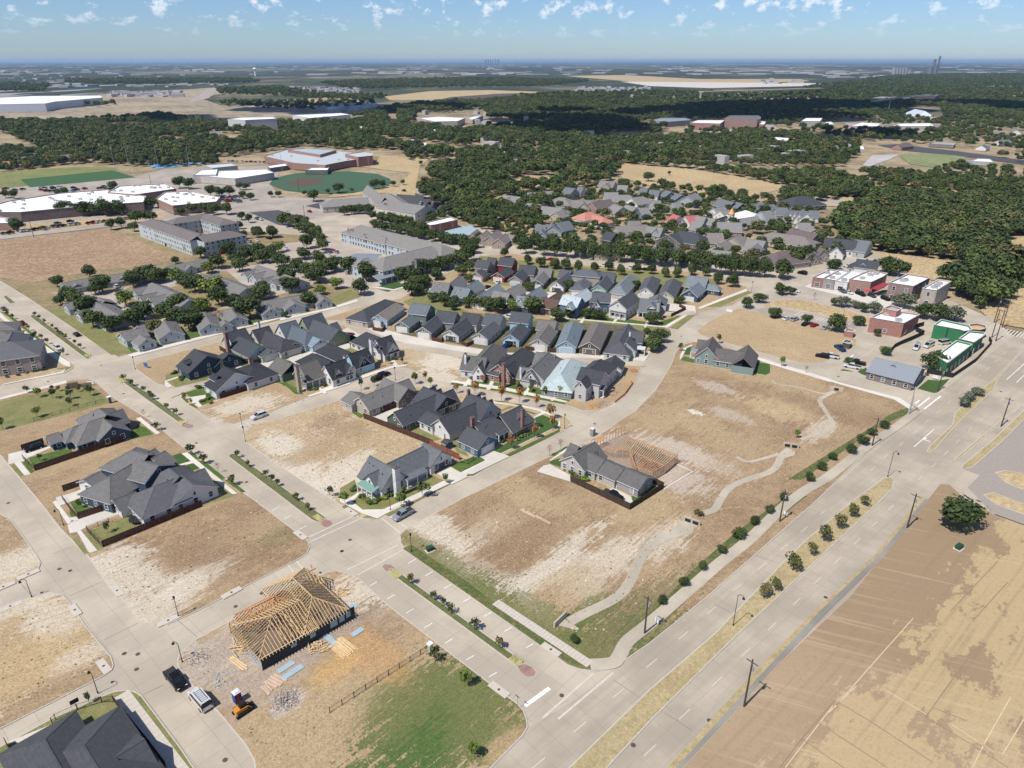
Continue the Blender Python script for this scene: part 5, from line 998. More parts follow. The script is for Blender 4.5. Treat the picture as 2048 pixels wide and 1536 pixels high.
for lb,px,h,wl,rf in [('white fabric roof of the stadium buildings by the tennis courts',[(400,352),(430,342),(530,338),(548,345),(470,357)],6,K_((0.45,0.42,0.38)),TPO),('white walled stadium stands building with dark openings',[(385,350),(400,340),(435,338),(432,349)],7,K_((0.42,0.40,0.36)),TPO),('grey canopy roof beside the turf field stands',[(405,330),(460,326),(475,331),(425,336)],5,K_((0.3,0.3,0.3)),flat((0.5,0.52,0.52),.6,0,.1,'grey_membrane')),('white topped dugout beside the ball field',[(610,340),(622,335),(658,334),(655,340)],4,K_((0.06,0.06,0.06)),TPO),('small dugout with white roof by the practice field',[(535,331),(570,326),(575,331),(540,336)],4,K_((0.06,0.06,0.06)),TPO),
 ('white roofed long brick shop building in front of the trees',[(843,447),(900,433),(915,439),(870,449),(862,450)],5.2,K_((0.22,0.075,0.06)),TPO),('long white warehouse on the plain at the upper left',[(-80,210),(-60,198),(60,192),(200,191),(205,195),(110,203),(90,207)],16,flat((0.5,0.52,0.55),.8,0,.05,'white_panel'),flat((0.72,0.72,0.70),.7,0,.05,'white_roofing')),
 ('white multi storey block with dark windows beyond the left woods',[(455,238),(480,235),(545,234),(553,237),(490,240)],16,flat((0.45,0.45,0.44),.8,0,.1,'light_panel'),TPO),('long low white building beside the block beyond the woods',[(585,230),(680,226),(700,229),(620,236)],9,flat((0.5,0.5,0.5),.8,0,.1,'pale_panel'),TPO),  # pale wall panels in one even colour each
 ('white and pinkish school among the trees in the centre distance',[(838,236),(875,233),(930,236),(915,242),(870,243)],9,K_((0.4,0.33,0.28)),TPO),('white wing of the school among the trees in the centre distance',[(930,237),(958,230),(966,232),(945,239)],7,K_((0.4,0.33,0.28)),TPO),
 ('brick courthouse like block with white cornice in the distant town centre',[(1450,236),(1460,231),(1515,231),(1522,235),(1515,239)],16,K_((0.20,0.10,0.08)),flat((0.12,0.13,0.14),.8,0,.1,'dark_membrane')),('long red brick block at the left of the distant town centre',[(1380,245),(1395,240),(1450,240),(1440,247)],11,K_((0.26,0.10,0.08)),TPO),('blue grey roofed shed at the left of the distant town centre',[(1302,240),(1320,236),(1370,236),(1382,240),(1330,244)],8,K_((0.22,0.22,0.22)),flat((0.20,0.24,0.28),.8,0,.1,'blue_roof')),('red brick shop block at the right of the distant town centre',[(1500,246),(1510,241),(1532,243),(1528,249)],9,K_((0.26,0.10,0.08)),TPO),
 ('white stepped building right of the distant town centre',[(1602,242),(1612,236),(1645,236),(1640,242)],10,K_((0.38,0.34,0.30)),TPO),('large white flat roofed store right of the distant town centre',[(1700,252),(1722,245),(1760,247),(1757,252)],6,K_((0.4,0.38,0.36)),TPO),('white roofed building in front of the distant white church',[(1782,252),(1800,247),(1860,246),(1870,252)],6,K_((0.4,0.38,0.36)),TPO),('low white roofed house by the long dark road on the right',[(1942,322),(1955,317),(1980,318),(1988,324)],4,K_((0.4,0.38,0.36)),TPO),('wide carport roof beside the dark road on the right',[(1858,287),(1870,283),(1912,285),(1908,290)],4,K_((0.12,0.12,0.11)),flat((0.32,0.31,0.29),.8,0,.1,'tan_sheet')),
 ('white walled house showing through the trees left of the dark road',[(1542,279),(1550,274),(1578,276),(1575,281)],6,K_((0.4,0.38,0.36)),TPO),('long brown parking structure on the wooded ridge',[(1820,193),(1840,189),(1880,189),(1872,192)],12,K_((0.16,0.10,0.08)),flat((0.10,0.12,0.16),.8,0,.1,'slate_roof2')),('low tan wall like building on the wooded ridge',[(1740,196),(1760,193),(1830,194),(1820,197)],8,K_((0.25,0.2,0.17)),flat((0.28,0.24,0.2),.8,0,.1,'tan_roof2'))]:
    flatb(lb,px,h,wl,rf)
house('white peaked church roof among trees at the far right',wm_,W_(WHT),[(1830,218,1850,222,16,30,4,'hh')],None,cat='church',name='church',win=0,vents=False,snap=False)
house('grey roofed church hall with tan walls behind the dark row of trees',S((0.21,0.195,0.175)),W_((0.46,0.42,0.35)),[(735,388,850,404,10,17,5.5,'gg'),(660,396,740,398,8,16,4,'hx'),(735,370,770,395,10,9,4,'gx')],None,cat='church',name='church',snap=False,win=5)
house('cream and grey gymnasium of the church with a big gable',S((0.20,0.19,0.175)),W_((0.50,0.46,0.38)),[(772,400,850,412,11,20,7,'gg'),],None,cat='church',name='church_hall',snap=False,win=5)
house('building with a pale blue metal roof and teal walls',metalroof((0.46,0.58,0.60)),W_((0.10,0.24,0.26)),[(895,462,940,450,7.2,14,3.4,'gg')],None,cat='building',name='shop',snap=False,win=4,vents=False)
hx=[('row of four joined brick houses with stone gables by the curved street',[(600,870,740,810,7,9,3.4,'gg'),(740,885,860,820,7,9,3.4,'gg'),(880,900,990,815,7.2,9,3.4,'gg'),(1000,940,1100,860,7,9,3.4,'gg'),(1180,880,1350,900,6,9,3,'hh')],fx,S((0.21,0.18,0.155)),K_((0.30,0.22,0.18)))]
for lb,m,fr,r_,w_ in hx: house(lb,r_,w_,m,fr,snap=False,ww=(0.9,1.3),win=4)
# older neighbourhood behind the tree-lined street
NG='houses of the older neighbourhood under the trees'
RC={'g':(0.205,0.195,0.18),'b':(0.20,0.17,0.15),'s':(0.13,0.14,0.155),'k':(0.055,0.06,0.07),'r':(0.45,0.09,0.085),'t':(0.48,0.17,0.11),'m':(0.135,0.10,0.095),'l':(0.30,0.32,0.31),'w':(0.72,0.72,0.70)}
WC={'w':WHT,'t':(0.42,0.36,0.28),'g':(0.33,0.36,0.36),'k':(0.06,0.065,0.07),'b':(0.09,0.14,0.20),'r':(0.30,0.20,0.16)}
def nb(lb,rc,wc,fr,*mods,brick_=False,**k):
    ms=[(m[0],m[1],m[2],m[3],m[4]+.8,m[5]*1.28,m[6] if len(m)>6 else 3.0,m[7] if len(m)>7 else 'gg') for m in mods]
    return house(lb,S(RC[rc]),(K_ if brick_ else W_)(WC[wc]),ms,fr,snap=False,win=4,group=NG,vents=False,found=False,**k)
nb('tall stone fronted house at the edge of the woods, farthest of the neighbourhood','b','t',fv,(690,75,890,90,9,9,5.4),(770,125,790,100,8,6,5.2,'gx'),brick_=True)
nb('dark gabled house with white wing near the wood edge','s','w',fv,(215,165,345,180,8,9,4),(380,160,470,165,7.5,8,3.4))
nb('white sided house beside the stone fronted one','g','w',fv,(930,135,1060,140,7.5,9,4))
nb('grey hip roofed bungalow left of the dark gabled house','g','g',fv,(130,300,210,310,6.5,11,3,'hh'))
nb('long grey house between the young trees, behind the red tile roof','b','t',fv,(300,340,640,345,7,10),(470,350,440,385,7,7,3,'gg'))
nb('brown roofed house touching the small white arch','m','r',fv,(560,370,820,330,7,10))
nb('house with wide grey roofs in the middle of the upper row','g','t',fv,(740,230,930,240,7.5,10),(880,270,1080,270,7,10,3,'hh'))
nb('grey roofed house with white gable end left of the round trees','g','w',fv,(1110,310,1270,290,7,11,3,'gh'))
nb('grey roofed house with white walls at the right of the upper row','s','w',fv,(1240,175,1330,185,7.5,8,4),(1370,200,1500,210,7.5,8,4))
nb('blue gabled white house at the field edge','s','b',fv,(1560,205,1680,225,7.5,8,4),(1700,240,1800,270,6,8))
nb('wide pointed grey roofed house at the right of the field edge row','g','g',fv,(1870,290,1985,240,7.5,11))
nb('long brown grey house at the left of the neighbourhood','g','t',fx,(1400,450,1580,470,7,10),(1600,490,1850,520,7,10,3,'gh'),(1930,540,1760,580,6,8))
nb('grey house with gables beside the small meadow','g','g',fx,(1080,345,1300,365,7.5,10),(1180,380,1170,345,6.8,6,3,'gx'))
nb('grey roofed pair of gables in the back row near the woods','g','g',fx,(1360,310,1450,300,7,8),(1480,300,1590,305,7,9),(1620,290,1740,285,7,9))
nb('dark gabled house with pale walls at the back right of the row','s','g',fx,(1925,240,2040,260,8,9,4))
nb('grey hip roofed bungalow among dark trees','g','g',fx,(1830,385,1900,390,6.5,11,3,'hh'))
nb('grey roofed house with dark gabled porch above the tree-lined street','s','g',fx,(1510,750,1640,745,6.8,11),(1670,720,1800,760,7,9),(1600,850,1590,790,6,6,3,'gx'))
nb('slate roofed house with a pale blue gable wall','s','b',fx,(1800,720,1960,690,7.5,9,3.2))
nb('house with an orange tile roof and white walls','t','w',fv,(470,510,560,500,7.5,10,4,'hh'),(600,545,720,570,6,9,3,'hh'))
nb('grey roofed house beside the blue gable, in the middle of the neighbourhood','g','t',fv,(850,400,1010,430,7,11),(1040,405,1180,440,7,9))
nb('blue gabled house with white dormer amid dark trees','g','b',fv,(1210,450,1330,440,7,9))
nb('grey roofed house behind thick trees, right of centre','g','g',fv,(1400,350,1500,345,7,9))
nb('low grey roofed house almost hidden by trees','g','g',fv,(1670,380,1770,370,6.5,9))
nb('house with a bright red metal roof and white gable','r','w',fv,(1640,535,1810,555,8,9,3.6),(1740,580,1750,545,7,5,3.2,'gx'),(1850,560,2020,545,7.5,9,3.6))
nb('big tan house with a broad fluted brown grey roof','b','t',fv,(900,700,1190,690,7.5,13,3,'gh'),(1080,630,1220,620,9,8,4.5),(1200,690,1300,665,7.5,9))
nb('dark blue grey roofed shed like house left of the broad tan roof','k','k',fv,(770,770,900,790,6.5,10))
nb('house with triple white trimmed gables','g','g',fv,(1340,700,1540,720,7,9),(1440,745,1470,715,6.4,5,3,'gx'))
nb('large charcoal roofed brick house right of the triple gables','k','k',fv,(1620,820,1760,770,7,12),(1750,770,2040,780,8,12,3,'hh'),brick_=True)
nb('grey roof peeping over the street trees, leftmost','g','g',fv,(340,910,550,915,6.6,9))
nb('tan gable peeping between the street trees','g','t',fv,(715,910,760,1000,7,9))
nb('pair of brown grey roofs behind the street trees','b','t',fv,(1110,960,1220,950,6.6,9),(1240,930,1330,1000,6,8))
nb('pale grey gable behind the street trees','g','g',fv,(1450,960,1440,1030,6.6,9))
nb('slate roof with a point behind the street trees','s','g',fv,(1640,1015,1760,985,6.8,9),(1760,975,1740,1040,7,8))
nb('grey roofed house next to the red roofed one','g','g',fw,(80,560,230,570,7.5,9),(50,620,190,640,7.5,10),(240,580,340,600,6,8))
nb('house with conical orange turret and pinkish porch roof','g','r',fw,(380,640,700,650,7.5,11))
nb('house under a bright white metal roof','w','k',fw,(500,550,760,480,6.5,12,3,'gh'),(700,520,830,530,6.0,10,3,'xh'))
nb('grey roofed house with white gable above the white metal roof','g','w',fw,(320,450,470,430,7.5,10),(380,480,560,480,6.8,9))
nb('grey roofed house with a tall dark gable right of the white metal roof','g','g',fw,(930,490,1130,490,8.5,11),(700,590,920,560,6,9))
nb('small pale roofed house behind the yellow tree','s','w',fw,(840,390,1010,380,7.5,9),(1030,400,1160,400,7,9))
nb('dark roofed long house at the back of the neighbourhood','s','k',fw,(400,320,600,370,7,10),(610,370,750,385,6.6,9))
nb('slate roofed house left of the three white gables','s','g',fw,(1170,440,1330,445,7,11))
nb('house with three small white gables and slate roof','s','w',fw,(1340,480,1520,490,7.5,8,3.6),(1340,510,1370,480,7,4,3.4,'gx'),(1400,515,1430,485,7,4,3.4,'gx'),(1460,525,1490,490,7,4,3.4,'gx'),(1550,460,1600,520,8,8,3.4),(1630,480,1760,490,7,9,3.4))
nb('large house with a black hip roof beside the new cul de sac','k','k',fw,(1450,290,1600,280,9,16,3,'hh'),brick_=True)
nb('grey roofed house with brick end left of the tan wide one','b','t',fw,(240,790,440,790,7.5,11),brick_=True)
nb('brown grey roofed house with low front wing','b','t',fw,(520,840,740,830,7.5,12,3,'gh'),(370,940,520,890,6,8,3,'gx'))
nb('pale grey gabled house with white trim and blue side','g','g',fw,(780,880,1040,890,7.5,13),(840,1000,930,930,7,8,3,'gx'))
nb('long low brown grey house with a shaded porch','b','t',fw,(1120,780,1560,840,7,12,3,'hh'))
nb('dark brown roofed house behind the long low one','m','r',fw,(1380,730,1740,800,7,11),brick_=True)
nb('tudor gabled house in the back, behind the dark brown roof','g','w',fw,(1470,650,1640,650,8,9),(1640,720,1760,740,6,9))
nb('white dormered house with grey roof behind the street trees','g','w',fw,(300,1020,560,1040,7.5,9,3.4),(400,1100,440,1040,6.6,5,3.2,'gx'))
nb('wide brown grey roofed manor at the corner by the shops','m','t',fw,(1200,1050,1500,1010,8,13,3.2,'hg'),(1500,990,1700,1040,8,11,3.2,'gg'),(1760,990,1850,1000,8,8,3.4,'gg'),(1640,1060,1600,1000,7.5,7,3.2,'gx'),brick_=True)
nb('low roof end behind the last street trees','m','t',fw,(850,1110,960,1150,6,9),)
nb('dark slate roofed white house with three gables at the right of the neighbourhood','k','w',f10,(1880,500,2100,510,8,10,3.6),(1960,560,1990,510,7,6,3.2,'gx'))
nb('slate roofed house with open porch beside the golden meadow','s','g',Fr(1500,180,3.737),(790,1115,900,1130,8.5,12,3.6,'gg'))
t=empty('turret',G(*fw(545,700),0),0,'small round turret with a pointed orange copper roof','turret'); o=t.location
b=MB(); b.cyl((o.x,o.y,0),(o.x,o.y,8.2),2.2,n=12); b.obj('wall',W_(WHT),t,o); b=MB(); b.cyl((o.x,o.y,8.2),(o.x,o.y,12),2.6,0.05,n=12); b.obj('roof',flat((0.55,0.27,0.10),.5,.3,.1,'copper'),t,o)
# houses seen through the trees of the older town
ngt='scattered houses showing through the town trees'
for i,(x,y,l,w_,rc,wc,lb) in enumerate([(75,318,16,12,'m','t','brown roofed house in the left woods'),(120,312,18,12,'b','t','tan house with a broad roof by the turf field'),(30,335,18,11,'t','t','low house with an orange brown roof at the left edge'),(60,325,16,10,'s','w','grey roofed house behind the orange brown one'),(130,322,14,10,'b','t','tan house right of the broad roofed one'),(208,298,14,10,'b','t','pale brown roof among left trees'),(232,305,14,10,'g','w','grey roof low among the left trees'),(432,272,16,12,'g','w','tall grey house standing above the left woods'),(540,293,14,10,'b','t','small tan roof right of the tall grey house'),(870,268,12,8,'w','w','tiny white roof left of the centre woods'),(730,262,14,8,'w','w','tiny white roof under the centre school'),(848,297,12,8,'w','w','tiny white house in the centre woods'),(1000,222,14,9,'t','t','small orange roof on the wooded hill'),(1120,256,14,9,'g','w','dim roof in the shadowed woods'),(1220,242,18,10,'g','g','grey roof in the shadowed woods right of centre'),(1200,318,16,11,'s','w','grey roofed farmhouse above the golden meadow'),(1040,330,14,9,'g','g','low grey roof in the woods above the small meadow'),(1250,312,14,9,'g','g','pale roofs beside the farmhouse'),(1585,302,20,11,'s','g','grey house in the orchard'),(1668,302,18,11,'g','t','pale house with a grey roof beyond the orchard'),(1715,303,10,8,'w','w','small white round roofed house near the road'),(1795,267,20,12,'s','k','dark hip roofed house by the dark road'),(1805,298,26,12,'m','r','brick house with dark roof beside the grey lot'),(1965,300,20,11,'s','w','white gabled house at the far right'),(1930,277,18,11,'m','t','brown gabled house right of the carport'),(1990,272,18,11,'g','t','tan house near the right edge'),(2005,290,20,12,'s','w','house with blue grey roof at the right edge'),(1925,335,22,12,'g','g','green roofed low building below the green field'),(1950,345,18,10,'g','w','pale roofed building by the gravel track'),(2030,268,20,12,'g','w','white house cut by the right edge'),(1880,262,22,12,'s','t','brown house behind trees on the right'),(1610,258,16,10,'g','t','small tan building by the town centre'),(1655,252,16,10,'w','w','small white building by the town centre'),(1430,253,22,12,'w','t','white building below the brick block in town'),(1478,252,20,10,'w','w','white sheds below the courthouse'),(1400,256,16,9,'g','t','grey shed at the left of the town')]):
    p=G(x,y); a=(i*37%180)*math.pi/180*0.35; d=Vector((math.cos(a),math.sin(a),0))*l/2; px=[]
    zr=6.5
    house(lb,S(RC[rc]),W_(WC[wc]),[(0,0,1,1,zr,w_,3.2,'gh' if i%2 else 'gg')],None,group=ngt,snap=False,win=0,vents=False,found=False,ang=a) if False else None
    r0=empty('house',(p.x,p.y,0),a,lb,'house',ngt); FOOT.append(((p),d.normalized(),l/2,l/2,w_/2))
    b=MB(); h=l/2; ww_=w_/2; b.box((0,0,0),l,w_,3.2); b.face([(h,-ww_,3.2),(h,ww_,3.2),(h,0,zr-.1)]); b.face([(-h,ww_,3.2),(-h,-ww_,3.2),(-h,0,zr-.1)]); b.obj('wall',W_(WC[wc]),r0)
    b=MB(); e=.5; hp=ww_ if i%2 else 0
    A=(-h-e,-ww_-e,3);B=(h+e,-ww_-e,3);C_=(h+e,ww_+e,3);D=(-h-e,ww_+e,3);E1=(-h-e,0,zr);F1=(h+e-hp,0,zr)
    b.face([A,B,F1,E1]);b.face([C_,D,E1,F1])
    if hp: b.face([B,C_,F1])
    b.obj('roof',S(RC[rc]),r0)
# ================================================================== TREES
def leafmat(name,a,b,cc=None):
    n=NB(name); g=n.n('ShaderNodeNewGeometry'); oi=n.n('ShaderNodeObjectInfo')
    c=n.mix(g.outputs['Random Per Island'],a,b)
    t=tuple(x*1.5 for x in b) if cc is None else cc
    c=n.mix(n.mr(oi.outputs['Random'],0.35,1.0,0.0,0.55),c,t)
    dk=n.mr(n.noise(0.33,3),0.35,0.65,0.72,1.2); h=n.n('ShaderNodeHueSaturation'); n.set(h.inputs['Value'],dk); n.set(h.inputs['Color'],c)
    n.b.inputs['Specular IOR Level'].default_value=0.2
    return n.out(h.outputs[0],0.75)
L_OAK=leafmat('oak_leaves',(0.027,0.044,0.013),(0.064,0.092,0.026),(0.09,0.115,0.035))
L_LIME=leafmat('lime_leaves',(0.07,0.12,0.018),(0.15,0.20,0.035),(0.17,0.18,0.04))
L_ORG=leafmat('autumn_leaves',(0.22,0.085,0.03),(0.36,0.19,0.06),(0.20,0.16,0.05))
L_OLV=leafmat('olive_leaves',(0.07,0.08,0.025),(0.13,0.13,0.045),(0.15,0.12,0.05))
L_WOOD=leafmat('mixed_wood_leaves',(0.026,0.042,0.014),(0.058,0.08,0.026),(0.08,0.10,0.03))
L_BRN=leafmat('bare_purple_twigs',(0.16,0.11,0.09),(0.24,0.18,0.15),(0.2,0.16,0.12))
M_BARK=flat((0.11,0.085,0.065),0.9,0,0.2,'bark')
def crownmesh(name,mat,n,size,seed,lumps,flatz=1.0,core=0.62,coremat=None):
    """leaf clumps spread through a few overlapping lobes, with a dark core added to block light inside; unit radius"""
    r=random.Random(seed); V=[];F=[];MI=[]
    lob=[]
    for k in range(lumps):
        a=r.uniform(0,6.28); e=r.uniform(-0.5,1.0); d=r.uniform(0.3,0.74) if lumps>1 else 0
        lob.append((math.cos(a)*math.cos(e)*d,math.sin(a)*math.cos(e)*d,math.sin(e)*d*0.8,r.uniform(0.38,0.62) if lumps>1 else 1.0))
    if lumps>1: lob.append((0,0,0,0.7))
    tot=sum(l[3]**2 for l in lob)
    for (lx,ly,lz,lr) in lob:
        m=int(n*lr*lr/tot)
        for i in range(m):
            z=r.uniform(-0.75,1); t=r.uniform(0,6.283); q=math.sqrt(max(0,1-z*z)); k=lr*r.uniform(0.66,1.18)
            d=Vector((q*math.cos(t),q*math.sin(t),z)); P=Vector((lx,ly,lz))+d*k
            nn=(d+Vector((r.uniform(-.7,.7),r.uniform(-.7,.7),r.uniform(-.3,.8)))).normalized()
            u=nn.orthogonal().normalized(); u=(Matrix.Rotation(r.uniform(0,6.28),3,nn)@u); v=nn.cross(u); s=size*r.uniform(0.6,1.35)
            b=len(V)
            for aa,bb in ((-1,-.6),(.2,-1),(1,.3),(-.3,1)): 
                w_=P+u*aa*s*r.uniform(.7,1.1)+v*bb*s*r.uniform(.7,1.1)+nn*r.uniform(-.25,.25)*s; V.append((w_.x,w_.y,w_.z*flatz))
            F.append((b,b+1,b+2,b+3)); MI.append(0)
        if core:  # added dark core per lobe: blocks light, gives the crown a shaded inside
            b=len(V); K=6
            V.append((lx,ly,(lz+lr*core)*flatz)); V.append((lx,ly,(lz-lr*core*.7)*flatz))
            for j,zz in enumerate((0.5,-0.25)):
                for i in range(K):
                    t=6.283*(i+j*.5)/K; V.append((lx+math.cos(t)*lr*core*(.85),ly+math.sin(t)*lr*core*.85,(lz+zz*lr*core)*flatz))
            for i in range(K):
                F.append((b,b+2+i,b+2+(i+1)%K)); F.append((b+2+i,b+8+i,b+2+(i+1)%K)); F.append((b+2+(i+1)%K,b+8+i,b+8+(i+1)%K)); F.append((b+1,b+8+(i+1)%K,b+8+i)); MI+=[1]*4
    me=bpy.data.meshes.new(name); me.from_pydata(V,[],F); me.materials.append(mat); me.materials.append(coremat or flat((0.012,0.017,0.006),1,0,0.2,'crown_shade_core'))
    me.polygons.foreach_set('material_index',MI); me.update(); return me
def trunkmesh(name,h,r0,limbs,seed,spread=0.45):
    r=random.Random(seed); b=MB(); b.cyl((0,0,-0.1),(0,0,h*.55),r0,r0*.7,7); b.cyl((0,0,h*.55),(r.uniform(-.1,.1)*h,r.uniform(-.1,.1)*h,h),r0*.7,r0*.25,6)
    for i in range(limbs):
        a=6.283*i/limbs+r.uniform(-.4,.4); z=h*r.uniform(.4,.6); q=Vector((math.cos(a)*spread*h,math.sin(a)*spread*h,h*r.uniform(.8,1.05))); b.cyl((0,0,z),q,r0*.5,r0*.15,5)
    return b.mesh(name,[M_BARK])
# kinds: nominal height h, crown radius, crown centre height, crown z factor
KT={}
def kind(k,h,cr,cz,zf,mats,n,size,lumps,tr,limbs,core=0.62):
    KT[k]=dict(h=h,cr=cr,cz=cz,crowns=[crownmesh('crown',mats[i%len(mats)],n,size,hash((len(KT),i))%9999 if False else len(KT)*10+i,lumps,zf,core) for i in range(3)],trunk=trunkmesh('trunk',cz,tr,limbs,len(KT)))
kind('oak',8,4.3,4.2,0.88,[L_OAK],1000,0.105,8,0.26,5)
kind('lime',7.5,3.9,4.0,0.9,[L_LIME,L_LIME,L_OLV],850,0.11,7,0.2,5)
kind('oval',11,4.1,5.7,1.25,[L_OAK],1300,0.10,8,0.24,5)
kind('young',5,1.05,3.1,1.5,[L_OAK,L_WOOD],150,0.2,5,0.06,6,0)
kind('younglime',5,1.15,3.1,1.5,[L_LIME],170,0.2,5,0.06,6,0)
kind('autumn',5.5,1.15,3.4,1.75,[L_ORG],150,0.2,5,0.06,7,0)
kind('bare',4.5,0.9,3.0,1.5,[L_BRN],60,0.13,4,0.05,7,0)
kind('shrubtree',2.4,0.8,1.5,1.15,[L_OAK,L_OLV,L_WOOD],120,0.2,6,0.05,7,0)
kind('olive',3.8,1.35,2.3,1.25,[L_OLV],300,0.14,7,0.08,9,0)
kind('purple',8,4.0,4.8,0.85,[L_BRN],420,0.12,7,0.2,8,0)
kind('shrub',1.0,0.62,0.45,0.8,[L_OAK,L_LIME,L_OLV],90,0.30,3,0.04,2,0.6)
kind('sage',6,3.4,3.0,0.8,[leafmat('grey_green_leaves',(0.07,0.085,0.05),(0.13,0.14,0.09))],700,0.11,8,0.15,7,0.5)
NT=0
def tree(k,x,y,h,label,group=None,name='tree',cat='tree',world=False,wid=1.0):
    global NT; NT+=1; K=KT[k]; p=Vector((x,y,0)) if world else G(x,y); r=random.Random(NT*13); s=h/K['h']; sx=s*r.uniform(.88,1.12)*wid
    if name=='tree': name={'oak':'oak_tree','lime':'oak_tree','oval':'street_tree','young':'young_tree','younglime':'young_tree','autumn':'autumn_tree','bare':'bare_tree','shrubtree':'small_tree','olive':'small_tree','purple':'bare_tree','sage':'oak_tree','shrub':'shrub'}[k]
    t=empty(name,(p.x,p.y,0.1),0,label,cat,group)
    if k!='shrub': inst('trunk',K['trunk'],t,(0,0,0),r.uniform(0,6.28),(s*max(1,wid*.7),s*max(1,wid*.7),s))
    c=inst('crown',K['crowns'][r.randrange(3)],t,(0,0,K['cz']*s),r.uniform(0,6.28),(K['cr']*sx,K['cr']*sx*r.uniform(.9,1.1),K['cr']*s))
    TREES.append((p.x,p.y,K['cr']*sx)); return t
TREES=[]
def many(k,pts,label,group,fr=None,h=None,**kw):
    for p in pts:
        x,y=fr(p[0],p[1]) if fr else (p[0],p[1]); kk=p[3] if len(p)>3 else k
        lb=label
        if kk=='lime' and k!='lime': lb='yellow green tree standing out '+kw.get('where','among the dark oaks')
        if kk=='sage': lb='grey green tree '+kw.get('where','among the dark oaks')
        tree(kk,x,y,p[2] if len(p)>2 and p[2] else h,lb,group if lb==label else group+', '+('lighter' if kk=='lime' else 'grey')+' ones')
many('oak',[(105,640,6),(550,515,6.5),(730,720,8.5),(630,745,6),(1140,640,8),(1320,580,9.5),(1440,600,8.5),(1560,560,7),(1740,600,8.5,'lime'),(1860,650,8),(1990,720,9),(1040,900,8,'lime'),(255,840,8),(380,910,9),(510,1040,9),(600,1200,8),(870,1240,7.5),(1170,1190,9),(1290,1080,8.5),(1450,1290,7,'lime'),(1600,1100,8),(1780,970,8),(1900,1230,9),(2010,960,6,'lime'),(150,900,5),(1720,330,4.5),(1700,1120,7)],'dark round oak among the grey roofed cottages','oaks of the cottage court',fn,where='between the grey cottages')
many('oak',[(150,390,7),(540,340,8),(390,530,8.5),(260,595,7,'lime'),(680,570,8),(740,430,8),(830,400,8),(990,450,8.5),(950,320,6.5),(1210,310,7,'lime'),(1110,360,7),(1130,440,7),(1260,510,8.5),(1460,570,8),(1600,260,9),(1820,280,8),(1560,400,7),(1760,480,8),(1600,650,8.5),(1800,610,8.5),(1970,570,8),(1770,730,9),(1700,690,8),(340,910,10,'lime'),(400,1030,10),(190,1110,7,'lime'),(600,1050,6),(830,1215,10.5),(970,955,7.5),(1000,890,7),(1330,750,9),(1370,860,8),(1640,1065,8),(1780,885,5,'lime'),(2000,805,6,'lime'),(720,135,5),(920,105,6),(1130,105,7.5),(60,1335,8.5),(1310,1195,3),(1890,540,7),(1290,620,6),(620,460,6),(20,300,6)],'dark oak near the cottages or their parking rows','oaks between the cottages and the retirement home',fo,where='near the cottages or their parking rows')
tree('bare',*fo(405,1270),6,'pale leafless tree in front of the street side cottages',wid=2.6)
many('oak',[(430,475,8.5),(540,490,8),(810,525,9),(950,525,8),(130,870,9.5),(390,960,9.5),(310,1175,8.5),(950,1030,9.5),(1040,1000,8),(1210,860,9),(1230,790,7.5),(1410,945,6.5),(1260,1045,6.5),(1100,1085,7.5),(1050,1175,7.5),(1480,815,8),(1590,795,8),(1660,725,8),(1770,735,9),(1870,685,10),(1400,385,8),(1500,410,6),(1600,430,7),(1690,405,6),(1810,435,7),(1980,480,7),(1070,240,7),(1190,260,7.5),(1160,1160,5),(1320,330,6),(1240,360,6),(1000,300,7),(880,280,7),(780,260,7),(660,250,7),(580,230,7),(1060,320,7),(1140,350,6),(1830,560,8),(1940,560,7)],'dark tree around the retirement home','trees around the retirement home',fp)
tree('purple',*fp(200,410),9,'brownish purple half bare tree at the left end of the retirement home')
many('oval',[(1086,511),(1109,513),(1134,515),(1163,517),(1188,519),(1213,521),(1241,523),(1270,526),(1296,529),(1323,532),(1352,535),(1381,538),(1400,541),(1414,545),(1441,548),(1468,550),(1484,551),(1500,553),(1529,554),(1562,557),(1052,507),(1591,532),(1611,527),(1068,500),(1040,498)],'tall dark street tree in the long row before the old neighbourhood','long row of dark street trees',None,11.5)
many('oval',[(60,390),(215,400),(395,430),(600,445),(790,425),(975,480),(1175,462),(1375,470),(1560,512),(1740,515),(1925,482)],'young oval tree behind the charcoal roofed top row','young trees behind the top row of houses',fr_,6.3)
many('oval',[(1150,245),(1465,335),(1660,380),(1830,405),(1990,405)],'young oval tree at the street beyond the dark red house','young trees beyond the dark red house',fq,6.3)
many('oak',[(190,850,4.5),(330,905,6.5),(470,905,5.5),(640,925,5.5),(770,935,6.5),(920,975,7.5),(1070,1005,7.5),(1260,965,6,'lime'),(1560,1015,8.5),(220,545,5.5),(70,650,5),(580,495,6.5),(660,585,5,'lime'),(680,425,6),(1480,700,5),(130,770,4),(440,960,4),(1300,1010,4)],'small dark tree in the green mews between the house rows','trees of the mews between the rows',fq,where='in the mews between the rows')
many('oak',[(250,1065,4.5),(510,1065,5),(660,1090,5),(240,700,5.5),(1400,1155,5.5),(1500,1400,6.5),(1440,1480,6.5),(1400,1530,6),(1330,1295,3),(90,1110,6),(1160,680,5),(1760,870,4)],'dark tree beside the houses at the right end of the rows','trees at the right end of the rows',fr_)
many('oak',[(1570,885,6),(1635,885,4),(1430,940,5),(1340,975,5.5),(1525,1045,5),(1750,1085,4.5),(1950,1135,7.5),(1930,715,6)],'round oak at the edge of the parking lot','oaks around the parking lot',f10)
many('oval',[(1140,815,6.5),(1240,835,7.5),(1060,760,5)],'dark upright tree beside the corner house with the navy gable','upright trees by the corner house',f10)
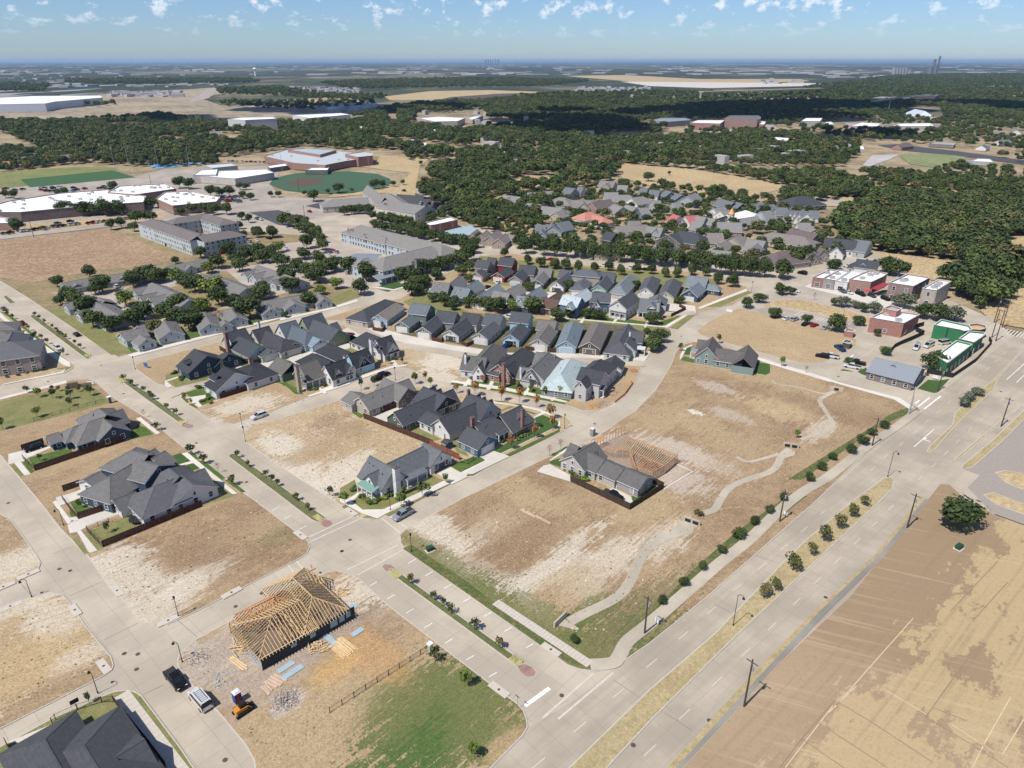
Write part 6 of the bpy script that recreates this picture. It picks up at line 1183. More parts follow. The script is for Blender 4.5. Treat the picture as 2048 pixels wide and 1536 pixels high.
many('oak',[(430,245,6),(1110,295,9),(1260,345,9),(1820,385,8),(530,725,6,'sage'),(450,720,4),(700,745,4,'sage'),(800,795,4),(940,815,6,'sage'),(740,965,4.5),(1330,745,8,'sage'),(1240,720,6,'sage'),(1560,865,7),(1770,915,8),(1900,905,7,'sage'),(1970,900,7,'sage'),(1150,320,7)],'dark tree near the shops','trees near the shops',fl,where='near the shops and the brick restaurant')
many('bare',[(180,640,4)],'leafless multi stemmed tree on the street before the shops',None,fl)
many('oak',[(410,405,3.2),(500,615,3.5),(655,890,6),(1040,785,7),(1080,700,5),(90,725,3.2),(540,870,1.6),(760,930,2),(720,900,3),(880,870,2)],'dark tree or bush around the grey metal roofed office','trees and bushes around the office',fm)
many('oak',[(1926,812,3.6,'sage'),(1940,801,3.6,'sage'),(1953,791,3.6,'sage')],'tree','trees in the boulevard median',None,where='bushy, in the narrow upper boulevard median')
many('oak',[(770,60,7),(765,90,5),(440,105,7),(395,110,5),(100,125,7),(40,120,6),(440,240,11),(590,240,11),(720,240,11.5),(820,235,11),(650,240,9),(520,235,9),(1040,190,9),(120,345,8.5),(760,335,7.5),(830,325,7.5),(930,295,9.5),(1030,285,8.5),(920,345,6),(1130,425,7.5),(1020,370,5),(1240,240,6),(1310,225,7),(1400,225,7.5),(1460,235,8),(1550,235,9),(1230,55,10),(1290,60,10),(1440,110,9.5),(1500,115,8),(1570,110,9),(1640,65,6),(1680,65,6),(1660,125,6),(1710,135,6),(1850,115,5),(1700,290,6),(1650,270,6),(1640,335,5.5),(1660,405,5.5),(1860,395,7.5),(1750,375,6),(1310,480,4.5),(300,340,3),(1560,500,6),(1900,115,5)],'dark tree around the white roofed schools and the apartments','trees around the schools and apartments',f8)
many('oak',[(230,145,9),(400,85,8.5),(330,92,4),(490,82,3.5),(650,62,8.5),(700,52,7),(775,42,5),(840,32,4.5),(440,240,7),(490,235,7),(540,232,7.5),(600,232,7.5),(740,250,9),(700,300,8),(760,310,9),(810,320,8),(640,320,5),(690,330,5),(870,350,6),(940,390,6),(1110,410,6),(170,105,4),(1330,320,7),(1380,335,7),(1290,290,7),(1470,320,6)],'tree around the church buildings and ball field','trees around the church buildings',f9)
tree('oak',960,505-18,7,'bare limbed tree on the dry lot behind the pale blue roofed shop')
for x,y,h in [(890,316,7),(870,320,6),(842,330,5),(1297,362,9),(1240,398,8),(1338,350,4)]: tree('oak',x,y,h,'lone dark tree on open dry ground beyond the houses','lone trees on the dry ground')
many('oak',[(300,300,11),(430,270,9),(540,330,8),(700,310,8),(640,340,5)],'broad dark oak at the lower edge of the golden meadow','broad oaks by the golden meadow',fw)
# medians and young street trees
G1='small trees planted in the avenue medians'
for p in [(640,480,2.8),(770,575,2.5),(820,610,2.3),(868,650,2.4),(1000,745,2.9),(1142,855,2.8)]: tree('shrubtree',*f2(p[0],p[1]),p[2],'small bushy tree in the avenue median nearest the boulevard',G1+', near part')
for x,y in [(476,915),(497,934),(533,955),(545,964),(556,973),(592,1002),(617,1021)]: tree('shrubtree',x,y,2.4,'small tree in the median between two bare lots',G1+', middle part')
for p in [(830,540),(880,575),(965,620),(1000,650),(1020,665),(1120,735),(1180,770)]: tree('shrubtree',*f4(*p),2.6,'small tree in the median beside the navy house',G1+', far part')
for p in [(720,135),(820,195),(920,285),(1090,385),(1160,450),(1210,500),(1250,530),(1290,565),(1350,595),(1540,710),(1660,790)]: tree('shrubtree',*fk(*p),2.3,'small tree in the upper median near the brown field',G1+', upper part')
for p in [(490,350),(600,425),(740,545),(860,615),(975,700),(1300,930),(170,130),(270,190)]: tree('shrubtree',*fk(*p),2.6,'scrawny tree on the verge before the large brick building','verge trees at the brick building')
for x,y in [(1149,1287),(1324,1208),(1366,1172),(1404,1139),(1442,1106),(1477,1077),(1508,1049),(1539,1026),(1566,1001),(1618,961),(1643,940),(1665,920),(1701,906),(1723,889),(1744,871),(1768,857)]: tree('oak',x,y,random.uniform(1.9,3.0),'small dark tree on the green slope beside the pale trail','small trees along the trail')
for x,y,h in [(1528,1196,3.6),(1550,1182,3.4),(1585,1142,4.6),(1621,1110,3.4),(1647,1083,4.6),(1678,1058,4.3),(1703,1035,4),(1727,1012,3)]: tree('olive',x,y,h,'olive brown small tree in the boulevard median','trees in the boulevard median, near part')
tree('shrubtree',870,1324,3.4,'small dark conifer at the end of the metal fence'); tree('younglime',930,1374,4.4,'yellow green young tree in the middle of the green patch',wid=1.15); tree('younglime',949,1517,3.6,'yellow green young tree near the bottom edge in its mulch ring',wid=1.2)
for x,y,h,l in [(803,1014,4.6,'yellow green street tree behind the silver pickup'),(845,995,5,'fuller green street tree beside the white brick corner house'),(892,967,3.2,'narrow dark street tree by the driveway of the white brick house'),(691,1012,4.4,'ragged bright green tree at the corner house walk'),(660,994,3.6,'dark young tree left of the corner house')]: tree('younglime' if x in (803,691) else 'young',x,y,h,l,wid=1.35)
for p in [(285,62,4),(600,105,6),(1050,195,6.3),(1360,225,6.3),(1640,305,5.5),(1890,505,6),(1920,692,5.6),(1610,832,5.3),(1215,1022,5)]: tree('autumn',*ff(p[0],p[1]),p[2],'slim rust orange tree beside the walks around the navy corner house','rust orange street trees around the corner')
for p in [(70,752,5.4),(255,772,5.5)]: pass
for p in [(330,655,3.6),(560,692,3.6)]: tree('autumn',*ft(p[0],p[1]),p[2],'small orange leaved tree before the brick and the white house','small orange trees of the front row')
for p in [(975,782,4.2),(1125,795,4.4),(690,705,3.6),(830,742,3)]: tree('younglime',*ft(p[0],p[1]),p[2],'light green young tree before the pale green blue roof','light green young trees of the front row',wid=1.2)
for p in [(565,1505,5,'young'),(740,1455,4,'young'),(1300,1425,5,'younglime'),(1510,1462,4.2,'younglime'),(1125,1155,3.4,'young'),(1440,1380,4,'autumn'),(940,1150,3.4,'young'),(500,1330,3,'autumn'),(340,1390,3,'autumn'),(840,1190,3,'young')]: tree(p[3],*fs(p[0],p[1]),p[2],{'young':'young dark green tree along the curved street','younglime':'young light green tree along the curved street','autumn':'young rust coloured tree along the curved street'}[p[3]],'young trees of the curved street, '+p[3])
for p in [(185,622,3),(260,652,4),(355,662,4.2),(475,665,4.2),(605,642,4.6),(250,785,4),(20,865,4.6),(475,712,3.6)]: tree('young' if p[0]%2 else 'younglime',*f4(p[0],p[1]),p[2],'young tree on the lawn of the pocket park','young trees of the pocket park',wid=1.3)
for p in [(350,605),(395,610),(455,612),(525,615),(600,608)]: tree('shrubtree',*f4(p[0],p[1]),2.2,'dark round bush at the upper edge of the pocket park','bushes of the pocket park')
for p in [(965,785,3),(1045,872,3),(1280,1035,3.6),(1365,1095,3.4),(1460,1155,3.6),(1550,1235,3.2)]: tree('bare' if p[0] in (965,1460) else 'shrubtree',*f4(p[0],p[1]),p[2],'thin young street tree before the houses of the west block','thin street trees of the west block')
tree('young',*fa(415,975),2.6,'small green tree in the back yard behind the grey roofed house'); tree('young',*fb(140,875),2.8,'small tree in the middle fenced back yard'); tree('young',*fb(490,1195),3.4,'small tree in the yard next to the trampoline'); tree('young',*fi_(1015,205),2.8,'small feathery tree inside the metal fence of the corner yard')
tree('autumn',*fc(345,1030),3.2,'small golden brown tree by the walk of the white farmhouse'); tree('autumn',*fc(455,1105),2.2,'tiny reddish tree at the kerb before the white farmhouse')
tree('bare',*ff(1865,1125),4,'leafless young tree on the grass strip left of the stepped roof house'); tree('bare',*fg(145,345),4,'leafless young tree on the strip above the stepped roof house')
tree('bare',*f6(1840,490),3.4,'thin bare young tree beside the long walk'); tree('younglime',*f6(1678,445),4.4,'young green tree at the kerb right of the sage green house'); tree('young',*f6(1260,290),4.4,'slim tree behind the sage green house'); tree('young',*f6(1000,345),4,'young tree on the strip left of the sage green house')
tree('younglime',*f6(1778,925),3.4,'small yellowish tree at the end of the upper drainage channel'); tree('shrub',*f6(1125,1440),1.8,'small dark bush at the end of the long drainage channel')
tree('oak',1911,1056,7.4,'big dense round evergreen alone on the dry sports field',name='evergreen_tree',wid=1.35)
# shrubs at house fronts
for fr,pts,lb in [(fs,[(700,1180),(750,1150),(620,1240),(560,1260),(1020,1090),(480,1290),(420,1320),(380,1340),(820,1130)],'low shrub before the houses of the curved street'),(fu,[(1500,1240),(1560,1230),(1600,1220),(1700,1180),(1780,1150),(1850,1130),(1900,1120)],'low shrub at the foot of the porches of the curved street'),(fd,[(270,860),(300,880),(330,905),(360,925),(400,945),(450,930),(500,905),(540,885),(580,870),(620,840),(660,820),(720,800),(790,780),(180,780),(190,740)],'dark low shrub around the green roofed porch'),(ff,[(1380,820),(1440,790),(1500,770),(1540,740),(1330,850),(1640,650),(1690,620),(1040,900),(1100,880)],'low shrub in the rock garden of the navy corner house'),(ft,[(230,610),(620,620),(700,690),(860,720),(1010,740),(1180,770),(1240,730),(640,590),(560,640)],'low shrub before the front row of houses'),(fr_,[(1240,1050),(1290,1040),(1330,1060),(1460,1070),(1510,1090),(1560,1060),(990,1080),(740,1010),(130,1010),(70,1000),(400,1020)],'low shrub before the middle row of houses'),(fc,[(130,590),(170,575),(280,690),(300,660),(760,1000),(640,1060),(780,1090),(570,830),(730,960)],'low shrub before the two houses on the avenue'),(fk,[(150,1390),(380,1350),(560,1300),(700,1270),(860,1240)],'low shrub along the foot of the brick building'),(fm,[(440,830),(500,870),(860,900),(900,860),(960,840),(580,890)],'low shrub around the office'),(fg,[(210,620),(260,650),(310,680),(350,700),(410,730),(460,750),(510,770)],'low shrub along the drive wall of the stepped roof house'),(fn,[(1200,1440),(1420,1420),(1640,1380),(1780,1360),(980,1390)],'low hedge plant before the street side cottages')]:
    for p in pts: tree('shrub',*fr(*p),random.uniform(.8,1.4),lb,lb.replace('low shrub','shrubs').replace('dark low shrub','shrubs'),name='shrub',cat='shrub',wid=1.3)
# trees among the houses of the old neighbourhood
def clear(x,y,m):
    for f in FOOT:
        if f[0]=='poly':
            if inpoly(x,y,f[1]): return False
            continue
        c,ax,s0,s1,run=f; dx=x-c.x; dy=y-c.y
        if dx*dx+dy*dy>1600: continue
        u=dx*ax.x+dy*ax.y; v=-dx*ax.y+dy*ax.x
        if -s0-m<u<s1+m and abs(v)<run+m: return False
    return True
OLD=[(985,470),(960,445),(1000,410),(1060,390),(1150,372),(1230,368),(1380,378),(1470,400),(1560,395),(1640,420),(1660,470),(1690,500),(1600,540),(1400,536),(1200,516),(1080,500),(1020,490)]
wp=[tuple(G(*p)[:2]) for p in OLD]; r=random.Random(5); k=0; tries=0
bx=(min(p[0] for p in wp),max(p[0] for p in wp),min(p[1] for p in wp),max(p[1] for p in wp)); near=[]
# ------------------------------------------------------------------ woods: one mass each, leafy crowns instanced on scattered points
def woods(name,label,polys,holes,spacing,hrange,kindsw,seed,jit=0.5,pclear=True,thin=1.0,strict=False,clear_=0):
    r=np.random.default_rng(seed); PT=[];SC=[];IX=[]
    H=[[tuple(G(*p)[:2]) for p in h] for h in holes]
    for pl in polys:
        P=[tuple(G(*p)[:2]) for p in pl]; x0=min(p[0] for p in P);x1=max(p[0] for p in P);y0=min(p[1] for p in P);y1=max(p[1] for p in P)
        sp=spacing; nx=int((x1-x0)/sp)+1; ny=int((y1-y0)/sp)+1
        X=(x0+(np.arange(nx)[:,None]+r.uniform(-jit,jit,(nx,ny)))*sp).ravel(); Y=(y0+(np.arange(ny)[None,:]+r.uniform(-jit,jit,(nx,ny)))*sp).ravel()
        def ins(poly):
            c=np.zeros(X.shape,bool); n=len(poly); j=n-1
            for i in range(n):
                xi,yi=poly[i];xj,yj=poly[j]
                if yi!=yj:
                    m=((yi>Y)!=(yj>Y))&(X<(xj-xi)*(Y-yi)/(yj-yi)+xi); c^=m
                j=i
            return c
        m=ins(P)
        for h in H: m&=~ins(h)
        if thin<1: m&=r.uniform(0,1,X.shape)<thin
        if clear_:
            f=np.sin(X*.021+1.3*np.sin(Y*.013))+np.sin(Y*.017+1.7*np.sin(X*.011+2))+.6*np.sin(X*.06+Y*.045); m&=f>-clear_
        X=X[m];Y=Y[m]
        if pclear and not strict:
            ok=np.ones(X.shape,bool)
            for f in FOOT:
                if f[0]=='poly':
                    a=np.array(f[1]); cx,cy=a.mean(0); rad=np.abs(a-[cx,cy]).max()+4; ok&=~((abs(X-cx)<rad)&(abs(Y-cy)<rad))
                else:
                    c,ax,s0,s1,run=f; ok&=~((X-c.x)**2+(Y-c.y)**2<(max(s0,run)*0.9+1)**2)
            X=X[ok];Y=Y[ok]
        if strict:
            ok=np.array([clear(a,b,1.3) for a,b in zip(X,Y)]); X=X[ok];Y=Y[ok]
        PT.append(np.stack([X,Y],1))
    P=np.concatenate(PT); n=len(P); h=hrange[0]*.85+(hrange[1]*1.15-hrange[0]*.85)*r.beta(1.6,2.2,n)
    me=bpy.data.meshes.new(name); me.vertices.add(n)
    s=h/8*3.7*r.uniform(.9,1.25,n); co_=np.zeros((n,3),np.float32); co_[:,:2]=P; co_[:,2]=h*0.58; me.vertices.foreach_set('co',co_.ravel())
    a=me.attributes.new('sc','FLOAT','POINT'); a.data.foreach_set('value',s.astype(np.float32))
    a=me.attributes.new('ix','INT','POINT'); a.data.foreach_set('value',r.integers(0,len(kindsw),n).astype(np.int32))
    a=me.attributes.new('rz','FLOAT','POINT'); a.data.foreach_set('value',r.uniform(0,6.28,n).astype(np.float32))
    o=bpy.data.objects.new(name,me); link(o); tag(o,label,'woods' if name!='meadow_bushes' else 'bushes',None,'stuff')
    ng=bpy.data.node_groups.new(name+'_scatter','GeometryNodeTree'); ng.interface.new_socket('Geometry',in_out='INPUT',socket_type='NodeSocketGeometry'); ng.interface.new_socket('Geometry',in_out='OUTPUT',socket_type='NodeSocketGeometry')
    N=ng.nodes; L=ng.links; gi=N.new('NodeGroupInput'); go=N.new('NodeGroupOutput')
    gti=N.new('GeometryNodeGeometryToInstance')
    for ob in kindsw[::-1]:
        oi=N.new('GeometryNodeObjectInfo'); oi.inputs['Object'].default_value=ob; oi.transform_space='ORIGINAL'; L.new(oi.outputs['Geometry'],gti.inputs[0])
    iop=N.new('GeometryNodeInstanceOnPoints'); L.new(gi.outputs[0],iop.inputs['Points']); L.new(gti.outputs[0],iop.inputs['Instance']); iop.inputs['Pick Instance'].default_value=True
    def at(nm,ty):
        x=N.new('GeometryNodeInputNamedAttribute'); x.data_type=ty; x.inputs[0].default_value=nm; return x.outputs[0]
    L.new(at('ix','INT'),iop.inputs['Instance Index'])
    cx=N.new('ShaderNodeCombineXYZ'); L.new(at('rz','FLOAT'),cx.inputs[2]); L.new(cx.outputs[0],iop.inputs['Rotation'])
    cs=N.new('ShaderNodeCombineXYZ'); f=at('sc','FLOAT')
    for i in range(3): L.new(f,cs.inputs[i])
    L.new(cs.outputs[0],iop.inputs['Scale']); L.new(iop.outputs[0],go.inputs[0])
    md=o.modifiers.new('scatter','NODES'); md.node_group=ng; return o
# crowns for the woods: one tree of each sort stands at the wood's edge and lends its crown
L_MID=leafmat('bright_wood_leaves',(0.045,0.075,0.018),(0.085,0.12,0.03),(0.12,0.15,0.04))
WP=[]
for i,(x,y,mt) in enumerate([(1665,505,L_WOOD),(1700,498,L_WOOD),(1640,402,L_WOOD),(1690,470,L_OLV),(1715,500,L_OAK),(1650,396,L_MID),(1672,512,L_MID)]):
    p=G(x,y); t=empty('wood_tree',(p.x,p.y,0),0,['leafy tree at the wood edge beside the new houses','second leafy tree at the wood edge, nearer the golden strip','leafy tree at the wood edge above the cul de sac','olive tinted tree at the edge of the right wood','dark oak at the corner of the right wood','brighter green tree above the cul de sac','brighter green tree nearest the slate roofed houses'][i],'tree')
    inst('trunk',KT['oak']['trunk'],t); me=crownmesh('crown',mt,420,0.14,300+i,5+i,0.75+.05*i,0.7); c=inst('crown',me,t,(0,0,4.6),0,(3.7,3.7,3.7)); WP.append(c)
holesC=[[(1230,330),(1250,326),(1400,340),(1565,366),(1560,378),(1500,395),(1440,400),(1380,385),(1290,368),(1245,355)],[(1010,360),(1050,350),(1130,352),(1122,365),(1090,372),(1025,378)],[(830,225),(975,225),(975,262),(900,262),(830,250)],[(1368,232),(1540,226),(1545,262),(1372,264)],[(1590,233),(1660,230),(1700,262),(1600,270)],[(1690,242),(1880,240),(1900,262),(1700,262)],[(1720,300),(1940,310),(1935,322),(1860,345),(1740,328)],[(1640,348),(2048,395),(2048,388),(1900,370),(1640,338)],[(1812,213),(1880,213),(1890,236),(1810,236)],[(540,330),(850,320),(860,380),(760,395),(560,390)],[(820,325),(905,312),(915,330),(840,345)],[(770,225),(795,225),(800,250),(780,250)]]
RW=[(1640,372),(1750,388),(1900,400),(2048,405),(2200,420),(2200,560),(2048,575),(1985,620),(1905,612),(1880,590),(1908,568),(1952,545),(1900,520),(1760,505),(1690,485),(1665,450),(1690,425),(1745,408),(1740,400),(1640,388)]
woods('right_woods','dense green woods spreading to the right edge behind the shops',[RW],[[(2010,480),(2060,465),(2060,520),(2000,525)]],5.2,(6,11),WP,11)
woods('middle_woods','dark woods with houses hidden in them across the middle distance',[[(0,246),(100,246),(280,238),(310,230),(450,252),(700,243),(760,250),(830,300),(700,300),(600,292),(440,318),(300,322),(200,312),(0,300)],[(700,236),(800,212),(1000,200),(1250,205),(1600,205),(1700,200),(2048,203),(2300,210),(2300,236),(1990,237),(1700,233),(1560,228),(1370,230),(1300,280),(1270,300),(1240,325),(1230,360),(1180,372),(1080,385),(1010,402),(960,392),(880,372),(830,335),(800,300),(760,255)],[(1250,282),(1500,272),(1640,280),(1730,296),(1700,318),(1640,330),(1560,322),(1400,318),(1260,318)]],holesC,8.6,(6,12),WP,12,clear_=1.25)
woods('hedge_woods','belts of trees between the golden meadow, the church and the shops',[[(1238,318),(1300,325),(1560,352),(1640,345),(1720,368),(1760,385),(1640,380),(1570,372),(1400,340),(1250,327)],[(1560,395),(1620,378),(1700,375),(1690,395),(1600,412)],[(880,425),(1000,412),(1100,395),(1150,376),(1120,400),(1090,440),(1060,458),(1000,442),(940,455),(915,432)],[(745,440),(770,428),(860,438),(905,425),(920,438),(860,450),(780,450)],[(558,450),(600,440),(640,466),(655,498),(620,480),(570,460)],[(1720,345),(1800,350),(2048,372),(2200,390),(2200,410),(2048,400),(1900,385),(1760,375)],[(830,372),(900,380),(960,392),(1000,405),(900,420),(850,400)],[(0,300),(200,312),(430,318),(440,330),(300,335),(180,325),(60,338),(0,345)],[(930,305),(1000,300),(1010,350),(950,365),(910,345)]],[],6.2,(5.5,9.5),WP,13,thin=0.85)
woods('far_town_trees','scattered trees of the distant town on the right',[[(1370,230),(1560,228),(1700,233),(2000,237),(2300,240),(2300,345),(2048,330),(1950,300),(1800,290),(1740,282),(1500,278),(1370,270)],[(1860,335),(2048,345),(2200,360),(2200,385),(2048,378),(1870,360)]],holesC[:2]+holesC[6:8],11.5,(6,11),WP,14,thin=0.62,clear_=1.2)
woods('distant_woods','distant bands of woods on the plain',[[(-300,210),(140,210),(240,209),(235,212),(0,216),(-300,218)],[(430,178),(560,176),(640,190),(780,194),(750,204),(640,200),(560,194),(440,190)],[(640,166),(800,160),(1000,156),(1180,164),(1080,174),(900,176),(700,180)],[(0,168),(100,170),(90,184),(0,184)],[(1080,190),(1300,184),(1500,190),(1800,180),(2048,176),(2400,176),(2400,203),(1700,200),(1400,204),(1250,205),(1000,200)],[(440,206),(700,206),(760,210),(700,220),(560,222),(440,212)],[(1600,178),(1800,150),(2048,148),(2400,150),(2400,172),(2048,172),(1700,186)],[(130,160),(500,158),(520,166),(300,170),(130,168)]],[],22,(8,15),WP,15,pclear=False)
woods('neighbourhood_trees','dark leafy trees crowding between the houses of the old neighbourhood',[OLD],[],7.6,(4.2,7.6),WP,17,thin=.72,strict=True)
woods('park_orchard','evenly spaced orchard trees left of the grey gravel lot',[[(1250,300),(1560,305),(1700,318),(1690,335),(1560,335),(1400,325),(1270,318)]],[],9,(6.5,8),WP,16,jit=.15)
PI=math.pi
# ================================================================== FRAMED HOUSES UNDER CONSTRUCTION
m_lum=flat((0.60,0.43,0.23),0.8,0,0.4,'fresh_lumber'); m_lum2=flat((0.52,0.27,0.12),0.8,0,0.25,'orange_lumber'); m_shth=flat((0.035,0.038,0.043),0.8,0,0.1,'black_sheathing'); m_lsh=flat((0.34,0.35,0.36),0.8,0,0.1,'grey_sheathing')
UB={}
def beam(name,p,q,w,h,mat,parent,off):
    k=(mat.name,w,h)
    if k not in UB: UB[k]=MB().bar((0,0,0),(1,0,0),w,h).mesh('beam',[mat])
    d=q-p; o=bpy.data.objects.new(name,UB[k]); o.location=p-off; o.rotation_euler=d.to_track_quat('X','Z').to_euler(); o.scale=(d.length,1,1); return link(o,parent)
def framed(root,fr,m,mat,sp=0.6):
    p,q,zr,wd,ze,kk,an=m; off=root.location; c=(p+q)/2; ln=(q-p).length/2; ax=Vector((math.cos(an),math.sin(an),0)); bx=Vector((-ax.y,ax.x,0)); 
    if (q-p).dot(ax)<0: kk=kk[::-1]
    run=wd/2; dz=Vector((0,0,1)); P=lambda u,v,z: Vector((c.x,c.y,0))+ax*u+bx*v+dz*z
    beam('ridge_beam',P(-ln,0,zr),P(ln,0,zr),.08,.3,mat,root,off)
    n=int(2*ln/sp)
    for i in range(n+1):
        u=-ln+2*ln*i/n
        for s in (-1,1): beam('rafter',P(u,0,zr-.05),P(u,s*(run+.4),ze-.3),.08,.2,mat,root,off)
        if i%2==0: beam('ceiling_joist',P(u,-run,ze),P(u,run,ze),.06,.16,mat,root,off)
        if i%2==1: 
            for s in (-.5,.5): beam('strut',P(u,s*run,ze),P(u,s*run*.9,ze+(zr-ze)*.5),.06,.1,mat,root,off)
    for e,k in ((-1,kk[0]),(1,kk[1])):
        if k!='h': continue
        for s in (-1,1):
            E_=P(e*(ln+run),s*run,ze-.1); beam('hip_rafter',P(e*ln,0,zr),E_,.08,.25,mat,root,off)
            m_=int(run/sp)
            for j in range(1,m_):
                f=j/m_; T=P(e*ln,0,zr)*(1-f)+E_*f; beam('jack_rafter',T,P(e*(ln+run*f),s*(run+.4),ze-.3),.06,.2,mat,root,off); beam('jack_rafter',T,P(e*(ln+run+.4),s*run*f,ze-.3),.06,.2,mat,root,off)
        beam('end_rafter',P(e*ln,0,zr),P(e*(ln+run+.4),0,ze-.3),.06,.2,mat,root,off)
    for s in (-1,1): beam('top_plate',P(-ln-(run if kk[0]=='h' else 0),s*run,ze-.1),P(ln+(run if kk[1]=='h' else 0),s*run,ze-.1),.14,.12,mat,root,off)
fh=Fr(440,1130,6.827)
p=G(*fh(900,800)); t=empty('framed_house',(p.x,p.y,0),0,'wooden frame of a large house with open rafters and black sheathing at the street corner','house frame'); off=t.location
A=G(*fh(582,1452)); B_=G(*fh(1850,725)); C_=G(*fh(400,1240)); L0=(B_-A); d2=L0.normalized(); nn=Vector((-d2.y,d2.x,0)); LL=L0.length; AN=math.atan2(d2.y,d2.x)
framed(t,None,(A+d2*5.5+nn*5.8,A+d2*(LL-8)+nn*5.8,5.6,11.6,3,'hx',AN),m_lum); framed(t,None,(A+d2*(LL-6)+nn*12.5,A+d2*(LL-6)+nn*4.8,5.9,9.6,3,'hh',AN+PI/2),m_lum); framed(t,None,(A+d2*(LL-7)+nn*13,A+d2*(LL-.6)+nn*13,5.0,5,3,'xg',AN),m_lum); framed(t,None,(A+d2*4+nn*11.6,A+d2*9+nn*11.6,4.4,5,3,'hh',AN),m_lum2)
b=MB(); b.box((A+L0/2+nn*.06)[:2]+(0.0,) if False else ((A.x+B_.x)/2+nn.x*.06,(A.y+B_.y)/2+nn.y*.06,0.02),L0.length,0.12,2.9,math.atan2(d2.y,d2.x)); b.obj('sheathed_wall',m_shth,t,off)
for u0,u1,z0,z1 in ((.30,.36,1.5,2.3),(.50,.56,1.2,2.2),(.72,.80,.9,2.4),(.82,.88,1.0,2.5),(.9,.95,1.2,2.6)):
    a=A+L0*u0-nn*.03; c=A+L0*u1-nn*.03; b=MB(); b.face([(a.x,a.y,z0),(c.x,c.y,z0),(c.x,c.y,z1),(a.x,a.y,z1)]); b.obj('membrane',flat((0.30,0.38,0.42),.5,0,.1,'blue_grey_wrap'),t,off)
d1=(C_-A); b=MB(); dn=d1.normalized(); b.box(((A.x+C_.x)/2,(A.y+C_.y)/2,0.02),d1.length,0.1,2.5,math.atan2(dn.y,dn.x)); b.obj('sheathed_wall',m_lsh,t,off)
W=13.0; dn=Vector((-d2.y,d2.x,0)); q=[A,B_,B_+dn*W,A+dn*W]; b=MB(); b.prism([tuple(v[:2]) for v in q],0.0,0.3); b.obj('foundation',flat((0.17,0.125,0.085),.9,0,.3,'dark_slab'),t,off)  # slab coloured dark brown for the frame's dark interior
for i in range(26):   # studs of the other walls
    for base,vec in ((A+dn*W,L0/26),(A+L0*.35+dn*6,L0*.6/26)): v=base+vec*i; beam('stud',Vector((v.x,v.y,.3)),Vector((v.x,v.y,2.95)),.05,.12,m_lum,t,off)
for i in range(16): v=A+dn*(W*i/16); beam('stud',Vector((v.x,v.y,.3)),Vector((v.x,v.y,2.95)),.05,.12,m_lum,t,off)
for s in ((150,930,190,830),(130,860,400,1110),(320,1030,310,950),(400,1100,400,1200)): pass
for (x,y) in ((150,935),(205,890),(320,1040),(405,1240)): v=G(*fh(x,y)); beam('porch_post',Vector((v.x,v.y,0)),Vector((v.x,v.y,2.7)),.14,.14,m_lum,t,off)
# second frame
p=G(*fg(1200,450)); t2=empty('framed_house',(p.x,p.y,0),0,'open stud walls and orange ceiling joists of a house frame behind the stepped roof house','house frame'); off=t2.location
def studwall(pts,z0,z1,root,sp=.62,mat=m_lum2):
    for i in range(len(pts)-1):
        a=G(*fg(*pts[i]),z1); c=G(*fg(*pts[i+1]),z1); beam('top_plate',a,c,.12,.14,mat,root,root.location); d=c-a; n=max(2,int(d.length/sp))
        for j in range(n+1): v=a+d*(j/n); beam('stud',Vector((v.x,v.y,z0)),v,.13,.16,MWH if j%2 else mat,root,root.location)
MWH=flat((0.50,0.36,0.26),0.8,0,.2,'pale_lumber')
studwall([(570,205),(1020,15)],.2,2.9,t2,1.2); studwall([(1030,150),(1740,402),(1560,556),(1395,645),(1150,560)],.2,2.9,t2,.7); studwall([(620,255),(860,330),(1090,345),(1160,560)],.2,2.9,t2,.8); studwall([(1090,345),(1560,556)],.2,2.9,t2,1.0)
def joists(q,n,root,mat=m_lum2):
    a,b_,c,d=[G(*fg(*v),2.95) for v in q]
    for i in range(n+1): f=i/n; beam('ceiling_joist',a+(b_-a)*f,d+(c-d)*f,.11,.26,mat,root,root.location)
joists([(1100,340),(1560,556),(1740,402),(1190,215)],19,t2,m_lum); joists([(1150,560),(1395,645),(1555,560),(1270,450)],9,t2); joists([(850,315),(1080,352),(1170,240),(990,170)],8,t2,m_lum); joists([(640,245),(780,175),(700,150),(600,200)],6,t2)
b=MB(); b.prism(GP([fg(*v) for v in ((590,330),(1030,140),(1740,545),(1400,790),(1150,700),(700,400))]),0.1,.3); b.obj('foundation',flat((0.27,0.21,0.16),.9,0,.3,'dark_slab2'),t2,t2.location)  # slab in a darker brown beneath the joists
sheet('footing_form',ribbon([tuple(G(*fg(*v))[:2]) for v in ((1740,545),(1945,645),(1560,880))],.4),.26,m_walk,'structure',None,.2)
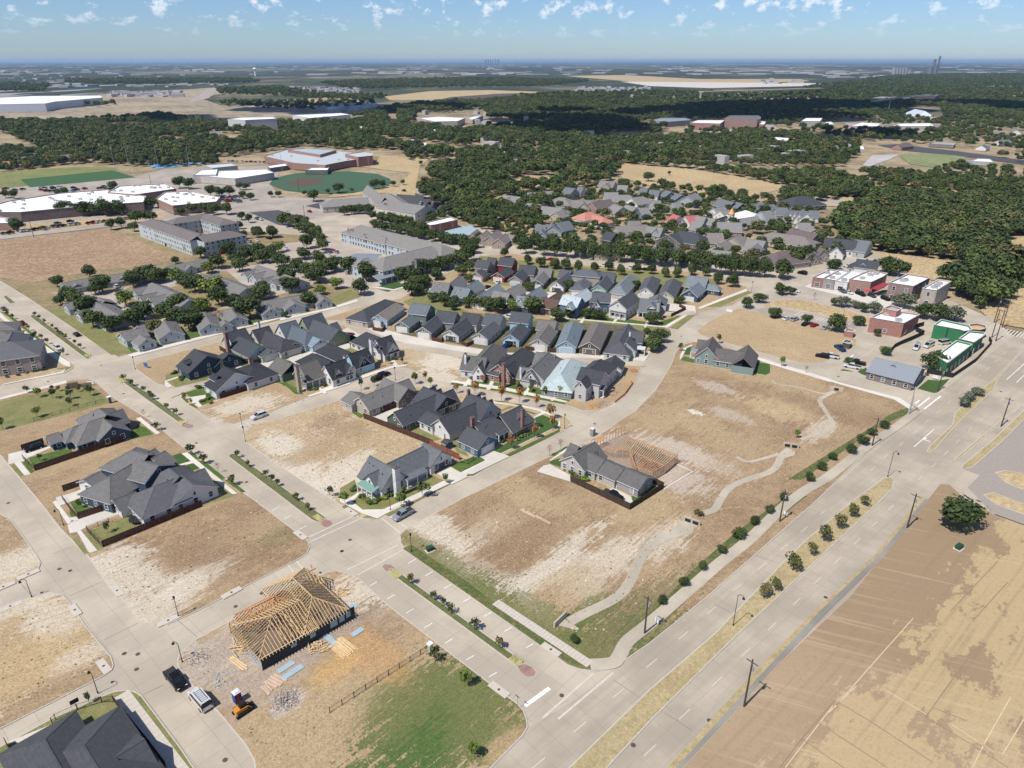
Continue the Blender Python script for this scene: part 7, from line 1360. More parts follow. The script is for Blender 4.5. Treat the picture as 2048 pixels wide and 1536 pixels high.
# ================================================================== FENCES
m_fw=flat((0.075,0.035,0.026),0.85,0,.25,'stained_fence'); m_fr=flat((0.22,0.085,0.05),0.85,0,.3,'red_cedar'); m_fm=flat((0.02,0.02,0.022),0.5,0.3,0,'black_metal'); m_fd=flat((0.06,0.04,0.03),.85,0,.2,'dark_fence'); m_post=flat((0.17,0.09,0.06),.8,0,.1,'fence_post'); m_cloth=flat((0.022,0.022,0.024),.8,0,.1,'black_mesh_cloth')
def fence(label,fr,pts,h=1.8,mat=m_fw,kind='wood',pl=2.44,name='fence',group=None):
    P=[G(*(fr(*p) if fr else p)) for p in pts]; c=P[0]; t=empty(name,(c.x,c.y,.12),0,label,'fence',group); off=t.location
    for i in range(len(P)-1):
        a,b_=P[i],P[i+1]; d=b_-a; n=max(1,round(d.length/pl)); L=d.length/n; an=math.atan2(d.y,d.x); k=('fence',kind,round(L,2),h,mat.name)
        if k not in MT:
            m=MB()
            if kind=='wood':
                q=max(4,int(L/.28))
                for j in range(q): m.box((-L/2+L*(j+.5)/q,0.02*(j%2),0.03),L/q-.012,.025,h+.02*((j*7)%3))
                for z in (.35,h-.3): m.box((0,-.04,z),L,.04,.09)
            elif kind=='cloth': m.box((0,0,0.02),L,.03,h)
            else:
                for z in (.15,h-.12): m.box((0,0,z),L,.03,.035)
                q=int(L/.16)
                for j in range(q): m.box((-L/2+L*(j+.5)/q,0,0.05),.016,.016,h)
            MT[k]=m.mesh('fence_panel',[mat]); MT[k+('p',)]=MB().box((0,0,0),.09,.09,h+.06).mesh('fence_post',[m_post if kind=='wood' and mat is not m_fd else m_fm])
        for j in range(n):
            v=a+d*((j+.5)/n); inst('fence_panel',MT[k],t,(v.x-off.x,v.y-off.y,0),an); v=a+d*(j/n); inst('fence_post',MT[k+('p',)],t,(v.x-off.x,v.y-off.y,0),an)
    return t
fence('reddish brown board fence on the near side of the grey roofed house',fa,[(345,1112),(1560,700)]); fence('short dark fence behind the black car port',fa,[(170,832),(470,735)],mat=m_fd); fence('black metal fence closing the yard of the grey roofed house',fa,[(185,950),(345,1112)],1.5,m_fm,'m')
fence('short brown fence by the white garage of the tall blue house',fa,[(735,1392),(970,1312)],mat=m_fd); fence('dark fence between the two small green yards',fb,[(110,1020),(525,882)],mat=m_fw); fence('black metal fence at the street end of the small green yard',fb,[(-90,770),(0,890),(110,1020)],1.5,m_fm,'m')
fence('brown board fence running past the trampoline yard',fb,[(425,1382),(1700,855)]); fence('black metal fence at the street end of the trampoline yard',fb,[(225,1175),(425,1382)],1.5,m_fm,'m'); fence('thin metal fence between driveway and trampoline yard',fb,[(225,1165),(640,1010)],1.4,m_fm,'m')
fence('dark brown fence along the white farmhouse',fc,[(945,1012),(1975,690),(1760,560)],mat=m_fw); fence('brown fence round the yard behind the pale green house',fu,[(275,690),(600,860),(740,890),(865,850)]); fence('red brown fence corner behind the blue grey roofed house',fu,[(1365,705),(1420,690),(1530,655)],mat=m_fr)
fence('long dark brown fence dividing the lot from the four back yards',fe,[(305,625),(1190,975)],1.9); fence('red cedar end of the long fence by the shed',fd,[(1150,205),(1530,390)],1.9,m_fr); fence('brown fence below the long tan house',fe,[(385,600),(1000,392)]); fence('brown fence between the dark green yard and the olive lawn',fe,[(770,775),(1000,700)]); fence('brown fence beside the pale driveway of the white house',fe,[(1240,575),(1490,490)]); fence('black fence in deep shade beside the patio',fe,[(1340,900),(1620,800)],mat=m_fd)
fence('very dark fence around the drive of the stepped roof house',fg,[(280,778),(1090,1165),(1545,875),(1340,770)],1.9,m_fd)
fence('long low black metal fence on the dry grass above the green patch',None,[(660,1427),(862,1298)],1.3,m_fm,'m'); fence('metal fence around the corner yard with the feathery tree',fi_,[(660,580),(600,450),(640,405),(890,290),(1165,205),(1300,200)],1.4,m_fm,'m'); fence('dark screen fence beside the sidewalk at the bottom left',fi_,[(1300,200),(1460,400),(1720,720),(1900,960)],1.6,m_fd); fence('dark fence on the left of the charcoal roofed corner house',fi_,[(80,690),(230,960)],1.7,m_fd)
fence('thin dark metal fence below the pocket park',fa,[(330,430),(1290,165)],1.2,m_fm,'m'); fence('small metal fence and gate beside the cedar fence end',fd,[(1400,470),(1460,410),(1640,440),(1780,350)],1.4,m_fm,'m')
fence('black cloth fence curving round the inner side of the green building site',fm,[(540,610),(600,540),(700,490),(800,450),(930,390),(840,350),(850,310),(930,290)],1.8,m_cloth,'cloth'); fence('black cloth fence between the green building site and the boulevard',fm,[(960,820),(1250,870),(1500,700),(1680,500),(1650,450)],1.8,m_cloth,'cloth')
for lb,fr,pts in [('small brown fence before the light blue house by the alley',fs,[(720,690),(850,715),(900,660)]),('small brown fence beside the black garage door',fs,[(1525,830),(1660,860),(1700,800)]),('low brown fence before the grey house with stepped gables',fq,[(560,1425),(640,1465),(740,1415)]),('small brown fence right of the cream garage door',ft,[(770,305),(860,320)]),('small brown fence left of the pale blue garage',ft,[(1015,330),(1110,335)]),('dark fence round the lawn of the slate roofed corner house',fr_,[(1650,1055),(1850,960),(1760,915)])]: fence(lb,fr,pts,1.5,m_fw)
# ================================================================== VEHICLES
m_tyre=flat((0.02,0.02,0.02),.8,0,0,'tyre_rubber'); m_rim=flat((0.4,0.4,0.42),.35,.7,0,'rim_metal'); m_lamp=flat((0.75,0.75,0.75),.2,0,0,'headlight_glass'); m_tail=flat((0.35,0.02,0.02),.3,0,0,'tail_light_glass')
VC={}
def loft(b,st,m=0):
    """stations (x, half width low, z low, half width high, z high) joined along x"""
    n0=len(b.v)
    for x,wl,zl,wh,zh in st:
        b.v+= [(x,-wl,zl),(x,wl,zl),(x,wl*1.02,(zl+zh)/2),(x,wh,zh),(x,-wh,zh),(x,-wl*1.02,(zl+zh)/2)]
    for i in range(len(st)-1):
        for k in range(6): a=n0+i*6+k; c=n0+i*6+(k+1)%6; b.f.append((a,c,c+6,a+6)); b.mi.append(m)
    b.f.append(tuple(n0+k for k in range(6))[::-1]); b.f.append(tuple(n0+(len(st)-1)*6+k for k in range(6))); b.mi+=[m,m]
SPEC={'sedan':(4.7,.9,[(-2.35,.72,.35,.66,.85),(-2.1,.88,.25,.78,.98),(-1.3,.9,.22,.8,1.02),(.9,.9,.22,.8,.98),(1.9,.88,.25,.76,.86),(2.3,.7,.35,.62,.68)],[(-1.75,.74,.98,.70,1.0),(-1.0,.72,.98,.58,1.42),(.1,.72,.98,.58,1.45),(.95,.72,.96,.66,1.0)],.33,1.4),
'suv':(4.8,.95,[(-2.4,.85,.4,.8,1.0),(-2.2,.94,.3,.86,1.12),(.9,.95,.28,.86,1.12),(2.0,.93,.3,.82,1.05),(2.4,.8,.4,.72,.85)],[(-2.3,.82,1.1,.72,1.15),(-2.0,.82,1.1,.68,1.72),(.2,.82,1.1,.68,1.76),(1.1,.82,1.08,.74,1.14)],.38,1.45),
'pickup':(5.8,1.0,[(-2.9,.9,.5,.9,1.05),(-2.8,.98,.45,.95,1.12),(-.75,.98,.4,.95,1.14),(1.5,.98,.4,.92,1.15),(2.6,.95,.42,.86,1.05),(2.9,.85,.5,.78,.88)],[(-.72,.84,1.12,.80,1.14),(-.6,.84,1.12,.70,1.82),(.75,.84,1.12,.70,1.86),(1.55,.84,1.12,.76,1.16)],.42,1.85),
'van':(5.6,1.0,[(-2.8,.95,.4,.95,1.2),(1.4,.98,.35,.95,1.25),(2.3,.95,.4,.85,1.15),(2.8,.82,.5,.74,.9)],[(-2.78,.94,1.2,.82,2.1),(-2.6,.94,1.2,.84,2.16),(.9,.94,1.2,.82,2.16),(1.9,.92,1.15,.8,1.2)],.38,1.8)}
def vproto(kd,col):
    k=(kd,col)
    if k in VC: return VC[k]
    L,W_2,body,cab,wr,wb=SPEC[kd]; paint=flat(col,.22,.35,0,'car_paint'); b=MB(); loft(b,body); 
    bm=b.mesh('body',[paint]); 
    c=MB(); loft(c,cab); gl=c.mesh('cabin_glass',[flat((0.015,0.018,0.022),.06,0,0,'car_glass')])
    xs=[s for s in cab]; top=MB(); x0,x1=cab[1][0],cab[2][0]; zt=cab[2][4]; top.box(((x0+x1)/2,0,zt-.06),x1-x0+.1,cab[1][3]*2+.06,.09)
    for s in (-1,1):
        for i in range(3): A=cab[i]; B=cab[i+1]; top.bar((A[0],s*A[3]*.98,A[4]),(B[0],s*B[3]*.98,B[4]),.09,.09)
        if kd!='van': top.box(((x0+x1)/2,s*(cab[1][1]+cab[1][3])/2,cab[1][2]),.1,.1,zt-cab[1][2]-.05)
    if kd=='van': 
        for s in (-1,1): top.face([(-2.75,s*.955,1.2),(.2,s*.955,1.2),(.2,s*.85,2.14),(-2.75,s*.85,2.14)])
    rm=top.mesh('cabin_roof',[paint]); parts=[('body',bm,(0,0,0)),('cabin_glass',gl,(0,0,0)),('cabin_roof',rm,(0,0,0))]
    if kd=='pickup': parts.append(('load_bed',MB().box((-1.8,0,1.10),1.95,1.6,.06).mesh('load_bed',[flat((0.03,0.03,0.03),.8,0,.1,'bed_liner')]),(0,0,0)))
    if kd=='van':
        rk=MB()
        for s in (-.55,.55): rk.bar((-2.3,s,2.3),(.8,s,2.3),.05)
        for i in range(7): rk.bar((-2.2+i*.45,-.6,2.3),(-2.2+i*.45,.6,2.3),.04)
        for s in (-.55,.55):
            for x in (-2.1,.6): rk.bar((x,s,2.12),(x,s,2.3),.04)
        parts.append(('roof_rack',rk.mesh('roof_rack',[m_fm]),(0,0,0)))
    wm=MB().cyl((0,-.12,0),(0,.12,0),wr,n=12).mesh('wheel',[m_tyre]); rim=MB().cyl((0,-.13,0),(0,.13,0),wr*.6,n=10).mesh('rim',[m_rim])
    hl=MB().box((0,0,0),.12,.35,.16).mesh('headlight',[m_lamp]); tl=MB().box((0,0,0),.1,.25,.3).mesh('tail_light',[m_tail])
    VC[k]=(parts,wm,rim,hl,tl,L,W_2,wr,wb); return VC[k]
def vehicle(kd,col,x,y,ang,label,group=None,fr=None,simple=False):
    if fr: x,y=fr(x,y)
    parts,wm,rim,hl,tl,L,W2,wr,wb=vproto(kd,col); p=G(x,y,.6); t=empty('pickup_truck' if kd=='pickup' else kd if kd!='suv' else 'suv',(p.x,p.y,.02),ang,label,{'sedan':'car','suv':'car','pickup':'pickup truck','van':'van'}[kd],group)
    for n,me,l in parts: inst(n,me,t,l)
    for sx in (-1,1):
        for sy in (-1,1):
            w_=inst('wheel',wm,t,(sx*wb,sy*(W2-.1),wr))
            if not simple: inst('rim',rim,w_)
    if not simple:
        for s in (-1,1): inst('headlight',hl,t,(L/2-.06,s*(W2-.3),.78 if kd!='sedan' else .62)); inst('tail_light',tl,t,(-L/2+.03,s*(W2-.18),.85))
    return t
A2=ANG2;A1=ANG1;PI=math.pi; wht=(0.68,0.68,0.67); blk=(0.012,0.012,0.014); slv=(0.36,0.38,0.40); red=(0.30,0.015,0.02); blu=(0.02,0.06,0.22); gryc=(0.12,0.125,0.13)
vehicle('pickup',(0.30,0.33,0.37),806,1029,A2+PI,'silver pickup parked at the kerb by the white brick corner house'); vehicle('pickup',blk,351,1359,A1+PI,'black pickup truck parked near the framed house, bed towards the crossing')
vehicle('van',wht,400,1400,A1,'white work van with a ladder rack on its roof'); vehicle('pickup',blk,1226,991,A1+PI,'black pickup on the driveway inside the dark fence'); vehicle('suv',blk,68,896,A2+PI,'black car on the driveway behind the grey roofed house'); vehicle('suv',wht,517,832,A2+PI,'white suv parked on the side street by the farmhouse lot')
vehicle('sedan',red,45,646,A1+PI,'red car parked on the verge side of the upper avenue'); vehicle('sedan',blk,153,668,A1,'black car driving up the avenue past the cottages'); vehicle('suv',wht,116,696,A1+PI,'white suv parked before the brick building'); vehicle('sedan',gryc,7,617,A1,'dark car at the left edge of the avenue')
vehicle('suv',blk,755,757,A2,'black suv parked on the curved street before the arched gables'); vehicle('suv',blk,768,749,A2,'second black suv parked just ahead on the curved street')
for x,y,c,k,l in [(1545,1032,blk,'suv','black car under the parking lot oak'),(1615,1047,wht,'sedan','white car in the parking lot row'),(1670,1052,slv,'suv','silver suv beside the white car in the parking lot'),(1805,1092,red,'sedan','red car in the parking lot row'),(1880,1110,slv,'sedan','silver car at the right end of the parking row'),(1745,1085,blk,'sedan','dark car half hidden by the second parking lot oak')]: vehicle(k,c,x,y,A2-.15,l,None,f10,True)
for fr,x,y,c,k,a,l in [(f10,1675,857,wht,'sedan',A1+PI,'white car on the street left of the shops'),(f10,1722,737,blk,'suv',A1,'black car parked at the end of the tree row'),(f7,483,708,blk,'suv',2.6,'black suv on the office parking lot'),(f7,541,708,wht,'pickup',2.6,'white pickup beside the black suv'),(f7,715,752,blk,'pickup',2.6,'black pickup next to the office'),(f7,682,778,wht,'pickup',2.6,'white pickup under the small tree by the office'),(f7,600,655,blu,'pickup',1.7,'blue pickup with a loaded bed by the trash enclosure'),(fm,850,528,wht,'van',-2.2,'leftmost white van on the green building site'),(fm,985,508,wht,'van',-2.5,'middle white van on the green building site'),(fm,1165,475,wht,'van',.4,'rightmost white van on the green building site'),
 (fl,545,525,gryc,'suv',-1.3,'dark car parked before the white painted shop'),(fl,630,542,wht,'sedan',-1.3,'white car parked between the shops'),(fl,775,562,blk,'pickup',-1.3,'black pickup before the tallest shop'),(fl,920,583,(0.05,0.07,0.06),'sedan',-1.3,'dark green car before the red patio roof'),(fl,1095,622,blk,'suv',-1.3,'black suv at the right end of the shop parking'),(fl,610,207,wht,'suv',2.4,'white car beside the white house behind the shops'),(fl,35,282,blk,'sedan',2.5,'black car by the last street tree'),(fl,1290,650,wht,'sedan',-1.2,'white car half hidden by the grey green tree'),(fl,1955,440,gryc,'suv',.4,'dark car behind the standalone tan brick building'),
 (fr_,735,352,wht,'suv',A1+.1,'left of the two white cars on the tree lined street'),(fr_,1100,380,wht,'suv',A1+.1,'right of the two white cars on the tree lined street'),(fr_,1282,399,blk,'sedan',A1+.1,'black car right of the white cars on the tree lined street'),(fq,1782,268,red,'suv',A1+.1,'dark red car on the tree lined street'),(fq,1070,575,wht,'sedan',A2+.3,'white car before the dark red garage'),(fq,920,640,blk,'sedan',A2+.3,'black car between the teal walled houses'),(fq,1205,1045,wht,'suv',A1,'white suv behind the light blue house'),(fq,1165,1450,(0.01,0.06,0.30),'sedan',-2.2,'bright blue car before the open garage'),(fq,1235,1430,blk,'sedan',-2.2,'black car in the mouth of the open garage'),(fn,900,632,wht,'suv',A1,'white car under the cottage row'),(fs,395,745,(0.3,0.03,0.05),'sedan',A2,'red and white car in the alley beside the sage house'),
 (f9,200,212,red,'sedan',A1,'red car alone on the pale road beside the asphalt lot'),(f9,845,70,blk,'sedan',A1,'black car on the road beyond the church')]: vehicle(k,c,x,y,a,l,None,fr,True)
cg='cars parked along the school road'
cc=[gryc,blk,wht,slv,blk,red,wht,gryc]
for i,(x,y) in enumerate([(25,362),(72,358),(160,345),(205,340),(242,335),(285,328),(320,324),(370,315),(405,312),(437,308),(485,302),(525,298),(605,292),(640,288),(675,284),(712,278),(395,295),(480,282),(785,272),(862,262)]): vehicle('suv' if i%3 else 'sedan',cc[i%8],x,y,1.2,'car parked in the long row before the school',cg,f8,True)
for i,(x,y) in enumerate([(1035,392),(1072,408),(1130,432),(1157,442),(1192,452),(1100,402),(1405,484),(1512,496),(1606,440),(1700,420),(1756,410),(1836,397),(1282,492),(1755,262),(1780,266),(1775,350),(1800,362)]): vehicle('suv' if i%2 else 'sedan',cc[(i*3)%8],x,y,.4 if i<6 else 2.4,'car parked beside the three storey apartments','cars parked around the apartments',f8,True)
for i,(x,y) in enumerate([(1850,312),(1950,287),(1885,338),(2035,392),(1935,402),(1845,470),(1310,252),(1990,300),(1900,300)]): vehicle('suv' if i%2 else 'sedan',cc[(i*5)%8],x,y,2.4,'car parked under the oaks before the retirement home','cars parked before the retirement home',fo,True)
r=random.Random(3)
for i in range(46):
    x=r.uniform(5,330); y=372+r.random()*13+(0 if x<230 else 2); 
    if y>386-x*.03: continue
    vehicle('suv' if i%2 else 'sedan',cc[r.randrange(8)],x,y,1.2+r.choice((0,.05)),'car parked behind the long white roofed school','cars on the lot behind the school',None,True)
for i in range(14): vehicle('suv' if i%2 else 'sedan',cc[r.randrange(8)],455+i*9+r.random()*3,322+i*.25,1.2,'car parked beyond the stadium','cars parked beyond the stadium',None,True)
for i in range(16): vehicle('suv' if i%2 else 'sedan',cc[r.randrange(8)],840+r.random()*55,402+r.random()*16,1.2,'car on the asphalt lot beside the church','cars on the church lot',None,True)
for i in range(18): vehicle('suv' if i%2 else 'sedan',cc[r.randrange(8)],440+r.random()*45,400+r.random()*4 if i<9 else 392+r.random()*4,.3,'car parked at the right end of the schools','cars at the right end of the schools',None,True)
# skid steer loader
q=G(485,1426); t=empty('skid_steer',(q.x,q.y,.15),A2,'small orange and black tracked loader beside the portable toilet','loader')
for s in (-1,1): b=MB(); b.box((0,s*.72,0),2.2,.36,.62); b.cyl((-1.1,s*.72-.18,.31),(-1.1,s*.72+.18,.31),.31,n=10); b.cyl((1.1,s*.72-.18,.31),(1.1,s*.72+.18,.31),.31,n=10); b.obj('track',m_tyre,t)
orr=flat((0.55,0.22,0.03),.5,0,.1,'orange_paint')
b=MB(); b.box((-.2,0,.5),2.0,1.1,.75); b.obj('chassis',orr,t); b=MB(); b.box((.2,0,1.2),1.1,.95,.85); b.obj('cab',m_fm,t)
for s in (-1,1): b=MB(); b.bar((-1.1,s*.68,1.5),(.9,s*.68,1.3),.12); b.bar((.9,s*.68,1.3),(1.6,s*.68,.4),.12); b.bar((-1.1,s*.68,1.5),(-1.1,s*.68,.6),.14); b.obj('lift_arm',orr,t)
b=MB(); b.box((1.9,0,.05),.7,1.9,.1); b.box((1.58,0,.05),.08,1.9,.55); b.obj('bucket',m_fm,t)
def toilet(x,y,wall,label):
    q=G(x,y); t=empty('portable_toilet',(q.x,q.y,.13),A2,label,'portable toilet'); b=MB(); b.box((0,0,0),1.15,1.15,2.15); b.obj('cabin',wall,t); b=MB(); b.box((0,0,2.15),1.2,1.2,.12); b.box((0,0,2.27),.8,.8,.12); b.obj('roof',flat((0.6,0.6,0.6),.6,0,0,'white_plastic'),t); b=MB(); b.box((0,-.58,.1),.7,.04,1.9); b.obj('door',flat((0.30,0.03,0.05),.6,0,0,'red_plastic') if 'red' in label else wall,t)
toilet(476,1404,flat((0.03,0.06,0.20),.6,0,0,'blue_plastic'),'red and blue portable toilet with white roof'); toilet(*f6(417,905),flat((0.25,0.24,0.22),.6,0,0,'grey_plastic'),'grey portable toilet on the street edge above the house frame')
# lumber, boards, rubble
def pile(label,fr,pts,mat,name,cat,L=3,n=10,spread=.15,z=.13,w=.12,ang=None):
    a=G(*fr(*pts[0])); c=G(*fr(*pts[1])); d=c-a; an=math.atan2(d.y,d.x) if ang is None else ang; t=empty(name,(a.x,a.y,z),0,label,cat); r=random.Random(int(a.x*10)); u=Vector((math.cos(an),math.sin(an),0))
    for i in range(n):
        p=a+d*.0 if False else a+Vector((-u.y,u.x,0))*(i*w*1.3 if spread<.5 else r.uniform(-spread,spread))+u*(r.uniform(-.2,.2) if spread<.5 else r.uniform(-spread,spread)); e=an+(r.uniform(-.03,.03) if spread<.5 else r.uniform(0,3.1)); l=L*r.uniform(.85,1.05) if spread<.5 else L*r.uniform(.3,1)
        q=p+Vector((math.cos(e),math.sin(e),0))*l; zz=r.uniform(.05,.12) if spread<.5 else r.uniform(.04,.5); beam('board',Vector((p.x,p.y,z+zz)),Vector((q.x,q.y,z+zz+r.uniform(-.02,.03))),w,.05,mat,t,t.location)
pile('neat stack of long pale boards beside the frame',fh,[(1480,1110),(1700,1290)],m_lum,'lumber_stack','lumber',5.0,14,.1,w=.18)
pile('messy heap of wood offcuts by the frame wall',fh,[(1320,1160),(1400,1160)],m_lum,'offcut_pile','lumber',2.2,34,1.4); pile('scattered offcuts at the left end of the frame',fh,[(260,1150),(300,1200)],m_lum,'offcut_pile','lumber',2.4,34,1.6); pile('loose boards spilled at the right end of the frame',fh,[(1640,420),(1700,420)],m_lum,'offcut_pile','lumber',2.6,26,1.6)
pile('two long boards lying left of the frame',fh,[(120,1290),(310,1425)],m_lum,'loose_boards','lumber',5.0,3,.1,w=.25); pile('pale boards laid side by side below the frame',f1,[(1500,1075),(1550,1130)],MWH,'loose_boards','lumber',2.6,3,.1,w=.3); pile('wide pale panels below the frame',f1,[(1520,1045),(1610,1090)],MWH,'loose_boards','lumber',3.2,4,.1,w=.5); pile('long plank on the bare main lot',f2,[(1260,60),(1340,90)],MWH,'loose_boards','lumber',5,3,.1,w=.3,ang=-.75); pile('second long plank on the bare main lot',f2,[(1345,95),(1415,130)],MWH,'loose_boards','lumber',5,2,.1,w=.3,ang=-.75)
m_foam=flat((0.30,0.38,0.42),.7,0,.15,'blue_foam')
for i,(x,y,l,an) in enumerate([(1640,960,3.2,A2),(1680,990,4,A2),(1890,800,4,-.8),(330,760,2.5,A2),(300,620,2.2,A2)]):
    q=G(*(f1(x,y) if i<3 else f2(x,y))); b=MB(); b.box((0,0,0),l,1.2,.05); tag(b.obj('insulation_board',m_foam,None,loc=(q.x,q.y,.2),rz=an),['blue grey insulation sheet left of another below the frame','longer blue grey insulation sheet below the frame','blue grey sheet beside the stacked lumber','blue grey sheet on the orange soil','blue grey sheet at the right corner of the frame'][i],'board')
def rubble(label,fr,x,y,rad,n,mat,name,cat='rubble',hh=.5):
    q=G(*fr(x,y)); r=random.Random(int(x)); b=MB()
    for i in range(n):
        a=r.uniform(0,6.28); d=rad*math.sqrt(r.random()); s=r.uniform(.06,.2); h=hh*(1-d/rad); b.cyl((d*math.cos(a),d*math.sin(a),h-.1),(d*math.cos(a)+r.uniform(-.1,.1),d*math.sin(a)+r.uniform(-.1,.1),h+s*.7),s,s*r.uniform(.3,.8),5)
    return tag(b.obj(name,mat,None,loc=(q.x,q.y,.13)),label,cat,None,'stuff')
m_rub=flat((0.34,0.28,0.24),.95,0,.3,'broken_rock'); rubble('grey pink rubble heap below the frame',f1,1640,1150,2.4,300,m_rub,'rubble_heap',hh=.35); rubble('dull rubble heap left of the frame',f1,1140,900,2.2,70,m_rub,'rubble_heap',hh=.3); rubble('grey heap beside the unfinished house',ft,1660,750,3,90,flat((0.36,0.32,0.29),.95,0,.2,'spoil'),'spoil_heap',hh=1.3); rubble('orange sand heap before the unfinished house',ft,1490,885,2.5,90,flat((0.50,0.27,0.12),.95,0,.2,'orange_sand'),'sand_heap',hh=.7); rubble('pale debris beside the sand heap',ft,1570,860,2.6,80,m_rub,'debris'); rubble('brick pallets by the street bend',ft,1880,525,1.8,60,flat((0.45,0.2,0.12),.9,0,.2,'brick_pallet'),'brick_pallets',hh=1.0)
rubble('scattered tools and scraps left of the white van',f1,1280,1040,2.2,40,m_foam,'scrap_pile',hh=.15)
fence('orange plastic safety fence lying along the street bend',ft,[(1690,850),(1780,780),(1870,660),(1850,640)],.7,flat((0.6,0.10,0.04),.6,0,0,'orange_plastic'),'cloth',3)
q=G(*fb(880,1040)); t=empty('trampoline',(q.x,q.y,.13),0,'round black trampoline with net in the fenced yard','trampoline'); b=MB(); b.cyl((0,0,.75),(0,0,.8),2.0,n=20); b.obj('mat',m_cloth,t)
for i in range(8): a=i*.785; b=MB(); b.cyl((2*math.cos(a),2*math.sin(a),0),(2*math.cos(a),2*math.sin(a),2.4),.04,n=5); b.obj('pole',m_fm,t)
b=MB(); [b.bar((2*math.cos(i*.314),2*math.sin(i*.314),z),(2*math.cos(i*.314+.314),2*math.sin(i*.314+.314),z),.05) for i in range(20) for z in (.78,2.4)]; b.obj('ring',m_fm,t)
q=G(*fa(700,790)); t=empty('garden_umbrella',(q.x,q.y,.13),0,'pale closed garden umbrella and seats behind the grey roofed house','umbrella'); b=MB(); b.cyl((0,0,0),(0,0,2.2),.04,n=5); b.obj('pole',m_fm,t); b=MB(); b.cyl((0,0,1.9),(0,0,2.4),1.3,.05,n=8); b.obj('canopy',flat(WHT,.7,0,.1,'canvas'),t)
# ================================================================== POLES, LAMPS, SIGNS, MARKS
m_wood=flat((0.075,0.055,0.04),.9,0,.2,'creosoted_wood'); m_grey=flat((0.32,0.32,0.31),.6,.2,.1,'galvanised_pole'); m_green=flat((0.025,0.06,0.04),.6,0,.1,'green_box_paint')
def upole(x,y,h,label,mat=m_wood,arm=True,arms=1,fr=None):
    q=G(*(fr(x,y) if fr else (x,y))); t=empty('utility_pole',(q.x,q.y,.05),0,label,'utility pole'); b=MB(); b.cyl((0,0,0),(0,0,h),.19,.13,8); b.obj('pole',mat,t)
    for i in range(arms if arm else 0):
        b=MB(); b.bar((-1.1*math.sin(ANGB),1.1*math.cos(ANGB),h-.6-i*1.0),(1.1*math.sin(ANGB),-1.1*math.cos(ANGB),h-.6-i*1.0),.12); b.obj('crossarm',mat,t)
        for s in (-1,0,1): b=MB(); b.cyl((-s*math.sin(ANGB),s*math.cos(ANGB),h-.54-i),(-s*math.sin(ANGB),s*math.cos(ANGB),h-.3-i),.06,n=5); b.obj('insulator',m_grey,t)
    if arm and mat is m_wood: b=MB(); b.cyl((.3,0,h-2.4),(.3,0,h-1.5),.22,n=8); b.obj('transformer',m_grey,t)
    return t
UP=[(1488,1413,10.6,'dark wooden pole on the bare strip of the sports field'),(1814,1056,9.5,'wooden pole left of the big evergreen'),(1559,1044,9.0,'wooden pole beside the trail next to the small white sign'),(1289,1267,9.0,'wooden pole where the trail curves near the corner'),(1744,892,9.0,'wooden pole among the small trees of the upper trail'),(2002,853,9.5,'wooden pole with crossbar on the strip by the worn parking lot'),(1875,784,9,'wooden pole at the corner lawn of the office'),(1991,683,13,'tall leaning pole nearest the boulevard crossing'),(1983,676,12,'tall pole just left of the crossing poles'),(2004,655,12,'tall pole above the boulevard crossing'),(1988,645,11,'tall pole by the golden field')]
UPO=[upole(x,y,h,l) for x,y,h,l in UP]
upole(1817,829,9.5,'tall pale concrete pole at the street corner by the crosswalk',flat((0.34,0.32,0.29),.8,0,.1,'pale_pole'),arms=1); upole(1820,822,5,'thin pole beside the pale concrete pole',m_grey,False); upole(*fl(1690,760),11,'tall pale pole beside the tan brick building',m_grey); upole(*fl(1540,700),10,'grey pole left of the tan brick building',m_grey,False)
for i,(x,y) in enumerate([(233,392),(68,475),(303,372),(598,383),(610,440),(1130,440)]): upole(x,y,10,['dark pole on the far road left part','dark pole at the edge of the brown field','pole beside the school parking','pole by the road to the church','pole by the pale road past the asphalt lot','pole in the old neighbourhood'][i],m_wood,False)
for i in range(9):
    x,y=[(45,352),(20,372),(232,345),(262,352),(318,340),(380,338),(565,345),(740,360),(890,350)][i]; t=upole(x,y,[22,14,24,24,22,22,20,22,18][i],['light mast at the turf field left end','short mast on the school lot','light mast above the turf field','light mast right of the turf field','light mast by the tennis courts','light mast by the stadium stands','light mast behind the ball field','light mast right of the ball field','light mast above the trees'][i],m_grey,True,1)
# wires between the near wooden poles
def wire(a,b_,h,sag,label):
    b=MB(); pr=None
    for i in range(13):
        f=i/12; p=a+(b_-a)*f; p=Vector((p.x,p.y,h-sag*4*f*(1-f)))
        if pr is not None: b.bar(pr,p,.03)
        pr=p
    tag(b.obj('power_line',m_fm),label,'power line')
wire(UPO[7].location,UPO[9].location,12,.5,'wire between the tall poles at the crossing')
def lamp(x,y,label,h=4.6,arm=None,fr=None,simple=False):
    q=G(*(fr(x,y) if fr else (x,y))); t=empty('street_lamp',(q.x,q.y,.12),0,label,'street lamp'); b=MB(); b.cyl((0,0,0),(0,0,.5),.13,.1,8); b.cyl((0,0,.5),(0,0,h),.07,.05,8); b.obj('post',m_fm,t)
    if arm is None: b=MB(); b.cyl((0,0,h),(0,0,h+.5),.16,.2,8); b.cyl((0,0,h+.5),(0,0,h+.75),.24,.05,8); b.obj('lantern',m_fm,t)
    else:
        ax=math.cos(arm);ay=math.sin(arm); b=MB(); P=[(0,0,h),(ax*.3,ay*.3,h+.35),(ax*.8,ay*.8,h+.4),(ax*1.1,ay*1.1,h+.15)]; [b.bar(P[i],P[i+1],.07) for i in range(3)]; b.obj('arm',m_fm,t); b=MB(); b.cyl((ax*1.1,ay*1.1,h-.3),(ax*1.1,ay*1.1,h+.15),.3,.08,10); b.obj('shade',m_fm,t)
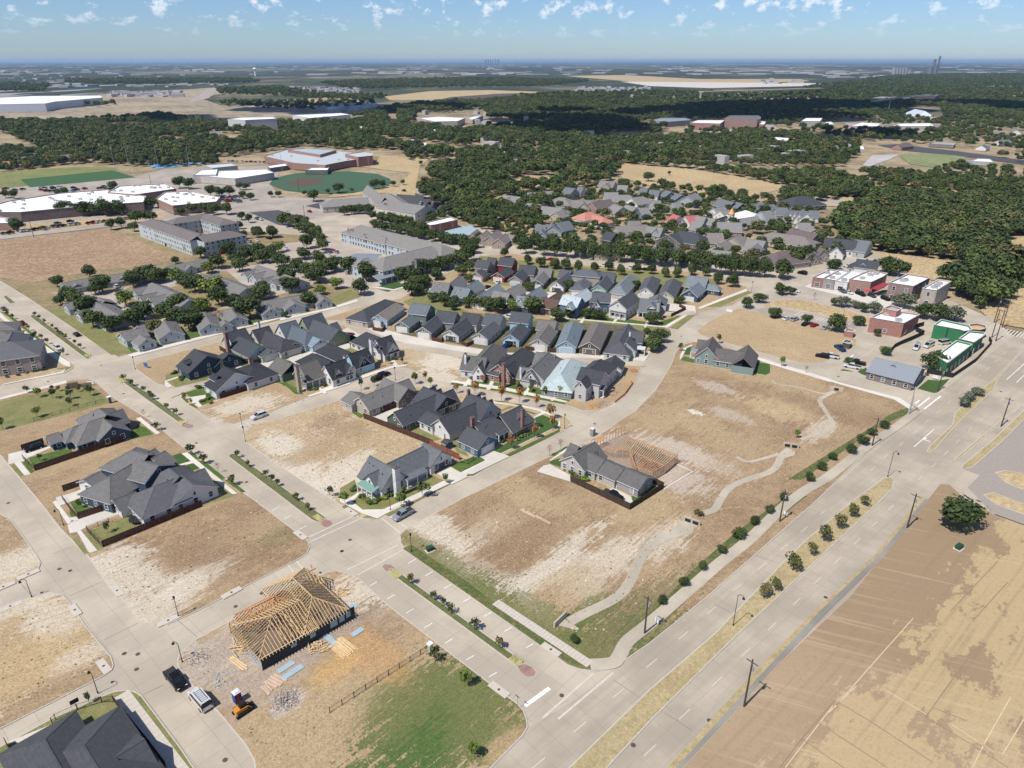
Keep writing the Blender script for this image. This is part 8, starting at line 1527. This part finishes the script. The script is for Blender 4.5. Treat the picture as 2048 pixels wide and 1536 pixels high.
for x,y,l,a in [(823,1104,'black lantern lamp at the corner of the main lot',None),(365,1325,'black hooked lamp beside the black pickup',PI*.9),(491,884,'black lamp at the white soil corner',None),(271,739,'black lamp at the corner of the navy house lot',None),(64,1195,'hooked lamp at the small round lot corner',PI*1.1),(128,1052,'black hooked lamp between the pale walks',PI),(357,1233,'thin lamp at the lower tip of the west lot',None),(1129,858,'black lamp at the street bend by the navy corner house',None),(781,1021,'slim lamp on the grass strip before the white brick house',None),(1314,672,'black lamp at the side street by the big corner house',None),(1503,583,'lamp at the end of the long pale walk',None),(791,761,'tall thin lamp on the curved street',None),(485,856,'lamp on the far corner of the side street',None),(196,1387,'hooked thin lamp behind the feathery tree',PI*.8)]: lamp(x,y,l,4.3,a)
t=lamp(1466,1252,'tall thin grey street light in the boulevard median',7.4,-.6) ; t=lamp(1775,954,'tall thin grey street light at the tip of the boulevard median',7.4,-.6)
def sign(x,y,label,face,w_=.75,h_=.75,z=2.0,oct_=False,fr=None,text=None,an=-.8,col=None):
    q=G(*(fr(x,y) if fr else (x,y))); t=empty('road_sign',(q.x,q.y,.12),an,label,'sign'); b=MB(); b.cyl((0,0,0),(0,0,z+h_*.6),.035,n=6); b.obj('post',m_grey,t); b=MB()
    if oct_:
        n=8; pts=[(math.cos((k+.5)*PI/4)*w_/2,math.sin((k+.5)*PI/4)*w_/2) for k in range(8)]
        b.v=[(p[0],-.03,z+h_/2+p[1]) for p in pts]+[(p[0],-.06,z+h_/2+p[1]) for p in pts]; b.f=[tuple(range(8)),tuple(range(8,16))[::-1]]+[(k,k+8,(k+1)%8+8,(k+1)%8) for k in range(8)]; b.mi=[0]*10
    else: b.box((0,-.045,z),w_,.03,h_)
    f=b.obj('face',face,t)
    if text:
        c=bpy.data.curves.new('lettering','FONT'); c.body=text; c.size=h_*.36; c.align_x='CENTER'; c.align_y='CENTER'; c.extrude=.004; c.materials.append(col or m_paint); tmp=bpy.data.objects.new('t',c); me=bpy.data.meshes.new_from_object(tmp); bpy.data.objects.remove(tmp); o=bpy.data.objects.new('lettering',me); o.location=(0,-.068,z+h_/2); o.rotation_euler=(PI/2,0,0); link(o,f)
    return t
m_red=flat((0.42,0.02,0.02),.5,0,0,'sign_red'); m_wsign=flat((0.7,0.7,0.7),.5,0,0,'sign_white'); m_bsign=flat((0.03,0.10,0.40),.5,0,0,'sign_blue')
sign(626,1152,'red stop sign behind the framed house roof',m_red,.75,.75,2.1,True,None,'STOP'); sign(1035,1419,'dark street name post at the park corner',m_fm,.9,.2,2.9); sign(1570,1034,'small white board on the trail next to a pole',m_wsign,1.2,.9,.5,an=-1.2); sign(1313,1249,'small white board beside the lower trail',m_wsign,1.2,.9,.5,an=-1.2); sign(*f4(978,455),'blue and white lot sign beside the navy house lot',m_bsign,1.8,1.4,.6,an=-.4); sign(*fi_(880,290),'dark square board above the corner yard fence',m_fd,1.3,.9,1.6,an=.8); sign(*fm(1055,890),'small white office sign behind the lawn corner',m_wsign,1.8,1.2,.4); sign(*f6(1330,82),'white monument sign at the start of the dry meadow',m_wsign,2.6,1.1,.1,an=-.5)
sign(*f4(610,570),'slanted pale board at the corner of the pocket park',m_wsign,2.4,1,.4,an=-.3)
# monument walls
for x,y,l in [(738,690,'white capped brick pillar by the avenue below the pocket park')]: q=G(*f4(x,y)); t=empty('brick_pillar',(q.x,q.y,.12),A2,l,'pillar'); b=MB(); b.box((0,0,0),.8,.8,2.0); b.obj('pillar',darkb,t); b=MB(); b.box((0,0,2.0),1.1,1.1,.35); b.obj('cap',m_wsign,t)
q=G(*f2(748,872)); t=empty('brick_pillar',(q.x,q.y,.12),A2,'white capped stone pillar at the upper end of the metal fence','pillar'); b=MB(); b.box((0,0,0),.7,.7,1.8); b.obj('pillar',K_((0.4,0.36,0.3)),t); b=MB(); b.box((0,0,1.8),.95,.95,.3); b.obj('cap',m_wsign,t)
q=G(*f4(490,590)); t=empty('entrance_wall',(q.x,q.y,.12),R(25),'dark brick entrance wall with timber rails at the park corner','wall'); b=MB(); b.box((0,0,0),3.2,1.0,2.0); b.obj('pillar',darkb,t); b=MB(); b.box((3.5,0,0),4,.4,1.2); b.obj('low_wall',K_((0.25,0.18,0.13)),t)
for lb,x,y,s in [('green transformer box on the corner of the main lot',860,1102,1.5),('green transformer box on the sports field right of the evergreen shadow',1917,1098,1.6)]:
    q=G(x,y); t=empty('transformer_box',(q.x,q.y,.1),.6,lb,'utility box'); b=MB(); b.box((0,0,.1),s,s*.7,1.0); b.obj('cabinet',m_green,t); b=MB(); b.box((0,0,0),s+.5,s,.12); b.obj('pad',m_walk,t)
m_iron=flat((0.10,0.075,0.06),.8,.2,.2,'cast_iron')
MH=[f1(340,395),f1(402,405),f1(790,883),f1(712,880),f1(783,970),f1(1290,1490),f1(1960,293),f2(240,293),f2(287,228),f2(1910,1405),f3(325,1207),f3(962,533),f4(825,625),f4(1310,955),f4(1645,1215),f4(320,545),f4(675,435),f4(55,1355),f6(432,827),f6(1010,242),f2(1500,1120),f7(590,845),f7(1675,945),f1(1500,535),f1(1350,610)]
mm=MB().cyl((0,0,0),(0,0,.012),.42,n=14).mesh('manhole_cover',[m_iron])
for x,y in MH: q=G(x,y); tag(inst('manhole_cover',mm,None,(q.x,q.y,.006)),'round rusty manhole cover set in a pale street','manhole cover','manhole covers in the streets')
ism=MB().box((0,0,0),5.2,1.6,.16).mesh('inlet_slab',[m_slab]); lid=MB().cyl((0,0,.16),(0,0,.175),.3,n=12).mesh('lid',[m_iron])
for i,(p,a) in enumerate([(f1(163,428),A2),(f1(60,612),A2-.05),(f1(430,633),A1),(f1(672,522),A1),(f1(965,693),A2-.1),(f1(1328,533),A2),(f1(1722,203),A1),(f2(1438,860),A1),(f2(1140,1090),A1),(f1(595,955),A1),(f1(20,500),A2),(f7(990,905),A1+.45),(fd(140,1050),A1)]):
    q=G(*p); o=tag(inst('inlet_slab',ism,None,(q.x,q.y,.02),a,(.8,.9,1)),'pale concrete drain inlet slab set into the kerb','drain inlet','drain inlet slabs along the kerbs'); inst('lid',lid,o)
# paint
def stripe(name,pts,w_,z,mat,fr=None):
    b=MB()
    for a,c in pts:
        p=G(*(fr(*a) if fr else a)); q=G(*(fr(*c) if fr else c)); d=(q-p).normalized(); n=Vector((-d.y,d.x,0))*w_/2; b.face([tuple((v)[:2])+(z,) for v in (p-n,q-n,q+n,p+n)])
    o=b.obj(name,mat); o['kind']='structure'; return o
m_wpaint=flat((0.52,0.475,0.40),.8,0,.25,'worn_paint')
stripe('crosswalk_lines',[((45,215),(300,95)),((45,245),(350,105)),((270,400),(560,258)),((330,430),(590,285)),((470,105),(575,190)),((515,95),(615,160))],.3,.0,m_wpaint,f2); stripe('crosswalk_lines',[((1390,1250),(1680,995)),((1480,1255),(1795,990))],.35,.003,m_wpaint,f2); stripe('stop_bar',[((1290,1180),(1430,1078))],.75,.003,m_paint,f2)
stripe('crosswalk_lines',[((1700,350),(1760,420)),((1650,370),(1700,440))],.25,.0,m_wpaint,f1); stripe('crosswalk_lines',[((640,740),(690,700)),((1125,1045),(1200,985)),((1165,1060),(1275,975)),((1105,1025),(1130,1003))],.4,.003,m_paint,f7); stripe('crosswalk_lines',[((1640,815),(1700,860)),((1600,830),(1660,870))],.25,0.0,m_wpaint,f4)
tk=[]
for x,y in [(640,350),(738,422),(845,495),(955,572),(1075,655),(1193,740),(1315,835),(420,480),(520,555),(630,635),(735,718),(852,807),(975,903),(1105,1000)]: tk.append((f2(x-21,y+13),f2(x+22,y-12)))
for x,y in [(1580,48),(1648,98),(1735,158)]: tk.append((f1(x-21,y+11),f1(x+22,y-10)))
for x,y in [(975,765),(1020,800),(890,700),(840,660),(1640,1300),(1580,1255),(1700,1345),(1500,1200)]: tk.append((f4(x-20,y+9),f4(x+20,y-8)))
stripe('parking_ticks',tk,.13,.0,m_paint)
ds=[]; db=Vector((math.cos(ANGB),math.sin(ANGB),0))
def dash(p): q=G(*p); a=q-db*1.55; c=q+db*1.55; ds.append((a,c))
for x,y in [(1320,40),(1230,130),(1135,225),(1030,328),(918,440),(803,556),(670,690),(525,833),(368,993),(190,1172),(0,1370),(950,65),(845,160),(735,257),(612,362),(480,478),(338,603),(183,740),(10,893)]: dash(f3(x,y))
for x,y in [(1825,1107),(1605,1300),(1365,1510)]: dash(f2(x,y))
for x,y in [(1010,1295),(910,1375),(1100,1215),(1180,1145),(1260,1075),(1330,1015),(1400,955),(1470,898),(1530,840),(1590,790),(1645,740),(1700,690),(820,1460),(1470,1195),(1390,1275),(1310,1355),(1230,1435),(1680,1000),(1545,1130),(1140,1520)]: dash(f7(x,y))
b=MB()
for a,c in ds:
    n=Vector((-db.y,db.x,0))*.07; b.face([tuple(v[:2])+(.004,) for v in (a-n,c-n,c+n,a+n)])
o=b.obj('lane_dashes',m_wpaint); o['kind']='structure'
stripe('lane_lines',[((1095,1315),(1230,1195)),((1715,865),(1830,760)),((1780,885),(1900,770))],.18,.004,m_paint,f7)
q=G(*f7(1190,1275)); b=MB(); 
for a,c in (((-1.2,0),(.6,0)),((-1.2,0),(-1.2,.9))): b.bar((a[0],a[1],0),(c[0],c[1],0),.28,.006)
b.face([(-1.7,.8,.002),(-.7,.8,.002),(-1.2,1.7,.002)]); o=b.obj('turn_arrow',m_paint,None,loc=(q.x,q.y,-.004),rz=ANGB+PI/2); o['kind']='structure'
stripe('crossing_bars',[((1690+i*22,560+i*5),(1725+i*22,528+i*5)) for i in range(7)],.5,.003,m_wpaint,f7)
st=[]
for i in range(22): x=165+i*24; y=378+i*5.3; st.append(((x,y),(x-38,y+22)))
stripe('stall_lines',st,.14,.0,m_paint,f7)
lot('parking_surface',Z(f7,(20,400),(150,372),(720,490),(690,560),(640,560),(150,450)),-.006,concrete('lot_concrete',(0.36,0.31,0.25),4,.3,.3,.3))
jt=[]
for a,c in [((300,310),(420,265)),((400,550),(580,470)),((120,480),(260,640)),((600,800),(790,705)),((1020,690),(1130,785)),((820,1115),(940,1060)),((1795,1030),(1935,1125))]: jt.append((f1(*a) if a[0]<1700 else f2(*a),f1(*c) if c[0]<1700 else f2(*c)))
jt+=[(f3(835,420),f3(975,485)),(f3(80,1165),f3(230,1262)),(f3(570,300),(1300+715/2.738,1000+350/2.738)),(f3(350,570),f3(440,615))]
stripe('expansion_joints',jt,.07,.002,flat((0.12,0.10,0.08),.9,0,0,'joint_filler'))
m_line1=flat((0.52,0.42,0.27),.9,0,.3,'faded_line'); m_line2=flat((0.22,0.17,0.12),.9,0,.3,'dark_line')
stripe('field_lines',[((1170,955),(1440,650)),((1020,1125),(1170,955)),((980,1165),(1130,1020)),((1830,1335),(1975,1080)),((1930,1395),(2048,1200)),((1765,1468),(1830,1335)),((1650,1230),(1880,1380)),((1300,1050),(1520,1180)),((1000,1130),(740,1468))],.16,.10,m_line1,f3)
stripe('field_lines',[((1010,1100),(830,1310)),((830,1310),(710,1468)),((1030,1110),(1200,1210)),((1200,1210),(1550,1440)),((1510,1190),(1770,820)),((1510,1190),(1840,1390)),((1840,1390),(1960,1468)),((920,1220),(1300,1468)),((830,1310),(1060,1468)),((1645,610),(1900,340)),((1765,665),(1960,450)),((1550,1140),(1730,1210))],.14,.103,m_line2,f3)
# drainage channels and headwalls
def chan(fr,pts,w_,z=.15): sheet('drainage_channel',ribbon(catmull([tuple(G(*fr(*p))[:2]) for p in pts],5),w_),z,m_oldwalk)
chan(f6,[(1150,1425),(1230,1400),(1280,1320),(1340,1250),(1480,1190),(1590,1155),(1650,1105),(1680,1040),(1735,995)],1.9); chan(f6,[(1380,1050),(1450,1082),(1560,1060),(1660,1030)],1.1,.154); chan(f2,[(1545,700),(1650,645),(1800,570),(1880,490),(1935,370),(1975,300),(2040,240),(2130,195)],2.3); chan(f7,[(150,870),(180,897),(330,920),(480,960),(560,945)],1.0); chan(f7,[(565,948),(490,985),(465,1010),(505,1080),(552,1160),(520,1200),(400,1245),(340,1268)],1.4,.154)
lot('drainage_apron',Z(f6,(1690,1010),(1770,1010),(1765,1040),(1700,1060)),.16,m_oldwalk); lot('drainage_apron',Z(f3,(90,225),(130,150),(210,110),(250,130),(235,180)),.158,m_oldwalk); lot('drainage_apron',Z(f2,(1475,720),(1510,680),(1600,740),(1590,750)),.158,m_oldwalk)
for fr,x,y,an,l,n in [(f6,1740,985,-.35,'pale double culvert headwall at the end of the long channel',2),(f3,228,128,-.6,'pale double culvert headwall at the lower channel',2),(f2,1492,700,.9,'pale headwall where the near channel ends',0),(f7,575,940,-.4,'single culvert headwall at the top of the thin channel',1)]:
    q=G(*fr(x,y)); t=empty('culvert_headwall',(q.x,q.y,.1),an,l,'culvert'); b=MB(); b.box((0,0,0),4.2,.35,1.3); b.obj('wall',m_oldwalk,t)
    for i in range(n): b=MB(); b.box(((i-.5)*1.9 if n==2 else 0,-.2,.1),1.4,.04,.85); b.obj('dark_opening_panel',m_cloth,t)  # flat black panels painted for the darkness inside the culvert
# planting beds of the medians
for p in [Z(f2,(505,415),(545,395),(590,430),(550,455)),Z(f2,(1190,915),(1230,885),(1285,925),(1245,955)),Z(f5,(215,1450),(250,1430),(300,1465),(260,1480)),Z(fk,(1710,930),(1800,890),(1880,930),(1770,970)),Z(f4,(780,525),(830,510),(860,540),(810,555)),Z(f4,(1180,815),(1215,800),(1250,815),(1215,832))]: lot('planting_bed',p,.16,ground('dry_bed',((0.42,0.36,0.16),(0.20,0.19,0.07),(0.5,0.44,0.25)),fine=5,sc1=.5) if 'dbm' not in globals() else dbm); dbm=bpy.data.materials['dry_bed']
lot('rock_garden',Z(ff,(1160,850),(1300,800),(1540,740),(1600,640),(1700,570),(1730,600),(1690,690),(1540,730),(1500,790),(1330,860),(1200,880)),.15,m_rock); lot('planting_bed',Z(fd,(240,850),(420,910),(600,830),(830,720),(840,760),(430,960),(340,950),(250,880)),.15,m_bedding)
lot('front_yard',Z(f2,(0,0),(1,0),(1,1)),.15,m_bedding) if False else None
# bare verges and slopes
lot('brown_field',[(-120,500),(0,482),(105,470),(200,459),(235,462),(352,515),(300,533),(200,540),(120,555),(60,566),(0,556),(-120,548)],.155,m_brownfield)
# --- surfaces of the town beyond
TS=-.35
m_slot=concrete('school_lot_concrete',(0.36,0.315,0.26),6,.2,.2,.3)
for nm,p,m in [('school_grounds',[(-200,372),(0,376),(262,353),(330,338),(540,330),(560,345),(540,368),(560,392),(640,396),(760,392),(850,372),(900,400),(840,430),(760,425),(700,440),(720,470),(640,455),(560,450),(500,470),(440,440),(340,440),(240,450),(0,478),(-200,500)],m_slot),('school_verge',[(-200,470),(0,452),(240,432),(330,425),(330,434),(240,444),(0,468),(-200,490)],m_gold),('asphalt_lot',[(498,424),(557,419),(645,447),(615,454),(560,450)],m_asph),('asphalt_lot',[(610,411),(650,402),(700,412),(765,424),(745,434),(680,425)],m_asph),('asphalt_lot',[(794,386),(830,385),(905,412),(860,428),(790,402)],m_asph),('grass_field',[(-150,350),(0,342),(150,333),(228,334),(262,352),(180,362),(30,373),(-150,385)],ground('field_grass',((0.20,0.20,0.07),(0.13,0.16,0.05),(0.3,0.26,0.13)),sc1=.03,fine=.8)),('turf_field',[(40,358),(225,340),(272,354),(60,374)],flat((0.045,0.10,0.04),.9,0,.15,'green_turf')),('ball_field',[(538,368),(548,355),(590,346),(640,342),(700,342),(755,347),(780,357),(778,370),(740,381),(690,386),(620,386),(570,380)],flat((0.05,0.10,0.055),.9,0,.15,'ball_turf')),('infield',[(570,366),(600,356),(640,356),(648,362),(620,370),(590,372)],flat((0.10,0.065,0.05),.9,0,.1,'dark_infield')),('tennis_court',[(292,327),(338,324),(362,333),(312,337)],flat((0.14,0.30,0.48),.8,0,.1,'blue_court')),('tennis_court',[(345,321),(395,319),(412,327),(365,331)],flat((0.14,0.30,0.48),.8,0,.1,'blue_court')),
 ('dry_ground',[(640,396),(760,385),(830,390),(840,330),(860,318),(760,310),(750,330),(700,330),(820,345),(800,370)],m_gold),('golden_meadow',holesC[0],m_gold),('small_meadow',holesC[1],m_gold),('dry_clearing',[(940,440),(985,430),(1060,440),(1100,455),(1060,465),(1010,455),(960,460)],m_gold),('new_lot',[(1570,396),(1640,386),(1690,388),(1750,400),(1745,412),(1690,412),(1600,410)],m_gold),('cul_de_sac',[(1615,392),(1640,394),(1700,402),(1712,412),(1700,428),(1688,425),(1680,412),(1640,406),(1616,401)],ccm),('golden_strip',[(1740,500),(1800,508),(1900,520),(1952,545),(1945,558),(1908,568),(1870,560),(1800,545),(1745,520)],m_gold),('golden_corner',[(1960,620),(2000,590),(2048,575),(2200,570),(2200,660),(2048,655),(1990,645)],m_gold),('golden_bank',[(2000,500),(2020,480),(2048,472),(2200,470),(2200,520),(2040,515)],m_gold),('gravel_lot',[(1725,330),(1745,310),(1800,308),(1780,318),(1740,332)],concrete('gravel_grey',(0.42,0.40,0.38),9,.2,0,.2)),('green_field',[(1800,312),(1850,305),(1930,312),(1935,325),(1880,336),(1820,328)],ground('pale_green_field',((0.16,0.20,0.08),(0.22,0.23,0.11),(0.3,0.28,0.15)),sc1=.02,fine=.5)),('dark_road',[(1755,290),(1790,288),(1900,300),(2048,320),(2300,350),(2300,362),(2048,329),(1900,309),(1800,300)],m_asph),('gravel_track',[(1560,345),(1640,342),(1760,358),(1900,375),(2048,392),(2200,408),(2200,415),(2048,399),(1900,382),(1760,365),(1640,350),(1560,353)],m_gold),
 ('bare_plain',[(-400,205),(0,200),(180,190),(300,182),(380,178),(445,174),(450,186),(400,196),(440,210),(560,212),(700,212),(760,214),(700,226),(560,232),(450,244),(300,234),(100,244),(-400,256)],ground('bare_plain_soil',((0.34,0.27,0.185),(0.20,0.17,0.115),(0.44,0.37,0.27)),sc1=.004,fine=.05)),('pale_field',[(768,193),(860,182),(980,180),(1098,184),(1060,189),(900,199),(780,200)],m_gold),('burnt_field',[(880,199),(900,194),(1000,187),(1095,185),(1080,196),(950,201)],flat((0.085,0.07,0.06),1,0,.2,'burnt_soil')),('pale_field',[(560,200),(640,195),(700,196),(745,207),(660,212),(590,210)],m_gold),('pale_field',[(1130,152),(1250,150),(1400,158),(1600,158),(1620,162),(1500,166),(1300,166)],m_gold),('pale_field',[(1240,163),(1620,166),(1700,170),(1420,176),(1300,172)],flat((0.5,0.46,0.4),1,0,.2,'quarry_pale')),('pale_field',[(1980,186),(2048,183),(2300,184),(2300,194),(2048,192),(1990,192)],m_gold),('highway',[(1380,203),(1400,199),(1640,191),(1650,194),(1430,203)],m_slot),('highway',[(415,176),(440,175),(418,196),(380,205),(376,203),(398,190)],m_slot),('town_ground',[(1368,262),(1375,246),(1540,240),(1560,262),(1480,275)],m_slot),('town_ground',[(1690,246),(1880,246),(1900,262),(1700,266)],m_slot),('lake',[(700,172),(745,170),(760,173),(720,175)],flat((0.12,0.2,0.28),.1,0,0,'lake_water')),('lake',[(110,171),(180,170),(180,173),(120,174)],flat((0.12,0.2,0.28),.1,0,0,'lake_water'))]:
    TS+=.006; sheet(nm,GP(p),TS,m)
# far landmarks
def tower(x,y,h,r_,label,name,col=(0.6,0.6,0.62),tank=False):
    q=G(x,y); s=q.length/1000; t=empty(name,(q.x,q.y,-.5),0,label,'water tower' if tank else 'tower'); b=MB(); b.cyl((0,0,0),(0,0,h),r_*(.35 if tank else 1),r_*(.3 if tank else 1),10); b.obj('shaft',flat(col,.7,0,0,'tower_paint'),t)
    if tank: b=MB(); b.cyl((0,0,h*.75),(0,0,h*.85),r_*.5,r_,12); b.cyl((0,0,h*.85),(0,0,h),r_,r_*.5,12); b.obj('tank',flat(col,.7,0,0,'tower_paint'),t)
tower(511,152,55,14,'small white water tower far off on the left plain','water_tower',(0.75,0.75,0.75),True)
for i,(x,y,h,r_) in enumerate([(1868,151,75,14),(1863,151,110,10),(1872,151,130,7),(1858,151,60,16)]): tower(x,y,h*1.0,r_,['broad block of the distant cement works','tall tower of the distant cement works','tallest slim stack of the distant cement works','low tower of the distant cement works'][i],'works_tower',(0.16,0.17,0.19))
for i in range(5): tower(1786+i*6,152,55,13,['first','second','third','fourth','last'][i]+' of the grey silos left of the cement works','silo',(0.26,0.27,0.28))
b=MB(); 
for i,(x,h) in enumerate([(973,128),(977,137),(981,130),(985,118),(991,137),(995,139),(998,130),(970,118)]): q=G(x,134); b.box((q.x,q.y,-1),16,16,98+(h-100)*.6)
tag(b.obj('skyline',flat((0.16,0.20,0.26),.8,0,0,'tower_glass')),'tiny city skyline on the horizon at the centre','skyline',None,'stuff')
# pale roofs of far subdivisions and works
r=random.Random(9); b=MB()
for (x0,x1,y0,y1,n,s0,s1) in [(225,370,184,194,60,14,40),(570,720,176,186,150,12,22),(1150,1300,176,186,120,12,24),(640,760,212,224,120,12,40),(1180,1560,186,196,60,12,24),(1520,1600,158,168,12,20,80),(0,2048,127,150,260,60,260),(1640,1800,150,156,10,40,160),(0,480,150,175,60,20,60),(800,1200,222,300,30,10,20),(1300,1700,270,330,26,9,18)]:
    for i in range(n): 
        q=G(r.uniform(x0,x1),r.uniform(y0,y1)); b.box((q.x,q.y,-.6),r.uniform(s0,s1),r.uniform(s0,s1)*.6,r.uniform(4,9),r.uniform(0,3))
tag(b.obj('far_town_roofs',flat((0.36,0.35,0.34),.8,0,.3,'distant_roofing')),'countless pale roofs of far suburbs scattered over the plain','far town',None,'stuff')
q0=G(1400,201); q1=G(1640,192); t=empty('viaduct',(q0.x,q0.y,0),0,'long pale highway bridge above the distant woods','bridge'); b=MB(); b.bar((0,0,22),(q1.x-q0.x,q1.y-q0.y,22),18,2.5); b.obj('deck',m_oldwalk,t)
for i in range(9): v=(q1-q0)*(i/8.); b=MB(); b.box((v.x,v.y,0),3,10,21); b.obj('pier',m_oldwalk,t)
q0=G(1745,219); q1=G(1822,210); t=empty('ramp_bridge',(q0.x,q0.y,0),0,'short curved pale bridge right of the long one','bridge'); b=MB(); b.bar((0,0,17),((q1.x-q0.x)/2,(q1.y-q0.y)/2,20),14,2); b.bar(((q1.x-q0.x)/2,(q1.y-q0.y)/2,20),(q1.x-q0.x,q1.y-q0.y,20),14,2); b.obj('deck',m_oldwalk,t)
q=G(1776,225); b=MB(); b.cyl((0,0,0),(0,0,75),.8,.4,6); tag(b.obj('radio_mast',m_grey,None,loc=(q.x,q.y,0)),'tall thin mast in front of the curved bridge','mast')
# weeds, clods and stones on the open lots
WD=[]
for i,(x,y,c1,c2,lb) in enumerate([(960,1110,(0.30,0.22,0.11),(0.40,0.30,0.16),'straw coloured weed clump on the bare main lot'),(1050,1150,(0.17,0.15,0.07),(0.24,0.20,0.10),'olive weed clump on the bare main lot'),(900,1090,(0.50,0.44,0.36),(0.60,0.54,0.45),'pale stone cluster on the bare main lot'),(1000,1090,(0.25,0.17,0.10),(0.32,0.22,0.13),'brown clod on the bare main lot')]):
    q=G(x,y); me=crownmesh('weed',leafmat('weed_leaf',c1,c2),16,.55,800+i,1,.55,0); o=bpy.data.objects.new(['weed','weed','stones','clod'][i],me); o.location=(q.x,q.y,.2); o.scale=(.3,.3,.25); link(o); tag(o,lb,'weed' if i<2 else 'stone'); WD.append(o)
woods('lot_weeds','dry weeds, clods and small stones strewn over the bare lots',[[(830,1055),(1075,935),(1090,960),(1270,1060),(1330,960),(1420,1000),(1600,960),(1720,840),(1500,730),(1350,735),(1280,830),(1400,900),(1400,1100),(1250,1240),(1140,1300),(830,1095)],[(190,1110),(430,1010),(520,1020),(600,1085),(340,1225),(290,1235)],[(10,1225),(120,1200),(215,1330),(0,1440)],[(500,880),(640,815),(860,890),(700,960),(640,990)],[(380,1320),(560,1400),(700,1420),(860,1300),(760,1210),(840,1290),(700,1400),(560,1530),(530,1530),(440,1400)],[(420,850),(620,800),(600,785),(480,820)]],[],1.1,(.10,.36),WD,31,thin=.6)
# ------------------------------------------------------------------ ordinal labels inside each group of look-alikes
ORD='first second third fourth fifth sixth seventh eighth ninth tenth eleventh twelfth thirteenth fourteenth fifteenth sixteenth seventeenth eighteenth nineteenth twentieth'.split()
TEN=['','','twenty','thirty','forty','fifty','sixty']
def ordn(i): return ORD[i] if i<20 else (TEN[(i+1)//10]+('' if (i+1)%10==0 else '-'+ORD[(i+1)%10-1])).replace('twenty' if (i+1)%10==0 else '~','twentieth').replace('thirty' if (i+1)%10==0 else '~','thirtieth').replace('forty' if (i+1)%10==0 else '~','fortieth').replace('fifty' if (i+1)%10==0 else '~','fiftieth')
by={}
for o in COL.objects:
    if o.parent is None and 'label' in o and 'kind' not in o: by.setdefault(o['label'],[]).append(o)
def scrx(o): p=o.location; return p.x/(p.y*cP+(CAMH-p.z)*sP)
for lb,os_ in by.items():
    if len(os_)<2: continue
    os_.sort(key=scrx)
    words=len(lb.split())
    for i,o in enumerate(os_): o['label']=(lb+', '+ordn(i)+' from the left') if i<len(os_)-1 else (lb+', '+('last on the right' if len(os_)>2 else 'on the right'))
# ------------------------------------------------------------------ clouds over the scene, and the air
def cloud(x,y,rx,ry,label,seed):
    r=random.Random(seed); b=MB()
    for i in range(16):
        a=r.uniform(0,6.28); d=math.sqrt(r.random())*.75; cx,cy=math.cos(a)*d*rx,math.sin(a)*d*ry; s=(1-d*.6)*r.uniform(.28,.45)*min(rx,ry)*1.3
        for j in range(5):
            z0=-.3+j*.3; z1=z0+.3; b.cyl((cx,cy,z0*s*.5),(cx,cy,z1*s*.5),s*math.sqrt(max(0.05,1-(z0-.4)**2*.7)),s*math.sqrt(max(.05,1-(z1-.4)**2*.7)),12,cap=(j in(0,4)))
    m=flat((0.9,0.9,0.92),1,0,0,'cloud_white'); return tag(b.obj('cloud',m,None,loc=(x,y,1300)),label,'cloud')
sh=Vector((-math.cos(SUN_AZ),-math.sin(SUN_AZ),0))*(1300/math.tan(SUN_EL))
for i,(x,y,rx,ry) in enumerate([(1150,243,190,330),(1480,225,300,330),(1800,214,420,280),(700,218,330,200),(330,236,230,130),(1720,272,120,80)]):
    q=G(x,y)-sh; cloud(q.x,q.y,rx,ry,['small cumulus cloud high above the centre woods','cumulus cloud high above the town centre','broad cumulus cloud high above the right woods','cumulus cloud high above the bare plain','small cumulus cloud above the left woods','tiny cumulus cloud above the church'][i],i)
hz=bpy.data.materials.new('air'); hz.use_nodes=True; N=hz.node_tree.nodes; N.clear(); ou=N.new('ShaderNodeOutputMaterial'); pv=N.new('ShaderNodeVolumePrincipled'); pv.inputs['Color'].default_value=(0.50,0.72,1.0,1); pv.inputs['Density'].default_value=HAZE; pv.inputs['Anisotropy'].default_value=0.1
hz.node_tree.links.new(pv.outputs[0],ou.inputs['Volume'])
b=MB(); b.box((0,45000,-3),110000,96000,145.0); o=b.obj('haze',hz); o['kind']='stuff'; o['label']='thin blue haze of the air over the whole plain'
